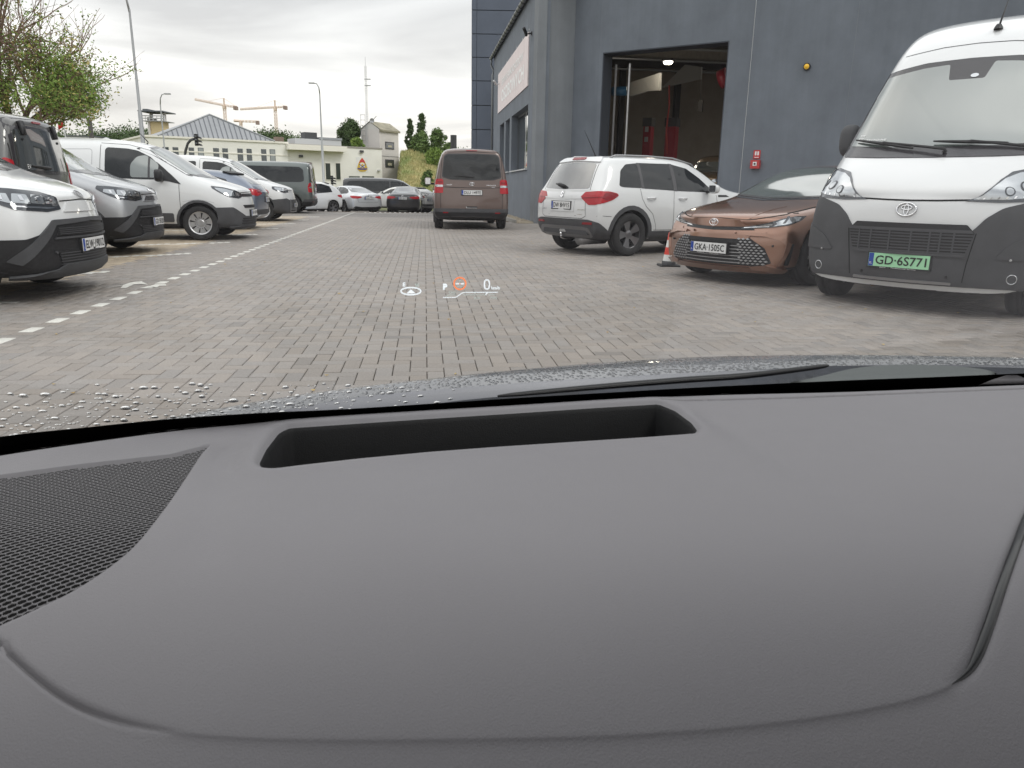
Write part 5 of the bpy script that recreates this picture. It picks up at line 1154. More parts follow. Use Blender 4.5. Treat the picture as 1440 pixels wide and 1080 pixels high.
# blue cabinet at the left jamb, reels under the ceiling at the right
q = inpt(870, 128, 1.6); mbx = MB(); tagp(mbx.tube([MI @ (q + Vector((-.22, 0, 0))), MI @ (q + Vector((.22, .1, 0)))], .14, 14).build('hose_reel', mat('blue_reel', (.02, .10, .19), .4), None, True), 'blue hose reel beside the left jamb of the gate', 'hose reel')
q = inpt(1018, 110, 2.2); tagp(MB().lathe([(0, .06), (.2, .06), (.24, .12), (.27, .12), (.27, -.12), (.24, -.12), (.2, -.06), (0, -.06)], 20, MI @ Matrix.Translation(q) @ Matrix.Rotation(R(70), 4, 'Y')).build('hose_reel', M_['lred'], None, True), 'dark red hose reel under the ceiling at the right jamb', 'hose reel')
q = inpt(985, 145, 7.5); tagp(MB().box((q.x - .08, q.y, q.z - .3), (q.x + .08, q.y + .1, q.z + .1), MI).tube([MI @ (q + Vector((0, 0, .1))), MI @ (q + Vector((-.05, 0, 1.2)))], .015, 6).build('control_pendant', dk), 'dark control pendant hanging before the rear workshop wall', 'pendant')
# bench along the back, and the dark car in the bay
bn = empty('workbench', (0, 0, 0), label='dark workbench along the rear workshop wall', cat='workbench'); bn.matrix_world = MS @ Matrix.Translation((XB - .9, -5.5, 0))
MB().box((-.3, -4, .95), (.6, 4, 1.02)).build('bench_top', dk, bn); MB().box((.3, -4, 1.02), (.6, 4, 1.7)).build('tool_rail', mat('tool_grey', (.10, .09, .08), .6), bn)
for x in (-3.8, -1.3, 1.3, 3.8): MB().box((-.2, x, 0), (.5, x + .08, .95)).build('leg', M_['satin'], bn)
q = inpt(985, 230, 3.2); pc = MI @ Vector((q.x + .2, q.y + 1.2, 0))
hatch(pc, 214.2, mat('dark_gold_paint', (.20, .12, .05), .3, .5, coat=1.), 'dark gold car with a lit headlamp standing in the workshop bay', 'serviced_car', H=1.62, plate='', scale=1).root.location.z = .62
# kerb and gravel strip at the foot of the walls
gr = mat('gravel', (.36, .31, .24), .9, noise_amt=.4, noise_scale=40, bump=1, bump_scale=80); kb = mat('kerb_concrete', (.30, .29, .27), .85, noise_amt=.15)
mb = MB(); mb.box((-.1, .02, -.05), (LS, .55, .03), MS); tagp(mb.build('gravel_strip', gr), kind='structure')
for k in range(14):
    tagp(MB().box((k * 1.0 + .004, .55, -.05), (k * 1.0 + .996, .63, .10), MS).build('kerb', kb), kind='structure')
mb = MB()
for k in range(900):
    a, b = rng.uniform(0, LS), rng.uniform(.03, .54); r_ = rng.uniform(.012, .035); c = MS @ Vector((a, b, .03 + r_ * .4))
    mb.add([c + Vector((r_, 0, 0)), c + Vector((0, r_, 0)), c - Vector((r_, 0, 0)), c - Vector((0, r_, 0)), c + Vector((0, 0, r_ * .8))], [(0, 1, 4), (1, 2, 4), (2, 3, 4), (3, 0, 4)])
tagp(mb.build('gravel_stones', gr), kind='stuff')

# ------------------------------------------------------------------ tall panel-clad block behind
panel = mat('cladding_panel', (.10, .118, .155), .45, .2, noise_amt=.08, noise_scale=.8)
PB = at_y(663, 262, 42); PB.z = 0
tb = empty('cladding_block', PB, label='tall dark blue block clad in wide flat panels behind the workshop', cat='building')
wpan = (at_y(669.5, 262, 42) - at_y(663, 262, 42)).x
MB().box((.03, .05, 0), (9, 8, 16.9)).build('core', reveal, tb)
ys = [14, 47.5, 80.5, 113.5, 148, 182, 216, 250]; zs = [at_y(663, y, 42).z for y in ys]; st_ = zs[0] - zs[1]
zz = [0] + sorted([z for z in zs if z > .3]) + [zs[0] + st_ * k for k in range(1, 6)]
for a, b in zip(zz, zz[1:]):
    MB().box((0, 0, a + .02), (wpan - .01, .05, b - .02)).build('panel', panel, tb); MB().box((wpan + .01, 0, a + .02), (6.0, .05, b - .02)).build('panel', panel, tb)
    MB().box((-.02, .06, a + .02), (.028, 8, b - .02)).build('panel', panel, tb)

# ------------------------------------------------------------------ traffic cone
P = at_z(940, 374); cn = empty('traffic_cone', P, label='red and white traffic cone on a dark base at the bronze car corner', cat='traffic cone')
MB().prism(rnd([(-.15, -.15), (.15, -.15), (.15, .15), (-.15, .15)], .04), 0, .022).build('base', M_['plasticd'], cn)
MB().lathe([(.10, .022), (.10, .07), (.092, .075)], 20).build('foot', M_['plastic'], cn, True)
cw, crd = mat('cone_white', (.70, .70, .68), .5), mat('cone_red', (.62, .05, .03), .5)
def cr_(z): return .088 - (z - .075) * .155
for (a, b, m_) in ((.075, .165, cw), (.165, .27, crd), (.27, .37, cw), (.37, .48, crd)):
    MB().lathe([(cr_(a), a), (cr_(b), b)] + ([(0, b)] if b > .47 else []), 20).build('band', m_, cn, True)

# ------------------------------------------------------------------ street furniture
galv = mat('galvanised_steel', (.36, .37, .38), .45, .5)
def lamp_post(px, y, ztop, arm, r, label, head=True, base_py=262):
    P = at_y(px, base_py, y); P.z = 0; t = empty('street_lamp', P, label=label, cat='street lamp', group='street lamps')
    MB().lathe([(r * 1.5, 0), (r * 1.5, 1.2), (r * 1.15, 1.25), (r * 1.15, ztop * .45), (r * .8, ztop * .46), (r * .55, ztop - .8)], 12).build('pole', galv, t, True)
    s = 1 if arm > 0 else -1; A = abs(arm)
    MB().tube([(0, 0, ztop - .9), (s * A * .12, 0, ztop - .35), (s * A * .5, 0, ztop), (s * A, 0, ztop + .05)], [r * .6, r * .55, r * .5, r * .45], 8).build('arm', galv, t, True)
    MB().box((min(s * A, s * (A + .55)), -.12, ztop + .0), (max(s * A, s * (A + .55)), .12, ztop + .11)).build('lamp_head', galv, t)
lamp_post(207.5, 28, at_y(187, 4, 28).z + .6, -.7, .062, 'tall galvanised street lamp rising behind the white panel van')
lamp_post(236.5, 75, at_y(238, 133, 75).z, .5, .09, 'thin street lamp standing beside the training tower')
lamp_post(455.5, 80, at_y(455, 118, 80).z, -.5, .11, 'street lamp in front of the fire station door')
def signal(px, py0, py1, y, label, arm=None):
    a, b = at_y(px, py0, y), at_y(px, py1, y); h = a.z - b.z; t = empty('traffic_light', (a.x, a.y, b.z if arm else 0), label=label, cat='traffic light')
    o = Vector((0, 0, 0)) if arm else Vector((0, 0, b.z))
    MB().box((-.16 * h, -.1, 0), (.10 * h, .1, h), Matrix.Translation(o)).build('housing', M_['plasticd'], t)
    for k in range(3):
        MB().prism([(-.10 * h, 0), (.38 * h, -.10 * h), (.30 * h, .07 * h), (-.10 * h, .16 * h)], -.12, .12, Matrix.Translation(o + Vector((.05, 0, h * (.08 + .30 * k)))) @ Matrix.Rotation(R(90), 4, 'X')).build('visor', M_['plasticd'], t)
        MB().lathe([(0, .12), (.09 * h, .11), (.09 * h, 0)], 10, Matrix.Translation(o + Vector((0, -.1, h * (.18 + .3 * k)))) @ Matrix.Rotation(R(90), 4, 'X')).build('lens', M_['lensd'], t)
    if arm:
        pts = [at_y(x, yy, y) - t.location for x, yy in arm]; MB().tube([(pts[0].x, pts[0].y, -b.z)] + pts, .10, 8).build('mast_arm', M_['plastic'], t, True)
    else: MB().tube([(0, 0, 0), (0, 0, b.z)], .06, 8).build('post', galv, t)
signal(276, 188.5, 205, 60, 'black traffic light on a curved mast arm before the hipped roof building', [(259, 226), (261, 212), (264, 202), (268, 197), (274, 195)])
signal(467, 247, 259, 60, 'small black traffic light between the white crossover and the station')
P = at_y(137, 262, 45); P.z = 0; up = empty('utility_pole', P, label='dark wooden utility pole beside the satellite dish', cat='pole')
MB().tube([(0, 0, 0), (0, 0, at_y(137, 168, 45).z)], [.17, .12], 10).build('post', mat('old_wood', (.10, .095, .09), .9, noise_amt=.2), up)
MB().box((-.3, -.06, at_y(137, 200, 45).z), (.12, .06, at_y(137, 195, 45).z)).build('junction_box', M_['plastic'], up)
P = at_y(148, 200, 44); ds = empty('satellite_dish', P, label='small pale satellite dish beside the wooden pole', cat='dish')
MB().lathe([(0, .02), (.15, -.02), (.28, -.10), (.29, -.11), (.15, -.04), (0, 0)], 18, Matrix.Rotation(R(80), 4, 'X')).build('reflector', trim, ds, True); MB().tube([(0, .1, -.1), (0, .12, -P.z)], .04, 6).build('mast', galv, ds)
P = at_y(101, 262, 50); P.z = 0; fp = empty('flagpole', P, label='white flagpole with a red and white flag under the tree', cat='flagpole')
zf = at_y(101, 160, 50).z; MB().tube([(0, 0, 0), (0, 0, zf)], .035, 8).build('pole', trim, fp)
def flagp(z0, z1, m_, nm):
    V = [(-.42 * k / 6 * (1 if True else 0), .05 * math.sin(k * 1.3), (z0 if q else z1) - .05 * k) for k in range(7) for q in (0, 1)]; o = mesh(nm, V, [(2 * k, 2 * k + 2, 2 * k + 3, 2 * k + 1) for k in range(6)], m_, fp, True); md = o.modifiers.new('t', 'SOLIDIFY'); md.thickness = .004
flagp(zf - .35, zf - .05, M_['inkw'], 'flag'); flagp(zf - .75, zf - .35, M_['redtrim'], 'flag_stripe')
P = at_y(638, 262, 60); P.z = 0; tagp(MB().tube([P, Vector((P.x, P.y, at_y(638, 190, 60).z))], .25, 8).build('chimney_post', M_['plastic']), 'dark upright post behind the brown van roof', 'post')

# ------------------------------------------------------------------ fire station
cream = mat('cream_render', (.80, .785, .745), .85, noise_amt=.05, noise_scale=.5); cream2 = mat('cream_render_trim', (.80, .77, .71), .8); greyw = mat('tower_grey', (.60, .57, .55), .85, noise_amt=.06, noise_scale=.4)
roofm = mat('standing_seam_roof', (.30, .31, .33), .5, .3, noise_amt=.08, noise_scale=.4); dwin = mat('station_window', (.035, .05, .055), .08, 0, .8, 1)
BD = azd(54); BN = Vector((BD.y, -BD.x, 0)); B0 = at_y(209, 262, 92); B0.z = 0   # normal points to the camera side
if BN.dot(B0) > 0: BN = -BN
MBL = rowm(B0, BD, BN)
def H(px, py): return hitplane(px, py, B0, BD)
def child(mb, name, m_, par, smooth=False, label=None):
    o = mb.build(name, m_, None, smooth); o.parent = par; o.matrix_parent_inverse = Matrix.Translation(-par.location)
    if label: o['label'] = label
    return o
hb = empty('station_building', B0, label='cream two storey building with a grey hipped standing seam roof', cat='building')
e1 = H(404, 200)[0]; hz = H(300, 197)[1]
child(MB().box((0, -14, 0), (e1, 0, hz), MBL), 'wall', cream, hb); child(MB().box((-.15, -14.2, hz), (e1 + .1, .15, hz + .22), MBL), 'eaves', cream2, hb)
child(MB().box((0, .0, H(300, 213)[1] - .2), (e1, .06, H(300, 213)[1] - .05), MBL), 'string_course', cream2, hb)
ra, rb_ = H(222, 196)[0], H(386, 199)[0]; apx = H(294, 163)
ax = (ra + rb_) / 2; ap = MBL @ Vector((apx[0] + .6, -2.2, apx[1] + .35))
rc = [MBL @ Vector(p) for p in ((ra, .1, hz + .22), (rb_, .1, hz + .22), (rb_, -13.5, hz + .22), (ra, -13.5, hz + .22))]
child(MB().add(rc + [ap], [(0, 1, 4), (1, 2, 4), (2, 3, 4), (3, 0, 4), (3, 2, 1, 0)]), 'roof', roofm, hb)
mb = MB(); A, Bc, nn = rc[0], rc[1], 24
for k in range(1, nn):
    t = k / nn; p = A.lerp(Bc, t); mid_ = (ap - A).dot((Bc - A).normalized()) / (Bc - A).length
    top = A.lerp(ap, t / mid_) if t < mid_ else Bc.lerp(ap, (1 - t) / (1 - mid_)); mb.tube([p + Vector((0, 0, .05)), top + Vector((0, 0, .05))], .06, 4, False)
child(mb, 'seam', mat('roof_seam', (.15, .16, .18), .5, .3), hb)
for q in (rc[0], rc[1]): child(MB().tube([q, ap], .12, 6), 'hip_cap', roofm, hb)
for a, b in ((228.5, 237), (242.5, 250.5), (265, 272.5), (278, 286), (299.5, 307.5), (312.5, 320), (333.5, 341), (346.5, 353.5), (367, 374), (379, 386.5)):
    x0_, zt_ = H(a, 206.5 + (a - 228) * .022); x1_ = H(b, 207)[0]; zb_ = zt_ - 1.9
    child(MB().box((x0_ - .12, 0, zb_ - .14), (x1_ + .12, .10, zb_), MBL), 'sill', cream2, hb)
    w = child(MB().box((x0_, .0, zb_), (x1_, .03, zt_), MBL), 'window', frame_m, hb)
    gm = child(MB().box((x0_ + .07, .03, zb_ + .07), (x1_ - .07, .045, zt_ - .07), MBL), 'pane', dwin if a != 278 and a != 379 else mat('blind_grey', (.30, .32, .33), .6), w)
    gm.parent = w; gm.matrix_parent_inverse = Matrix.Identity(4)
    gm.matrix_parent_inverse = (Matrix.Translation(B0) @ w.matrix_parent_inverse).inverted() @ Matrix.Identity(4) if False else Matrix.Identity(4)
    gm.parent = hb; gm.matrix_parent_inverse = Matrix.Translation(-B0)
fs_ = empty('fire_station', MBL @ Vector((e1 + 5, 0, 0)), label='low cream fire station wing with a red and gold crest', cat='building')
e2 = H(538, 210)[0]; h2 = H(500, 208)[1]
child(MB().box((e1 + .02, -12, 0), (e2, -.3, h2), MBL), 'wall', cream, fs_); child(MB().box((e1 + .02, -12.1, h2), (e2 + .1, -.2, h2 + .18), MBL), 'parapet', mat('parapet_cap', (.30, .28, .26), .7), fs_)
c0, c1_ = H(402, 205)[0], H(484, 207)[0]
child(MB().box((c0, -.3, H(440, 212)[1]), (c1_, 1.0, H(440, 204.5)[1]), MBL), 'canopy', cream2, fs_)
child(MB().box((H(406, 230)[0], -.3, H(406, 233)[1] - 2.0), (H(439, 230)[0], -.24, H(406, 227)[1]), MBL), 'garage_door', mat('garage_grey', (.22, .20, .19), .6), fs_)
for k in range(4):
    xa = H(407.5 + k * 8, 230)[0]; child(MB().box((xa, -.24, H(406, 232)[1]), (xa + .8, -.22, H(406, 228.3)[1]), MBL), 'pane', dwin, fs_)
for a, b in ((458.5, 466), (473, 480)):
    x0_, zt_ = H(a, 229.5); x1_, zb_ = H(b, 252.5)
    child(MB().box((x0_ - .1, -.3, zb_ - .1), (x1_ + .1, -.22, zt_ + .1), MBL), 'door_frame', cream2, fs_); child(MB().box((x0_, -.22, zb_), (x1_, -.20, zt_), MBL), 'door', mat('station_door', (.03, .04, .035), .3), fs_)
for a, b in ((492, 507.5), (510.5, 527.5)):
    x0_, zt_ = H(a, 247.5); x1_, zb_ = H(b, 262); child(MB().box((x0_, -.3, zb_ - 2), (x1_, -.22, zt_), MBL), 'gate_window', mat('gate_glass', (.10, .115, .10), .2), fs_)
for px, py in ((424, 219.5), (509.5, 213)):
    q = H(px, py); child(MB().box((q[0] - .25, -.3, q[1] - .15), (q[0] + .2, .05, q[1] + .15), MBL), 'wall_lamp', M_['plastic'], fs_)
child(MB().box((H(532, 239)[0], -.3, H(532, 240.5)[1]), (H(535, 239)[0], .0, H(532, 238.5)[1]), MBL), 'wall_lamp', trim, fs_)
# crest
qx, qz = H(510.5, 231.5); Mc = MBL @ Matrix.Translation((qx, -.28, qz)) @ Matrix.Rotation(R(90), 4, 'X'); 
kx = abs(H(518, 231)[0] - H(503, 231)[0]) / 15; kz = abs(H(510, 221)[1] - H(510, 241)[1]) / 20
def cpoly(pts, z0_, z1_, m_, nm): 
    Mx = MBL @ Matrix.Translation((qx, -.3, qz)); n = len(pts)
    v = [Mx @ Vector((x * kx, z0_, y * kz)) for x, y in pts] + [Mx @ Vector((x * kx, z1_, y * kz)) for x, y in pts]
    child(MB().add(v, [tuple(range(n)), tuple(range(n, 2 * n))[::-1]] + [(i, (i + 1) % n, n + (i + 1) % n, n + i) for i in range(n)]), nm, m_, fs_)
gold = mat('crest_gold', (.62, .42, .06), .5); cred = mat('crest_red', (.55, .05, .06), .5); cblu = mat('crest_blue', (.10, .09, .25), .5)
cpoly([(-8, 10.5), (8, 10.5), (8, -10.5), (-8, -10.5)], 0, .03, M_['inkw'], 'crest_board')
cpoly([(0, 10), (3, 6), (5.5, 1), (7, -4), (7, -7), (4, -9.5), (0, -10), (-4, -9.5), (-7, -7), (-7, -4), (-5.5, 1), (-3, 6)], .03, .06, gold, 'crest_body')
cpoly([(0, 9.5), (2.6, 6), (4.6, 2.2), (2.5, 3.2), (0, 3.8), (-2.5, 3.2), (-4.6, 2.2), (-2.6, 6)], .06, .09, cred, 'crest_flame')
cpoly([(-6.5, -4.5), (-2, -5.4), (2, -5.4), (6.5, -4.5), (6.5, -6.3), (3, -7.3), (-3, -7.3), (-6.5, -6.3)], .06, .09, cblu, 'crest_ribbon')
cpoly(ell(0, -.8, 3.6, 3.6, 18), .06, .085, M_['inkw'], 'crest_disc'); cpoly(ell(0, -1.2, 1.9, 2.3, 14), .085, .10, gold, 'crest_helmet')
cpoly([(-4.8, .5), (-3.9, .9), (3.2, -4.8), (2.4, -5.2)], .09, .11, cblu, 'crest_axe'); cpoly([(4.8, .5), (3.9, .9), (-3.2, -4.8), (-2.4, -5.2)], .09, .115, cblu, 'crest_axe')
# roof hut behind
hut = empty('roof_hut', MBL @ Vector((e1 + 6, -6, h2)), label='pale metal roof hut with a grey cap on the station wing', cat='roof structure')
x0_, x1_ = hitplane(415, 200, B0 - BN * 5, BD)[0], hitplane(480, 200, B0 - BN * 5, BD)[0]; zt_ = hitplane(450, 196, B0 - BN * 5, BD)[1]
child(MB().box((x0_, -8, h2), (x1_, -5, zt_), MBL), 'wall', mat('hut_white', (.52, .53, .54), .6), hut)
child(MB().box((x0_ + 3.5, -8.1, zt_), (x1_ + .1, -4.9, zt_ + .3), MBL), 'cap', roofm, hut)
child(MB().box((x0_ + 1.6, -7, zt_), (x0_ + 3.4, -5.5, zt_ + .9), MBL), 'ventilator', M_['plastic'], hut); child(MB().box((x0_ - 2.3, -7, h2), (x0_ - 1.2, -6, zt_ + .1), MBL), 'chimney', mat('brick_dull', (.20, .15, .12), .8), hut)
# drill tower
T0 = at_y(535.5, 262, 116); T0.z = 0; tw = empty('drill_tower', T0, label='grey tower with a sloping roof and two square windows beside the station', cat='tower')
La = azd(-62); Ra = azd(28)
def alongx(P0, D, px): return hitplane(px, 230, P0, D)[0]
wl_, wr_ = alongx(T0, La, 509.5), alongx(T0, Ra, 561); ht = at_y(535.5, 181.5, 116).z
a_, b_, c_, d_ = T0, T0 + La * wl_, T0 + La * wl_ + Ra * wr_, T0 + Ra * wr_
def up(p, z): return Vector((p.x, p.y, z))
child(MB().add([up(p, z) for z in (0, ht) for p in (a_, b_, c_, d_)], [(0, 1, 5, 4), (1, 2, 6, 5), (2, 3, 7, 6), (3, 0, 4, 7), (4, 5, 6, 7)]), 'wall', greyw, tw)
rg = ht + (181.5 - 172) / 1050 * 116; m0 = (a_ + b_) / 2; m1 = (c_ + d_) / 2
child(MB().add([up(a_, ht), up(b_, ht), up(m0, rg)], [(0, 1, 2), ]), 'gable', mat('gable_white', (.58, .57, .55), .8), tw)
ov = Ra * .12
child(MB().add([up(a_ - ov - La * .3, ht - .05), up(d_ + ov - La * .3, ht - .05), up(m1 + ov, rg + .1), up(m0 - ov, rg + .1), up(a_ - ov - La * .3, ht - .3), up(d_ + ov - La * .3, ht - .3)], [(0, 1, 2, 3), (4, 5, 1, 0)]).add([up(b_ - ov + La * .3, ht - .05), up(c_ + ov + La * .3, ht - .05), up(m1 + ov, rg + .1), up(m0 - ov, rg + .1)], [(0, 1, 2, 3)]), 'roof', mat('mossy_roof', (.27, .25, .19), .9, noise_amt=.3, noise_scale=1), tw)
NT = Vector((Ra.y, -Ra.x, 0)); NT = NT if NT.dot(T0) < 0 else -NT; MT = rowm(T0, Ra, NT)
for (y0_, y1_) in ((199, 210.5), (224, 236)):
    xa, za = hitplane(541.5, y0_, T0, Ra); xb, zb_ = hitplane(554, y1_, T0, Ra)
    w = child(MB().box((xa, 0, zb_), (xb, .06, za), MT), 'window', M_['plastic'], tw); child(MB().box((xa + .15, .06, zb_ + .15), (xb - .15, .08, za - .15), MT), 'pane', wglass, tw)
    child(MB().box(((xa + xb) / 2 - .5, .08, zb_ + .3), ((xa + xb) / 2 + .4, .10, za - .5), MT), 'curtain', mat('curtain', (.45, .42, .30), .8), tw)
child(MB().box((0, .0, at_y(550, 221, 120).z), (wr_, .03, at_y(550, 221, 120).z + .05), MT), 'cladding_joint', frame_m, tw)
# lattice mast with ladder cage
def lattice(mb, A, B, w, n, r):
    A, B = Vector(A), Vector(B); d = (B - A).normalized(); s = d.cross(Vector((0, 1, 0))); s = s.normalized() if s.length > .1 else Vector((1, 0, 0)); t = d.cross(s).normalized()
    cs_ = [s * w / 2, t * w / 2, -s * w / 2, -t * w / 2]
    for c in cs_: mb.tube([A + c, B + c], r, 5, False)
    for k in range(n):
        p, q = A.lerp(B, k / n), A.lerp(B, (k + 1) / n)
        for i in range(4): mb.tube([p + cs_[i], q + cs_[(i + 1) % 4]], r * .7, 4, False)
P = at_y(519, 262, 117); am = empty('radio_mast', (P.x, P.y, 0), label='tall thin white lattice radio mast beside the station tower', cat='mast')
zt_ = at_y(519, 93, 117).z; mb = MB(); lattice(mb, (0, 0, at_y(519, 205, 117).z), (0, 0, zt_), .34, 34, .018); mb.build('lattice', trim, am)
MB().tube([(0, 0, zt_), (0, 0, at_y(519, 80, 117).z)], .035, 5).build('aerial', trim, am)
mb = MB(); z5 = at_y(519, 182, 117).z
MB().lathe([(0, 0), (.3, .1), (.36, .15)], 10, Matrix.Translation((.8, -.3, z5 + 1.2)) @ Matrix.Rotation(R(90), 4, 'X')).tube([(.2, 0, z5 + .6), (1.4, 0, z5 + 1.9)], .05, 5).build('dish', galv, am)
for z in (at_y(519, 112, 117).z, at_y(519, 121, 117).z): MB().box((-.2, -.1, z), (.7, .1, z + .12)).build('aerial_bracket', galv, am)
mb = MB()
for k in range(6):
    z = z5 - 1.6 + k * .73; mb.tube([(-.3, 0, z), (-.95, 0, z), (-.95, .5, z)], .03, 4)
for xx in (-.3, -.95): mb.tube([(xx, 0, z5 - 1.6), (xx, 0, z5 + 2.1)], .03, 4)
mb.build('ladder_cage', galv, am)
# training tower with platform
P = at_y(232, 262, 110); tt = empty('training_tower', (P.x, P.y, 0), label='yellow and white training tower with railing and flat canopy', cat='tower')
X_ = lambda px: at_y(px, 262, 110).x - P.x; Z_ = lambda py: at_y(232, py, 110).z
MB().box((X_(224.5), -1, 0), (X_(241), 1, Z_(171))).build('shaft', mat('yellow_block', (.58, .47, .27), .8, noise_amt=.08), tt); MB().box((X_(222), -1.2, 0), (X_(224.4), 1.2, Z_(166))).build('pier', greyw, tt)
MB().box((X_(216), -1.6, Z_(172)), (X_(247), 1.6, Z_(171))).build('platform', galv, tt); MB().box((X_(213.5), -2, Z_(159)), (X_(248), 2, Z_(157.5))).build('canopy', frame_m, tt)
MB().box((X_(221), -2.1, Z_(159)), (X_(228), 2.1, Z_(155.5))).build('roof_box', frame_m, tt)
for a in (221.5, 239.5): MB().box((X_(a), -.3, Z_(171)), (X_(a + 2.3), .3, Z_(159))).build('post', greyw, tt)
mb = MB()
for y_ in (164.5, 168): mb.tube([(X_(216), -1.5, Z_(y_)), (X_(247), -1.5, Z_(y_))], .07, 4)
for k in range(7): mb.tube([(X_(216 + k * 5.16), -1.5, Z_(172)), (X_(216 + k * 5.16), -1.5, Z_(164.5))], .06, 4)
mb.build('railing', trim, tt)
# cranes
def crane(px, ytop, ybase, jl, jr, y, label, tilt=(0, 0), apex=None):
    P = at_y(px, 262, y); t = empty('tower_crane', (P.x, P.y, 0), label=label, cat='crane', group='tower cranes')
    m_ = mat('crane_haze_paint', (.76, .62, .52), .6) if 'crane' not in M_ else M_['crane']; M_['crane'] = m_  # distance haze put into the colour, paler than the orange paint
    X = lambda q: at_y(q, 200, y).x - P.x; Z = lambda py: at_y(px, py, y).z
    jb = (jl[1] * (jr[0] - px) + jr[1] * (px - jl[0])) / (jr[0] - jl[0])
    mb = MB(); lattice(mb, (0, 0, 0), (0, 0, Z(jb)), y * 4.0 / 1050, 26, y * .33 / 1050); mb.build('mast', m_, t)
    mb = MB(); lattice(mb, (X(jl[0]), 0, Z(jl[1])), (0, 0, Z(jb)), y * 2.6 / 1050, 24, y * .28 / 1050); mb.build('jib', m_, t)
    mb = MB(); lattice(mb, (0, 0, Z(jb)), (X(jr[0]), 0, Z(jr[1])), y * 2.6 / 1050, 5, y * .28 / 1050); mb.build('counter_jib', m_, t)
    MB().box((X(jr[0] - 4), -1, Z(jr[1] + 4)), (X(jr[0]), 1, Z(jr[1] - 1))).build('counterweight', mat('crane_weight', (.30, .22, .19), .7), t)
    MB().box((-y * 1.2 / 1050, -1, Z(jb + 5)), (y * 1.2 / 1050, 1, Z(jb + 1))).build('cab', M_['crane'], t)
    if ytop:
        mb = MB(); lattice(mb, (0, 0, Z(jb)), (0, 0, Z(ytop)), y * 1.8 / 1050, 4, y * .25 / 1050); mb.tube([(0, 0, Z(ytop)), (X(jl[0] * .65 + px * .35), 0, Z(jl[1] * .65 + jb * .35))], y * .22 / 1050, 4); mb.tube([(0, 0, Z(ytop)), (X(jr[0]), 0, Z(jr[1]))], y * .22 / 1050, 4); mb.build('apex', m_, t)
crane(324, 138, 190, (279, 140.5), (337, 150.5), 250, 'orange tower crane with its jib sloping up, above the hipped roof')
crane(393.5, 141, 200, (341, 154.5), (406, 150), 260, 'orange tower crane with a level jib, right of the hipped roof')
crane(345, None, 190, (331, 170), (366, 171), 420, 'small distant tower crane low between the two orange ones')

# ------------------------------------------------------------------ vegetation
def leafmat(name, c1, c2): 
    m = mat(name, c1, .75, col2=c2, noise_scale=1.1); b = m.node_tree.nodes['Principled BSDF']; b.inputs['Specular IOR Level'].default_value = .25
    b.inputs['Subsurface Weight'].default_value = 0; return m
lf1 = leafmat('leaf_green', (.13, .22, .045), (.25, .33, .08)); lf2 = leafmat('leaf_yellow', (.30, .29, .08), (.42, .32, .15)); lfd = leafmat('leaf_dark', (.05, .085, .035), (.10, .145, .055)); lfm = leafmat('leaf_mid', (.085, .15, .045), (.16, .22, .07))
bark = mat('bark', (.13, .095, .07), .9, noise_amt=.3, noise_scale=6); twig = mat('bare_twig', (.22, .15, .11), .85)
def leaves(mb, rg, c, r, n, s):
    for _ in range(n):
        d = Vector((rg.gauss(0, 1), rg.gauss(0, 1), rg.gauss(0, 1))) * r * .5; p = Vector(c) + d; a = Vector((rg.gauss(0, 1), rg.gauss(0, 1), rg.gauss(0, .8))).normalized(); b = a.cross(Vector((rg.gauss(0, 1), rg.gauss(0, 1), rg.gauss(0, 1)))).normalized()
        k = s * rg.uniform(.6, 1.3); mb.add([p - a * k, p - b * k * .45, p + a * k, p + b * k * .45], [(0, 1, 2, 3)])
def crown_tree(name, label, px, y, py0, py1, wpx, m, cat='tree', nclump=60, nleaf=60, leaf=.16, shape='round', seed=1, trunk=True, grp=None):
    rg = random.Random(seed); P = at_y(px, 262, y); z1 = at_y(px, py0, y).z; z0 = max(.0, at_y(px, py1, y).z); w = wpx / 1050 * y / 2; h = z1 - z0
    t = empty(name, (P.x, P.y, 0), label=label, cat=cat, group=grp); mb = MB(); br = MB()
    if trunk: br.tube([(0, 0, -.3), (w * .04, 0, z0 + h * .4), (0, 0, z0 + h * .8)], [w * .10 + .06, w * .06 + .03, .02], 8)
    for k in range(nclump):
        u = rg.random(); a = rg.uniform(0, 6.283); q = rg.random() ** .5
        if shape == 'round': rr = math.sin(math.pi * min(1, max(.03, .12 + u * .88))) ** .6
        elif shape == 'poplar': rr = (math.sin(math.pi * min(1, .1 + u * .9)) ** .7) * .85
        else: rr = math.sqrt(max(0, 1 - u * u))
        rr *= 1 + .22 * math.sin(a * 3 + seed) + .18 * math.sin(a * 5 + u * 9 + seed)
        c = Vector((math.cos(a) * q * rr * w, math.sin(a) * q * rr * w, z0 + h * (.04 + .93 * u)))
        cr2 = w * (.30 if shape != 'poplar' else .42) * rg.uniform(.6, 1.2)
        leaves(mb, rg, c, cr2, nleaf, leaf)
        if trunk and k % 3 == 0: br.tube([(0, 0, z0 + h * .25 * u + h * .1), c], [.05, .015], 4)
    mb.build('crown', m, t)
    if br.v: br.build('trunk', bark, t)
    return t
crown_tree('broadleaf_tree', 'dense dark green tree behind the station roof, left of the grey tower', 496, 118, 171, 215, 32, lfd, nclump=110, nleaf=120, leaf=.18, seed=5)
crown_tree('shrub', 'yellow green bush low beside the grey tower', 505, 112, 194, 212, 16, lf1, cat='bush', nclump=30, nleaf=50, leaf=.25, seed=9, trunk=False)
crown_tree('poplar_tree', 'shorter of the two dark poplars, on the slope behind the tower', 578, 125, 168, 225, 11, lfd, nclump=60, nleaf=130, leaf=.17, shape='poplar', seed=11)
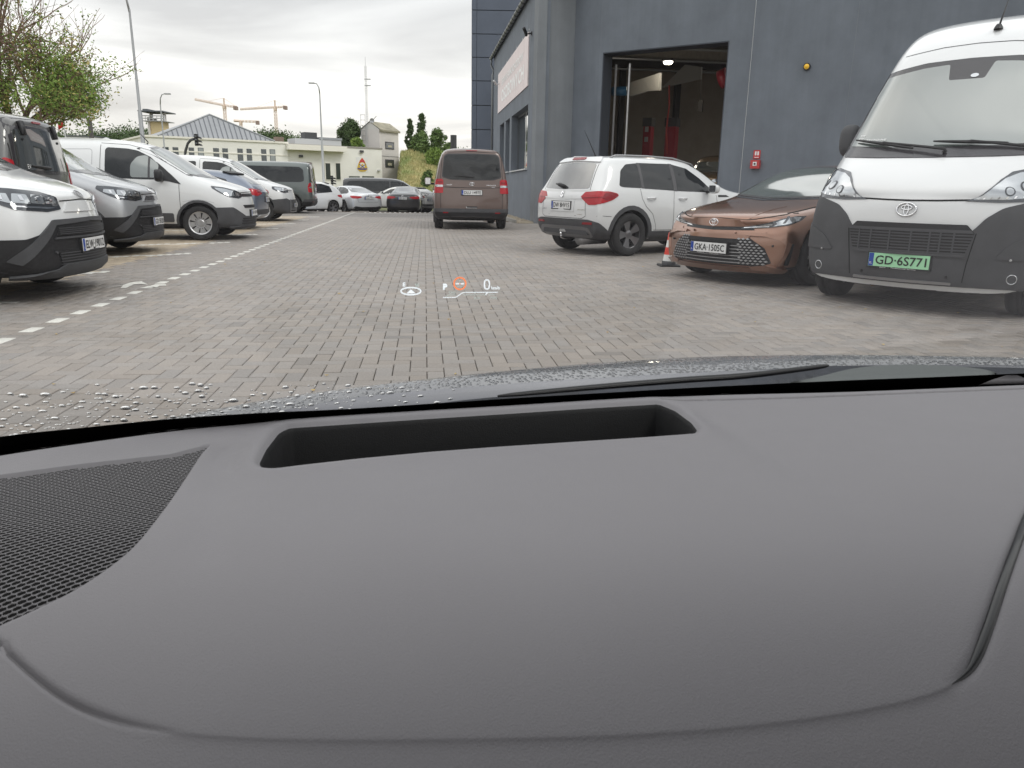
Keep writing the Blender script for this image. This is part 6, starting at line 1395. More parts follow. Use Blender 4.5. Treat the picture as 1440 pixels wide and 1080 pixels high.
crown_tree('poplar_tree', 'taller of the two dark poplars, on the slope behind the tower', 594.5, 125, 159, 225, 12.5, lfd, nclump=70, nleaf=130, leaf=.17, shape='poplar', seed=12)
crown_tree('broadleaf_tree', 'mid green rounded tree in front of the poplars', 592, 112, 188, 226, 28, lfm, nclump=100, nleaf=120, leaf=.18, seed=13)
crown_tree('broadleaf_tree', 'mid green loose tree right of the poplars', 615, 116, 182, 222, 24, lfm, nclump=70, nleaf=100, leaf=.17, seed=14)
crown_tree('shrub', 'bright green bush on the dry slope, left of the brown van', 612, 104, 210, 236, 26, lf1, cat='bush', nclump=80, nleaf=110, leaf=.15, seed=15, trunk=False)
crown_tree('shrub', 'small green bush behind the roof of the brown van', 632, 110, 203, 218, 20, lfm, cat='bush', nclump=40, nleaf=50, leaf=.22, seed=16, trunk=False)
crown_tree('shrub', 'low dull bush at the foot of the dry slope', 601, 84, 241, 262, 16, lfm, cat='bush', nclump=30, nleaf=50, leaf=.18, seed=17, trunk=False)
# dry grassy slope
hv = []; hf = []; nx, ny = 60, 30
def hillp(i, t):
    px = 556 + i * 250; y = 84 + 46 * t; x = at_y(px, 262, y).x; e = min(1, i / .035); hz_ = 6.1 - 2.2 * min(1, max(0, (i - .12) / .3))
    return Vector((x, y, (-.3 + hz_ * (1 - math.cos(math.pi * min(1, t * 1.6))) / 2) * e + .25 * noise.noise(Vector((x * .5, t * 9, 0))) * e - .2 * (1 - e)))
for j in range(ny + 1):
    for i in range(nx + 1): hv.append(hillp((i / nx) ** 1.5, j / ny))
for j in range(ny):
    for i in range(nx): a = j * (nx + 1) + i; hf.append((a, a + 1, a + nx + 2, a + nx + 1))
hm_ = mat('dry_slope', (.42, .34, .16), .95, col2=(.17, .21, .07), noise_scale=.3, bump=1, bump_scale=3)
tagp(mesh('hillside', hv, hf, hm_, None, True), kind='structure')
mb = MB(); rg = random.Random(8)
for k in range(12000):
    p = hillp(rg.uniform(.01, .6) , rg.uniform(0, .75)); x, y, z = p; h_ = rg.uniform(.15, .5); a = rg.uniform(0, 3.14); w_ = .07
    mb.add([(x - w_ * math.cos(a), y - w_ * math.sin(a), z), (x + w_ * math.cos(a), y + w_ * math.sin(a), z), (x + rg.gauss(0, .12), y, z + h_)], [(0, 1, 2)])
tagp(mb.build('tall_grass', mat('dry_grass', (.48, .40, .20), .9, col2=(.20, .25, .08), noise_scale=.3)), kind='stuff')
# distant woods
def wood(name, px0, px1, y, tops, m, n=170, seed=2, kind='stuff'):
    rg = random.Random(seed); mb = MB(); 
    for k in range(n):
        px = rg.uniform(px0, px1); pt = np.interp(px, [a for a, _ in tops], [b for _, b in tops]) + rg.uniform(-2, 3); yy = y * rg.uniform(.95, 1.12); P = at_y(px, pt, yy); c = Vector((P.x, P.y, 0))
        h_ = P.z; 
        for q in range(16): leaves(mb, rg, (c.x + rg.gauss(0, 1.6), c.y + rg.gauss(0, 1), h_ * rg.uniform(.35, 1)), 2.0, 26, y * .0017)
        mb.add([(c.x - 1.5, c.y + 3, 0), (c.x + 1.5, c.y + 3, 0), (c.x + 1.5, c.y + 3, h_ * .8), (c.x - 1.5, c.y + 3, h_ * .8)], [(0, 1, 2, 3)])
    return tagp(mb.build(name, m), kind=kind)
wood('distant_woodland', 84, 214, 150, [(84, 196), (110, 203), (135, 197), (160, 190), (185, 190), (212, 193)], lfd, 150, 3)
wood('distant_woodland', -60, 90, 160, [(-60, 200), (90, 200)], lfd, 90, 4)
wood('distant_woodland', 366, 425, 210, [(366, 188), (372, 189), (400, 195), (425, 200)], lfd, 60, 5)
wood('distant_woodland', 600, 760, 170, [(600, 222), (760, 222)], lfm, 110, 6)
P = at_y(118, 262, 140); fb = empty('distant_building', (P.x, P.y, 0), label='long pale grey flat building behind the tree and flagpole', cat='building')
MB().box((-2.2, 0, 0), (3.0, 6, at_y(118, 192, 140).z)).build('wall', mat('far_grey', (.40, .41, .41), .8), fb); MB().box((-2.3, -.1, at_y(118, 192, 140).z), (3.1, 6, at_y(118, 190.5, 140).z)).build('roof', frame_m, fb)
# the big half bare tree on the left
rg = random.Random(21); P = at_y(22, 262, 15.5); P.z = 0; tr_ = empty('roadside_tree', P, label='large half bare tree with thinning green leaves, top left', cat='tree')
tk = MB(); tw_ = MB(); l1 = MB(); l2 = MB()
def grow(p, d, L_, r, lev):
    n = 4; pts = [p.copy()]; q = p.copy(); dd = d.copy()
    for k in range(n):
        dd = (dd + Vector((rg.gauss(0, .10), rg.gauss(0, .10), rg.gauss(.03, .08)))).normalized(); q = q + dd * L_ / n; pts.append(q.copy())
    (tk if lev < 2 else tw_).tube(pts, [r * (1 - .5 * k / n) for k in range(n + 1)], 7 if lev < 2 else 4, False)
    if lev >= 2:
        for k, pt in enumerate(pts[1:]):
            hgt = pt.z; dens = max(0.0, min(1.0, (3.75 - hgt) / 1.1)) * .52 + .05
            if rg.random() < dens * .9: leaves(l1 if rg.random() < .74 else l2, rg, pt, .24, int(14 + 26 * dens), .034)
    if lev >= 5: return
    nb = (4, 5, 4, 3, 2)[lev]
    for k in range(nb):
        t = rg.uniform(.35, 1) if k else 1; i = min(n - 1, int(t * n)); b = pts[i].lerp(pts[i + 1], t * n - i if t < 1 else 1)
        nd = (dd + Vector((rg.gauss(0, .55), rg.gauss(0, .5), rg.gauss(.12 if lev < 3 else .05, .38)))).normalized()
        grow(b, nd, L_ * rg.uniform(.62, .86), r * rg.uniform(.42, .6), lev + 1)
for (d, L_, r) in ((Vector((.10, 0, 1)), 1.9, .20), ): 
    base = Vector((0, 0, 0)); tk.tube([(0, 0, -.1), (.0, 0, .9), (.05, 0, 1.8)], [.26, .21, .18], 12)
for d, L_ in ((Vector((.55, -.1, .85)), 1.12), (Vector((-.7, .1, .6)), 1.5), (Vector((.10, .2, 1)), 1.4), (Vector((-.2, -.5, .8)), 1.3), (Vector((.35, .5, .8)), 1.3), (Vector((.80, .0, .42)), .82)):
    grow(Vector((.05, 0, 1.75)), d.normalized(), L_, .070, 1)
tk.build('trunk', bark, tr_, True); tagp(tw_.build('twigs', twig, tr_), kind='stuff'); tagp(l1.build('green_leaves', lf1, tr_), kind='stuff'); tagp(l2.build('yellow_leaves', lf2, tr_), kind='stuff')
# ------------------------------------------------------------------ the car the picture is taken from
DZ = .86
own = empty('own_car', (0, .6, 0), label='car in the foreground with grey dashboard, rain dotted windscreen and wet bonnet', cat='car')
def op(name, vs, fs, m, smooth=True, par=None, **k):
    o = mesh(name, vs, fs, m, None, smooth); o.parent = par or own; base = own.location if par is None else own.location
    o.matrix_parent_inverse = Matrix.Translation(-own.location) if par is None else Matrix.Identity(4)
    return tagp(o, **k)
def opm(mb, name, m, smooth=False, **k): return op(name, mb.v, mb.f, m, smooth, **k)
def zb_(y): return DZ - 2.75 * max(0, .40 - y) ** 2
def G(px, py, z=None):
    if z is not None: return at_z(px, py, z)
    z = DZ
    for _ in range(12):
        p = at_z(px, py, z); z = .5 * z + .5 * zb_(p.y)
    return p
def curve(pts, n=8):
    """Catmull-Rom through 2-D/3-D points"""
    P = [np.array(p, float) for p in pts]; out = []
    for i in range(len(P) - 1):
        a, b, c, d = P[max(i - 1, 0)], P[i], P[i + 1], P[min(i + 2, len(P) - 1)]
        for k in range(n):
            t = k / n; out.append(tuple(.5 * ((2 * b) + (-a + c) * t + (2 * a - 5 * b + 4 * c - d) * t * t + (-a + 3 * b - 3 * c + d) * t ** 3)))
    out.append(tuple(P[-1])); return out
def grain(name, c, rough, bump, sc):
    m = mat(name, c, rough, spec=.35); t = m.node_tree; b = t.nodes['Principled BSDF']; co = t.nodes.new('ShaderNodeTexCoord'); v = t.nodes.new('ShaderNodeTexVoronoi'); v.inputs['Scale'].default_value = sc
    v.feature = 'SMOOTH_F1'; n = t.nodes.new('ShaderNodeTexNoise'); n.inputs['Scale'].default_value = sc * 1.7; n.inputs['Detail'].default_value = 3
    t.links.new(co.outputs['Object'], v.inputs['Vector']); t.links.new(co.outputs['Object'], n.inputs['Vector'])
    a = t.nodes.new('ShaderNodeMath'); a.operation = 'ADD'; t.links.new(v.outputs['Distance'], a.inputs[0]); t.links.new(n.outputs['Fac'], a.inputs[1])
    bp = t.nodes.new('ShaderNodeBump'); bp.inputs['Strength'].default_value = bump; bp.inputs['Distance'].default_value = .0004; t.links.new(a.outputs[0], bp.inputs['Height']); t.links.new(bp.outputs[0], b.inputs['Normal'])
    n2 = t.nodes.new('ShaderNodeTexNoise'); n2.inputs['Scale'].default_value = 9; n2.inputs['Detail'].default_value = 6; t.links.new(co.outputs['Object'], n2.inputs['Vector'])
    mr = t.nodes.new('ShaderNodeMapRange'); mr.inputs[1].default_value = .3; mr.inputs[2].default_value = .7; mr.inputs[3].default_value = rough - .05; mr.inputs[4].default_value = rough + .07; t.links.new(n2.outputs['Fac'], mr.inputs[0]); t.links.new(mr.outputs[0], b.inputs['Roughness'])
    return m
dash_m = grain('dashboard_skin', (.158, .153, .163), .58, .32, 1000); dash_in = grain('recess_skin', (.013, .013, .014), .6, .4, 900); blackm = mat('trim_black', (.004, .004, .004), .7, spec=.15)
# outlines in picture pixels, laid on the dashboard plane
edge_px = [(-330, 700), (-160, 668), (0, 641), (120, 623), (240, 607), (330, 598), (480, 586), (720, 572), (960, 557.5), (1200, 551), (1440, 541.5), (1660, 534), (1900, 527)]
edge = [tuple(G(*p)[:2]) for p in curve(edge_px, 5)]
near = [(edge[-1][0], .12), (edge[0][0], .12)]
outer = edge + near
rec_px = [(364, 647), (374, 627), (392, 604), (406, 597), (480, 592), (600, 584), (720, 576.5), (840, 568.5), (926, 563.5), (950, 573), (972, 588), (981, 600), (974, 607.5), (900, 613), (800, 619.5), (700, 626), (600, 633.5), (500, 643), (420, 652), (385, 656.5), (370, 654)]
rec = [tuple(G(x, y + 2.5)[:2]) for x, y in rec_px]; rec = rnd(rec, .004, 3)
def resamp(poly, step, closed=True):
    out = []; P = poly + ([poly[0]] if closed else [])
    for a, b in zip(P, P[1:]):
        a, b = Vector(a), Vector(b); k = max(1, int(round((b - a).length / step))); out += [tuple(a.lerp(b, i / k)) for i in range(k)]
    if not closed: out.append(tuple(P[-1]))
    return out
def offs(poly, d):
    """offset of a closed counter-clockwise or clockwise polygon, outwards for d > 0"""
    n = len(poly); A = sum(poly[i][0] * poly[(i + 1) % n][1] - poly[(i + 1) % n][0] * poly[i][1] for i in range(n)); s = 1 if A > 0 else -1; out = []
    for i in range(n):
        p, a, b = Vector(poly[i]), Vector(poly[i - 1]), Vector(poly[(i + 1) % n]); t = (b - a).normalized(); out.append(tuple(p + Vector((t.y, -t.x)) * s * d))
    return out
rec = resamp(rec, .006)
gr_px = curve([(296, 624), (283, 638), (262, 671), (229, 719), (181, 776), (112, 826), (40, 862), (0, 880), (-90, 925), (-220, 990), (-400, 1080)], 6)
gr_top = [(x, y + 14 - 10 * 0) for x, y in [(-330, 712), (-160, 683), (0, 654), (120, 638), (240, 625), (296, 623)]]
grille = [tuple(G(x, y)[:2]) for x, y in gr_top[:-1]] + [tuple(G(x, y)[:2]) for x, y in gr_px]
seam_px = curve([(-260, 640 + 120), (-120, 800), (0, 905), (50, 950), (100, 985), (160, 1010), (230, 1026), (330, 1036), (500, 1040), (800, 1036), (1000, 1025), (1150, 1008), (1260, 988), (1330, 966), (1368, 930), (1392, 870), (1412, 810), (1428, 765), (1450, 715), (1500, 640)], 6)
seam = [tuple(G(x, y)[:2]) for x, y in seam_px]
seamL = resamp(seam, .006, False)
def resamp_open(P, step=.006):
    out = []
    for a, b in zip(P, P[1:]):
        a, b = Vector(a), Vector(b); k = max(1, int((b - a).length / step)); out += [tuple(a.lerp(b, i / k)) for i in range(k)]
    return out + [tuple(P[-1])]
def zdash(P):
    P = np.asarray(P, float)[:, :2]; z = DZ - 2.75 * np.clip(.40 - P[:, 1], 0, .4) ** 2
    dr = dist_poly(P, rec); z += .0032 * np.exp(-(dr / .016) ** 2) - .005 * np.exp(-(dr / .0035) ** 1.5)          # raised collar, rounded lip
    ds = dist_poly(P, seamL, False); ins = np.array([inside(p, seampoly) for p in P])
    z -= np.where(ins, 0, .0012 * (1 - np.exp(-ds / .0012)))                      # outer skin a little lower
    amp = np.clip(np.maximum((xl_ - P[:, 0]) / .05, (P[:, 0] - xr_) / .03), 0.02, 1); wdt = np.where(P[:, 0] > xr_, .0022, .0008); z -= .0040 * amp * np.exp(-(ds / wdt) ** 2)   # shut line
    gg = dist_poly(P, grille); ing = np.array([inside(p, grille) for p in P]); z -= np.where(ing, .0075 * (1 - np.exp(-gg / .0009)), .0)
    z -= .0065 * np.exp(-(dist_poly(P, ledge, False) / .0015) ** 2)
    # soft hollow running down right of the recess and between the grille and the recess
    for (ax_, ay_, bx_, by_, w_, d_) in hollows:
        a = np.array([ax_, ay_]); b = np.array([bx_, by_]); t = np.clip(((P - a) @ (b - a)) / ((b - a) @ (b - a)), 0, 1); dd = np.hypot(*(P - (a + t[:, None] * (b - a))).T); z -= d_ * np.exp(-(dd / w_) ** 2) * (1 - .6 * t)
    return z
seampoly = seam + [(2, seam[-1][1]), (2, 3), (-2, 3), (-2, seam[0][1])]
def g2(x, y): return tuple(G(x, y)[:2])
xl_, xr_ = g2(260, 1028)[0], g2(1330, 966)[0]
hollows = [(*g2(1012, 585), *g2(1190, 700), .020, .0065), (*g2(322, 628), *g2(292, 770), .013, .0048)]
ledge = resamp_open([g2(935, 563.5), g2(1100, 559.5), g2(1300, 551.5), g2(1440, 546), g2(1640, 539)])
loops = [rec] + [offs(rec, d) for d in (.0015, .003, .0055, .010, .018)]
sl = [[tuple(Vector(p)) for p in seamL]]
tn = []
for i, p in enumerate(seamL):
    a, b = Vector(seamL[max(i - 1, 0)]), Vector(seamL[min(i + 1, len(seamL) - 1)]); t = (b - a).normalized(); tn.append(Vector((-t.y, t.x)))
pts = [Vector(p) for p in resamp(outer, .012)]; nb = len(pts); edges = [(i, (i + 1) % nb) for i in range(nb)]
rs = len(pts); pts += [Vector(p) for p in rec]; edges += [(rs + i, rs + (i + 1) % len(rec)) for i in range(len(rec))]
extra = []
for L_ in loops[1:]: extra += L_
for d in (-.009, -.005, -.003, -.0015, -.0009, -.0005, 0, .0005, .0009, .0015, .003, .005, .009): extra += [tuple(Vector(p) + n_ * d) for p, n_ in zip(seamL, tn)]
for d in (-.004, -.0025, -.0014, -.0007, 0, .0007, .0014, .0025, .004): extra += [(x, y + d) for x, y in ledge]
ge = resamp(grille, .008)
for d in (-.004, -.0015, 0, .0015, .004, .010): extra += offs(ge, d)
gx0, gx1, gy0, gy1 = edge[0][0], edge[-1][0], .12, max(p[1] for p in edge); st_ = .011
grid = [(gx0 + i * st_, gy0 + j * st_) for i in range(int((gx1 - gx0) / st_)) for j in range(int((gy1 - gy0) / st_))]
E_ = [e for e in extra if inside(e, outer) and not inside(e, rec)]
grid = [g_ for g_ in grid if inside(g_, outer) and not inside(g_, rec)]
dg_ = np.minimum(dist_poly(grid, rec), np.minimum(dist_poly(grid, seamL, False), dist_poly(grid, ge))); grid = [g_ for g_, q in zip(grid, dg_) if q > .011]
allp = pts + [Vector(e) for e in E_ + grid]
V2, _, F2, *_ = delaunay_2d_cdt(allp, edges, [], 1, 1e-5)
V2n = np.array([(v.x, v.y) for v in V2]); cen = [(sum(V2n[i][0] for i in f) / len(f), sum(V2n[i][1] for i in f) / len(f)) for f in F2]
F2 = [f for f, c in zip(F2, cen) if inside(c, outer) and not inside(c, rec)]
zz_ = zdash(V2n); VD3 = [(x, y, z) for (x, y), z in zip(V2n, zz_)]
used = sorted(set(i for f in F2 for i in f)); mpx = {i: k for k, i in enumerate(used)}
op('dashboard', [VD3[i] for i in used], [tuple(mpx[i] for i in f) for f in F2], dash_m)
# rear lip of the dashboard turning down
er = resamp(edge, .012, False); ez = zdash(er); mbv = []; mbf = []
for k, (dy, dz) in enumerate(((0, 0), (.0025, -.0012), (.0035, -.004), (.0035, -.03))):
    mbv += [(x, y + dy, z + dz) for (x, y), z in zip(er, ez)]
n = len(er); mbf = [(k * n + i, k * n + i + 1, (k + 1) * n + i + 1, (k + 1) * n + i) for k in range(3) for i in range(n - 1)]
op('dashboard_lip', mbv, mbf, dash_m)
# second edge line at the right: a thin upper ledge behind the pad
led = [(x, y) for x, y in er if x > g2(930, 563)[0]]
# recess walls and floor
rz = zdash(rec); n = len(rec); cx_ = sum(p[0] for p in rec) / n; cy_ = sum(p[1] for p in rec) / n
wv = []
for k, (dz, sh) in enumerate(((0, 0), (-.0015, -.0008), (-.004, -.0016), (-.032, -.004), (-.055, -.007))):
    q = offs(rec, sh * 1.0) if sh else rec; wv += [(x, y, z + dz) for (x, y), z in zip(q, rz)]
wf = [(k * n + i, k * n + (i + 1) % n, (k + 1) * n + (i + 1) % n, (k + 1) * n + i) for k in range(4) for i in range(n)]
rc_ = op('display_recess', wv, wf, dash_in)
op('recess_floor', wv[4 * n:], [tuple(range(n))], blackm, False)
# speaker grille: a lattice of small lozenge holes
hd = (Vector(g2(240, 607)) - Vector(g2(0, 641))).normalized(); hp = Vector((-hd.y, hd.x)); o0 = Vector(g2(296, 624))
cw_, ch_ = .0043, .0030; gv = []; gf = []
ge_in = offs(grille, .0035)
bx = [Vector(p) - o0 for p in grille]; amin, amax = min(b.dot(hd) for b in bx), max(b.dot(hd) for b in bx); bmin, bmax = min(b.dot(hp) for b in bx), max(b.dot(hp) for b in bx)
cells = []
j = 0; b = bmax + .004
while b > bmin:
    a = amax + .006 + (cw_ / 2 if j % 2 else 0)
    while a > amin:
        c = o0 + hd * a + hp * b
        if c.x > -.46 and c.y > .19 and inside(c, ge_in): cells.append((c, 0))
        a -= cw_
    b -= ch_; j += 1
outer_r = [(-.5, -.5), (0, -.5), (.5, -.5), (.5, 0), (.5, .5), (0, .5), (-.5, .5), (-.5, 0)]; hole = [(-.43, -.24), (-.0, -.43), (.43, -.34), (.46, .0), (.43, .24), (0, .43), (-.43, .32), (-.46, .0)]
for c, _ in cells:
    k0 = len(gv)
    for (x, y) in outer_r: p = c + hd * x * cw_ + hp * y * ch_; gv.append((p.x, p.y, zb_(p.y) - .0022))
    for (x, y) in hole: p = c + hd * x * cw_ + hp * y * ch_; gv.append((p.x, p.y, zb_(p.y) - .0025))
    for (x, y) in hole: p = c + hd * x * cw_ * .95 + hp * y * ch_ * .95; gv.append((p.x, p.y, zb_(p.y) - .0040))
    gf += [(k0 + i, k0 + (i + 1) % 8, k0 + 8 + (i + 1) % 8, k0 + 8 + i) for i in range(8)] + [(k0 + 8 + i, k0 + 8 + (i + 1) % 8, k0 + 16 + (i + 1) % 8, k0 + 16 + i) for i in range(8)] + [tuple(k0 + 16 + i for i in range(8))]
gm_ = mat('grille_plastic', (.13, .126, .134), .45); go = op('speaker_grille', gv, gf, [gm_, mat('grille_hole_dark', (.018, .018, .019), .8)], False, kind='stuff')  # second material: darker tone for the hole walls and floors
for i, p in enumerate(go.data.polygons): p.material_index = 1 if (i % 17) >= 8 else 0
# glossy trim strip in the shut line at the right
strip = resamp([tuple(G(x, y)[:2]) for x, y in curve([(1338, 962), (1366, 935), (1388, 885), (1408, 825), (1428, 770), (1450, 712), (1490, 650)], 6)], .004, False)
sv = []; sf = []
for i, p in enumerate(strip):
    a, b_ = Vector(strip[max(i - 1, 0)]), Vector(strip[min(i + 1, len(strip) - 1)]); t = (b_ - a).normalized(); nn = Vector((-t.y, t.x)); w_ = .0030 * min(1, i / 9)
    for q, h_ in ((-1, -.002), (-.4, .0008), (.4, .0008), (1, -.002)): r_ = Vector(p) + nn * w_ * q; sv.append((r_.x, r_.y, zb_(r_.y) - .0012 + h_))
for i in range(len(strip) - 1):
    for k in range(3): sf.append((i * 4 + k, i * 4 + k + 1, (i + 1) * 4 + k + 1, (i + 1) * 4 + k))
op('trim_strip', sv, sf, mat('gloss_trim', (.006, .006, .007), .35, .0, coat=.15))
# small defroster nub at the far right edge
p0, p1 = G(1388, 541), G(1440, 530)
nb_ = [G(1384, 542.5, DZ), G(1400, 536, DZ + .002), G(1420, 529.5, DZ + .004), G(1436, 529.5, DZ + .004), G(1452, 536, DZ + .002), G(1475, 541, DZ)]
opm(MB().add([p + Vector((0, .006, 0)) for p in nb_] + [p + Vector((0, .022, -.01)) for p in nb_], [(i, i + 1, 6 + i + 1, 6 + i) for i in range(5)] + [(0, 1, 2, 3, 4, 5)]), 'sensor_pod', dash_m, True)

# windscreen: an inclined pane rising back over the dashboard
wbase = [at_z(0, 612, .856), at_z(1440, 524, .850)]
bd = (wbase[1] - wbase[0]).normalized(); wbase[0] = wbase[0] - bd * .35
bd = (wbase[1] - wbase[0]).normalized(); bk_ = Vector((bd.y, -bd.x, 0)); RAKE = R(29); up_ = bk_ * math.cos(RAKE) + Vector((0, 0, math.sin(RAKE))); wn_ = bd.cross(up_).normalized()
if wn_.z < 0: wn_ = -wn_
def on_glass(px, py, off=0):
    r = ray(px, py); o = Vector((0, 0, CAMZ)); q = wbase[0] + wn_ * off; return o + r * ((q - o).dot(wn_) / r.dot(wn_))
gm = bpy.data.materials.new('windscreen_pane'); gm.use_nodes = True; t = gm.node_tree; t.nodes.clear(); n_ = t.nodes.new
ou = n_('ShaderNodeOutputMaterial'); tr = n_('ShaderNodeBsdfTransparent'); tr.inputs[0].default_value = (.93, .95, .94, 1); gs_ = n_('ShaderNodeBsdfGlossy'); gs_.inputs['Roughness'].default_value = .045
fr_ = n_('ShaderNodeFresnel'); fr_.inputs['IOR'].default_value = 1.33; mi = n_('ShaderNodeMixShader'); fm_ = n_('ShaderNodeMath'); fm_.operation = 'MULTIPLY'; fm_.inputs[1].default_value = .72; t.links.new(fr_.outputs[0], fm_.inputs[0]); t.links.new(fm_.outputs[0], mi.inputs[0]); t.links.new(tr.outputs[0], mi.inputs[1]); t.links.new(gs_.outputs[0], mi.inputs[2]); t.links.new(mi.outputs[0], ou.inputs[0])
LG = .645; a0, a1 = wbase[0] - bd * .0, wbase[0] + bd * 1.7
op('windscreen', [a0 - up_ * .03, a1 - up_ * .03, a1 + up_ * LG, a0 + up_ * LG], [(0, 1, 2, 3)], gm, False)
# black border at the foot of the glass
ft_px = curve([(-330, 668), (-160, 640), (0, 614), (120, 601), (240, 589), (360, 581), (480, 575.5), (600, 568), (720, 560), (840, 553), (960, 546), (1080, 540), (1200, 534.5), (1320, 530), (1440, 525), (1660, 517), (1900, 508)], 4)
ft = [on_glass(x, y, -.002) for x, y in ft_px]; fbm = []
ex_, ey_ = zip(*curve(edge_px, 8))
fbm = [on_glass(x, max(y + 2, float(np.interp(x, ex_, ey_)) - 2.2), -.002) for x, y in ft_px]
n = len(ft); op('glass_border', ft + fbm, [(i, i + 1, n + i + 1, n + i) for i in range(n - 1)], blackm, False)
def rsx(C, xs): C = np.array([tuple(p)[:3] for p in C]); return [(x, np.interp(x, C[:, 0], C[:, 1]), np.interp(x, C[:, 0], C[:, 2])) for x in xs]
xx_ = np.linspace(max(er[0][0], fbm[0][0]) + .001, min(er[-1][0], fbm[-1][0]) - .001, 90)
ra_, rb2 = rsx([(x, y, z - .012) for (x, y), z in zip(er, ez)], xx_), rsx(fbm, xx_); n = len(xx_)
op('defroster_trough', ra_ + [(a[0], (a[1] + b_[1]) / 2, min(a[2], b_[2]) - .012) for a, b_ in zip(ra_, rb2)] + rb2, [(k * n + i, k * n + i + 1, (k + 1) * n + i + 1, (k + 1) * n + i) for k in (0, 1) for i in range(n - 1)], blackm, False)
# rest of the shell: roof (unseen, added to shade the dashboard), pillars, doors, floor
cloth = mat('headlining', (.07, .07, .072), .9); shell = mat('cabin_dark', (.03, .03, .032), .8)
tA, tB = a0 + up_ * LG, a1 + up_ * LG
mb = MB(); zr = tA.z + .0
mb.add([tA, tB, tB + Vector((.0, -2.1, .02)), tA + Vector((0, -2.1, .02)), tA + Vector((0, 0, .05)), tB + Vector((0, 0, .05)), tB + Vector((0, -2.1, .08)), tA + Vector((0, -2.1, .08))], [(0, 1, 2, 3), (7, 6, 5, 4), (0, 4, 5, 1), (1, 5, 6, 2), (2, 6, 7, 3), (3, 7, 4, 0)]); opm(mb, 'roof', cloth)
for s_ in (a0, a1): opm(MB().tube([s_ - up_ * .03, s_ + up_ * LG], .035, 8), 'windscreen_pillar', shell, True)
for s_, q in ((a0, tA), (a1, tB)):
    x = s_.x; xx = q.x
    opm(MB().add([(x, s_.y + .1, .25), (x, s_.y + .1, .90), (xx, -2.2, .95), (xx, -2.2, .25)], [(0, 1, 2, 3)]), 'door', shell)
    opm(MB().add([(xx, -.75, .9), (xx, -.9, .9), (xx, -.95, zr), (xx, -.8, zr)], [(0, 1, 2, 3)]), 'door_pillar', shell)
opm(MB().add([(a0.x, a0.y, .25), (a1.x, a1.y, .25), (a1.x, -2.2, .25), (a0.x, -2.2, .25)], [(0, 1, 2, 3)]), 'floor', shell)
opm(MB().add([(a0.x, -2.2, .25), (a1.x, -2.2, .25), (a1.x, -2.2, .95), (a0.x, -2.2, .95)], [(0, 1, 2, 3)]), 'rear_panel', shell)
for xx in (-.02, .72): opm(MB().box((xx - .24, -.95, .45), (xx + .24, -.45, .60)).box((xx - .24, -1.08, .55), (xx + .24, -.95, 1.10)), 'seat', shell)
fx = [(x, y) for x, y in ((edge[0][0], .06), (edge[-1][0], .06))]
opm(MB().add([(fx[0][0], .12, DZ - .21), (fx[1][0], .12, DZ - .21), (fx[1][0], .14, .30), (fx[0][0], .14, .30)], [(0, 1, 2, 3)]), 'dashboard_front', dash_m)

# bonnet, wet, with beads of water; cowl and wiper in front of the glass
wet = mat('wet_bonnet_paint', (.12, .122, .13), .28, .3, coat=1.); t = wet.node_tree; b = t.nodes['Principled BSDF']
co = t.nodes.new('ShaderNodeTexCoord'); v1 = t.nodes.new('ShaderNodeTexVoronoi'); v1.inputs['Scale'].default_value = 210; v1.inputs['Randomness'].default_value = 1; t.links.new(co.outputs['Object'], v1.inputs['Vector'])
r1 = t.nodes.new('ShaderNodeMapRange'); r1.inputs[1].default_value = .0; r1.inputs[2].default_value = .55; r1.inputs[3].default_value = 1; r1.inputs[4].default_value = 0; r1.interpolation_type = 'SMOOTHSTEP'; t.links.new(v1.outputs['Distance'], r1.inputs[0])
bp = t.nodes.new('ShaderNodeBump'); bp.inputs['Strength'].default_value = 1; bp.inputs['Distance'].default_value = .0022; t.links.new(r1.outputs[0], bp.inputs['Height']); t.links.new(bp.outputs[0], b.inputs['Normal']); t.links.new(bp.outputs[0], b.inputs['Coat Normal'])
BZ = .835
bt_px = curve([(120, 612), (180, 599), (240, 587), (330, 570), (400, 558), (480, 547), (600, 533), (720, 520.5), (840, 510.5), (960, 503), (1080, 500), (1200, 499), (1320, 500.5), (1440, 503.5), (1600, 508), (1800, 516)], 4)
bb_px = curve([(200, 612), (250, 604), (300, 597), (360, 584), (430, 571), (500, 559), (600, 549), (700, 541), (800, 534), (900, 528), (960, 525), (1080, 519), (1200, 514), (1320, 513), (1440, 514), (1800, 522)], 4)
xs_ = np.linspace(150, 1800, 90); yt_ = np.interp(xs_, *zip(*bt_px)); yb_ = np.maximum(np.interp(xs_, *zip(*bb_px)), yt_ + 1.5)
yf_ = np.interp(xs_, *zip(*ft_px)) + 14
def brow(y, z): return [at_z(a, b_, z) for a, b_ in zip(xs_, y)]
far_, nr = brow(yt_, BZ), brow(yb_, BZ - .002); n = len(far_)
rows = [nr] + [[a.lerp(b_, q) + Vector((0, 0, .004 * math.sin(math.pi * q))) for a, b_ in zip(nr, far_)] for q in (.25, .5, .75)] + [far_] + [[p + Vector((0, .12, -.03)) for p in far_], [p + Vector((0, .35, -.12)) for p in far_], [p + Vector((0, .45, -.45)) for p in far_]]
op('bonnet', [p for r_ in rows for p in r_], [(k * n + i, k * n + i + 1, (k + 1) * n + i + 1, (k + 1) * n + i) for k in range(len(rows) - 1) for i in range(n - 1)], wet)
smooth_ = mat('bonnet_edge_paint', (.11, .11, .125), .32, .3, coat=.8, noise_amt=.1)
r2_ = brow(np.maximum(yf_, yb_ + 2), BZ - .010); r3_ = [p + Vector((0, -.03, -.05)) for p in r2_]
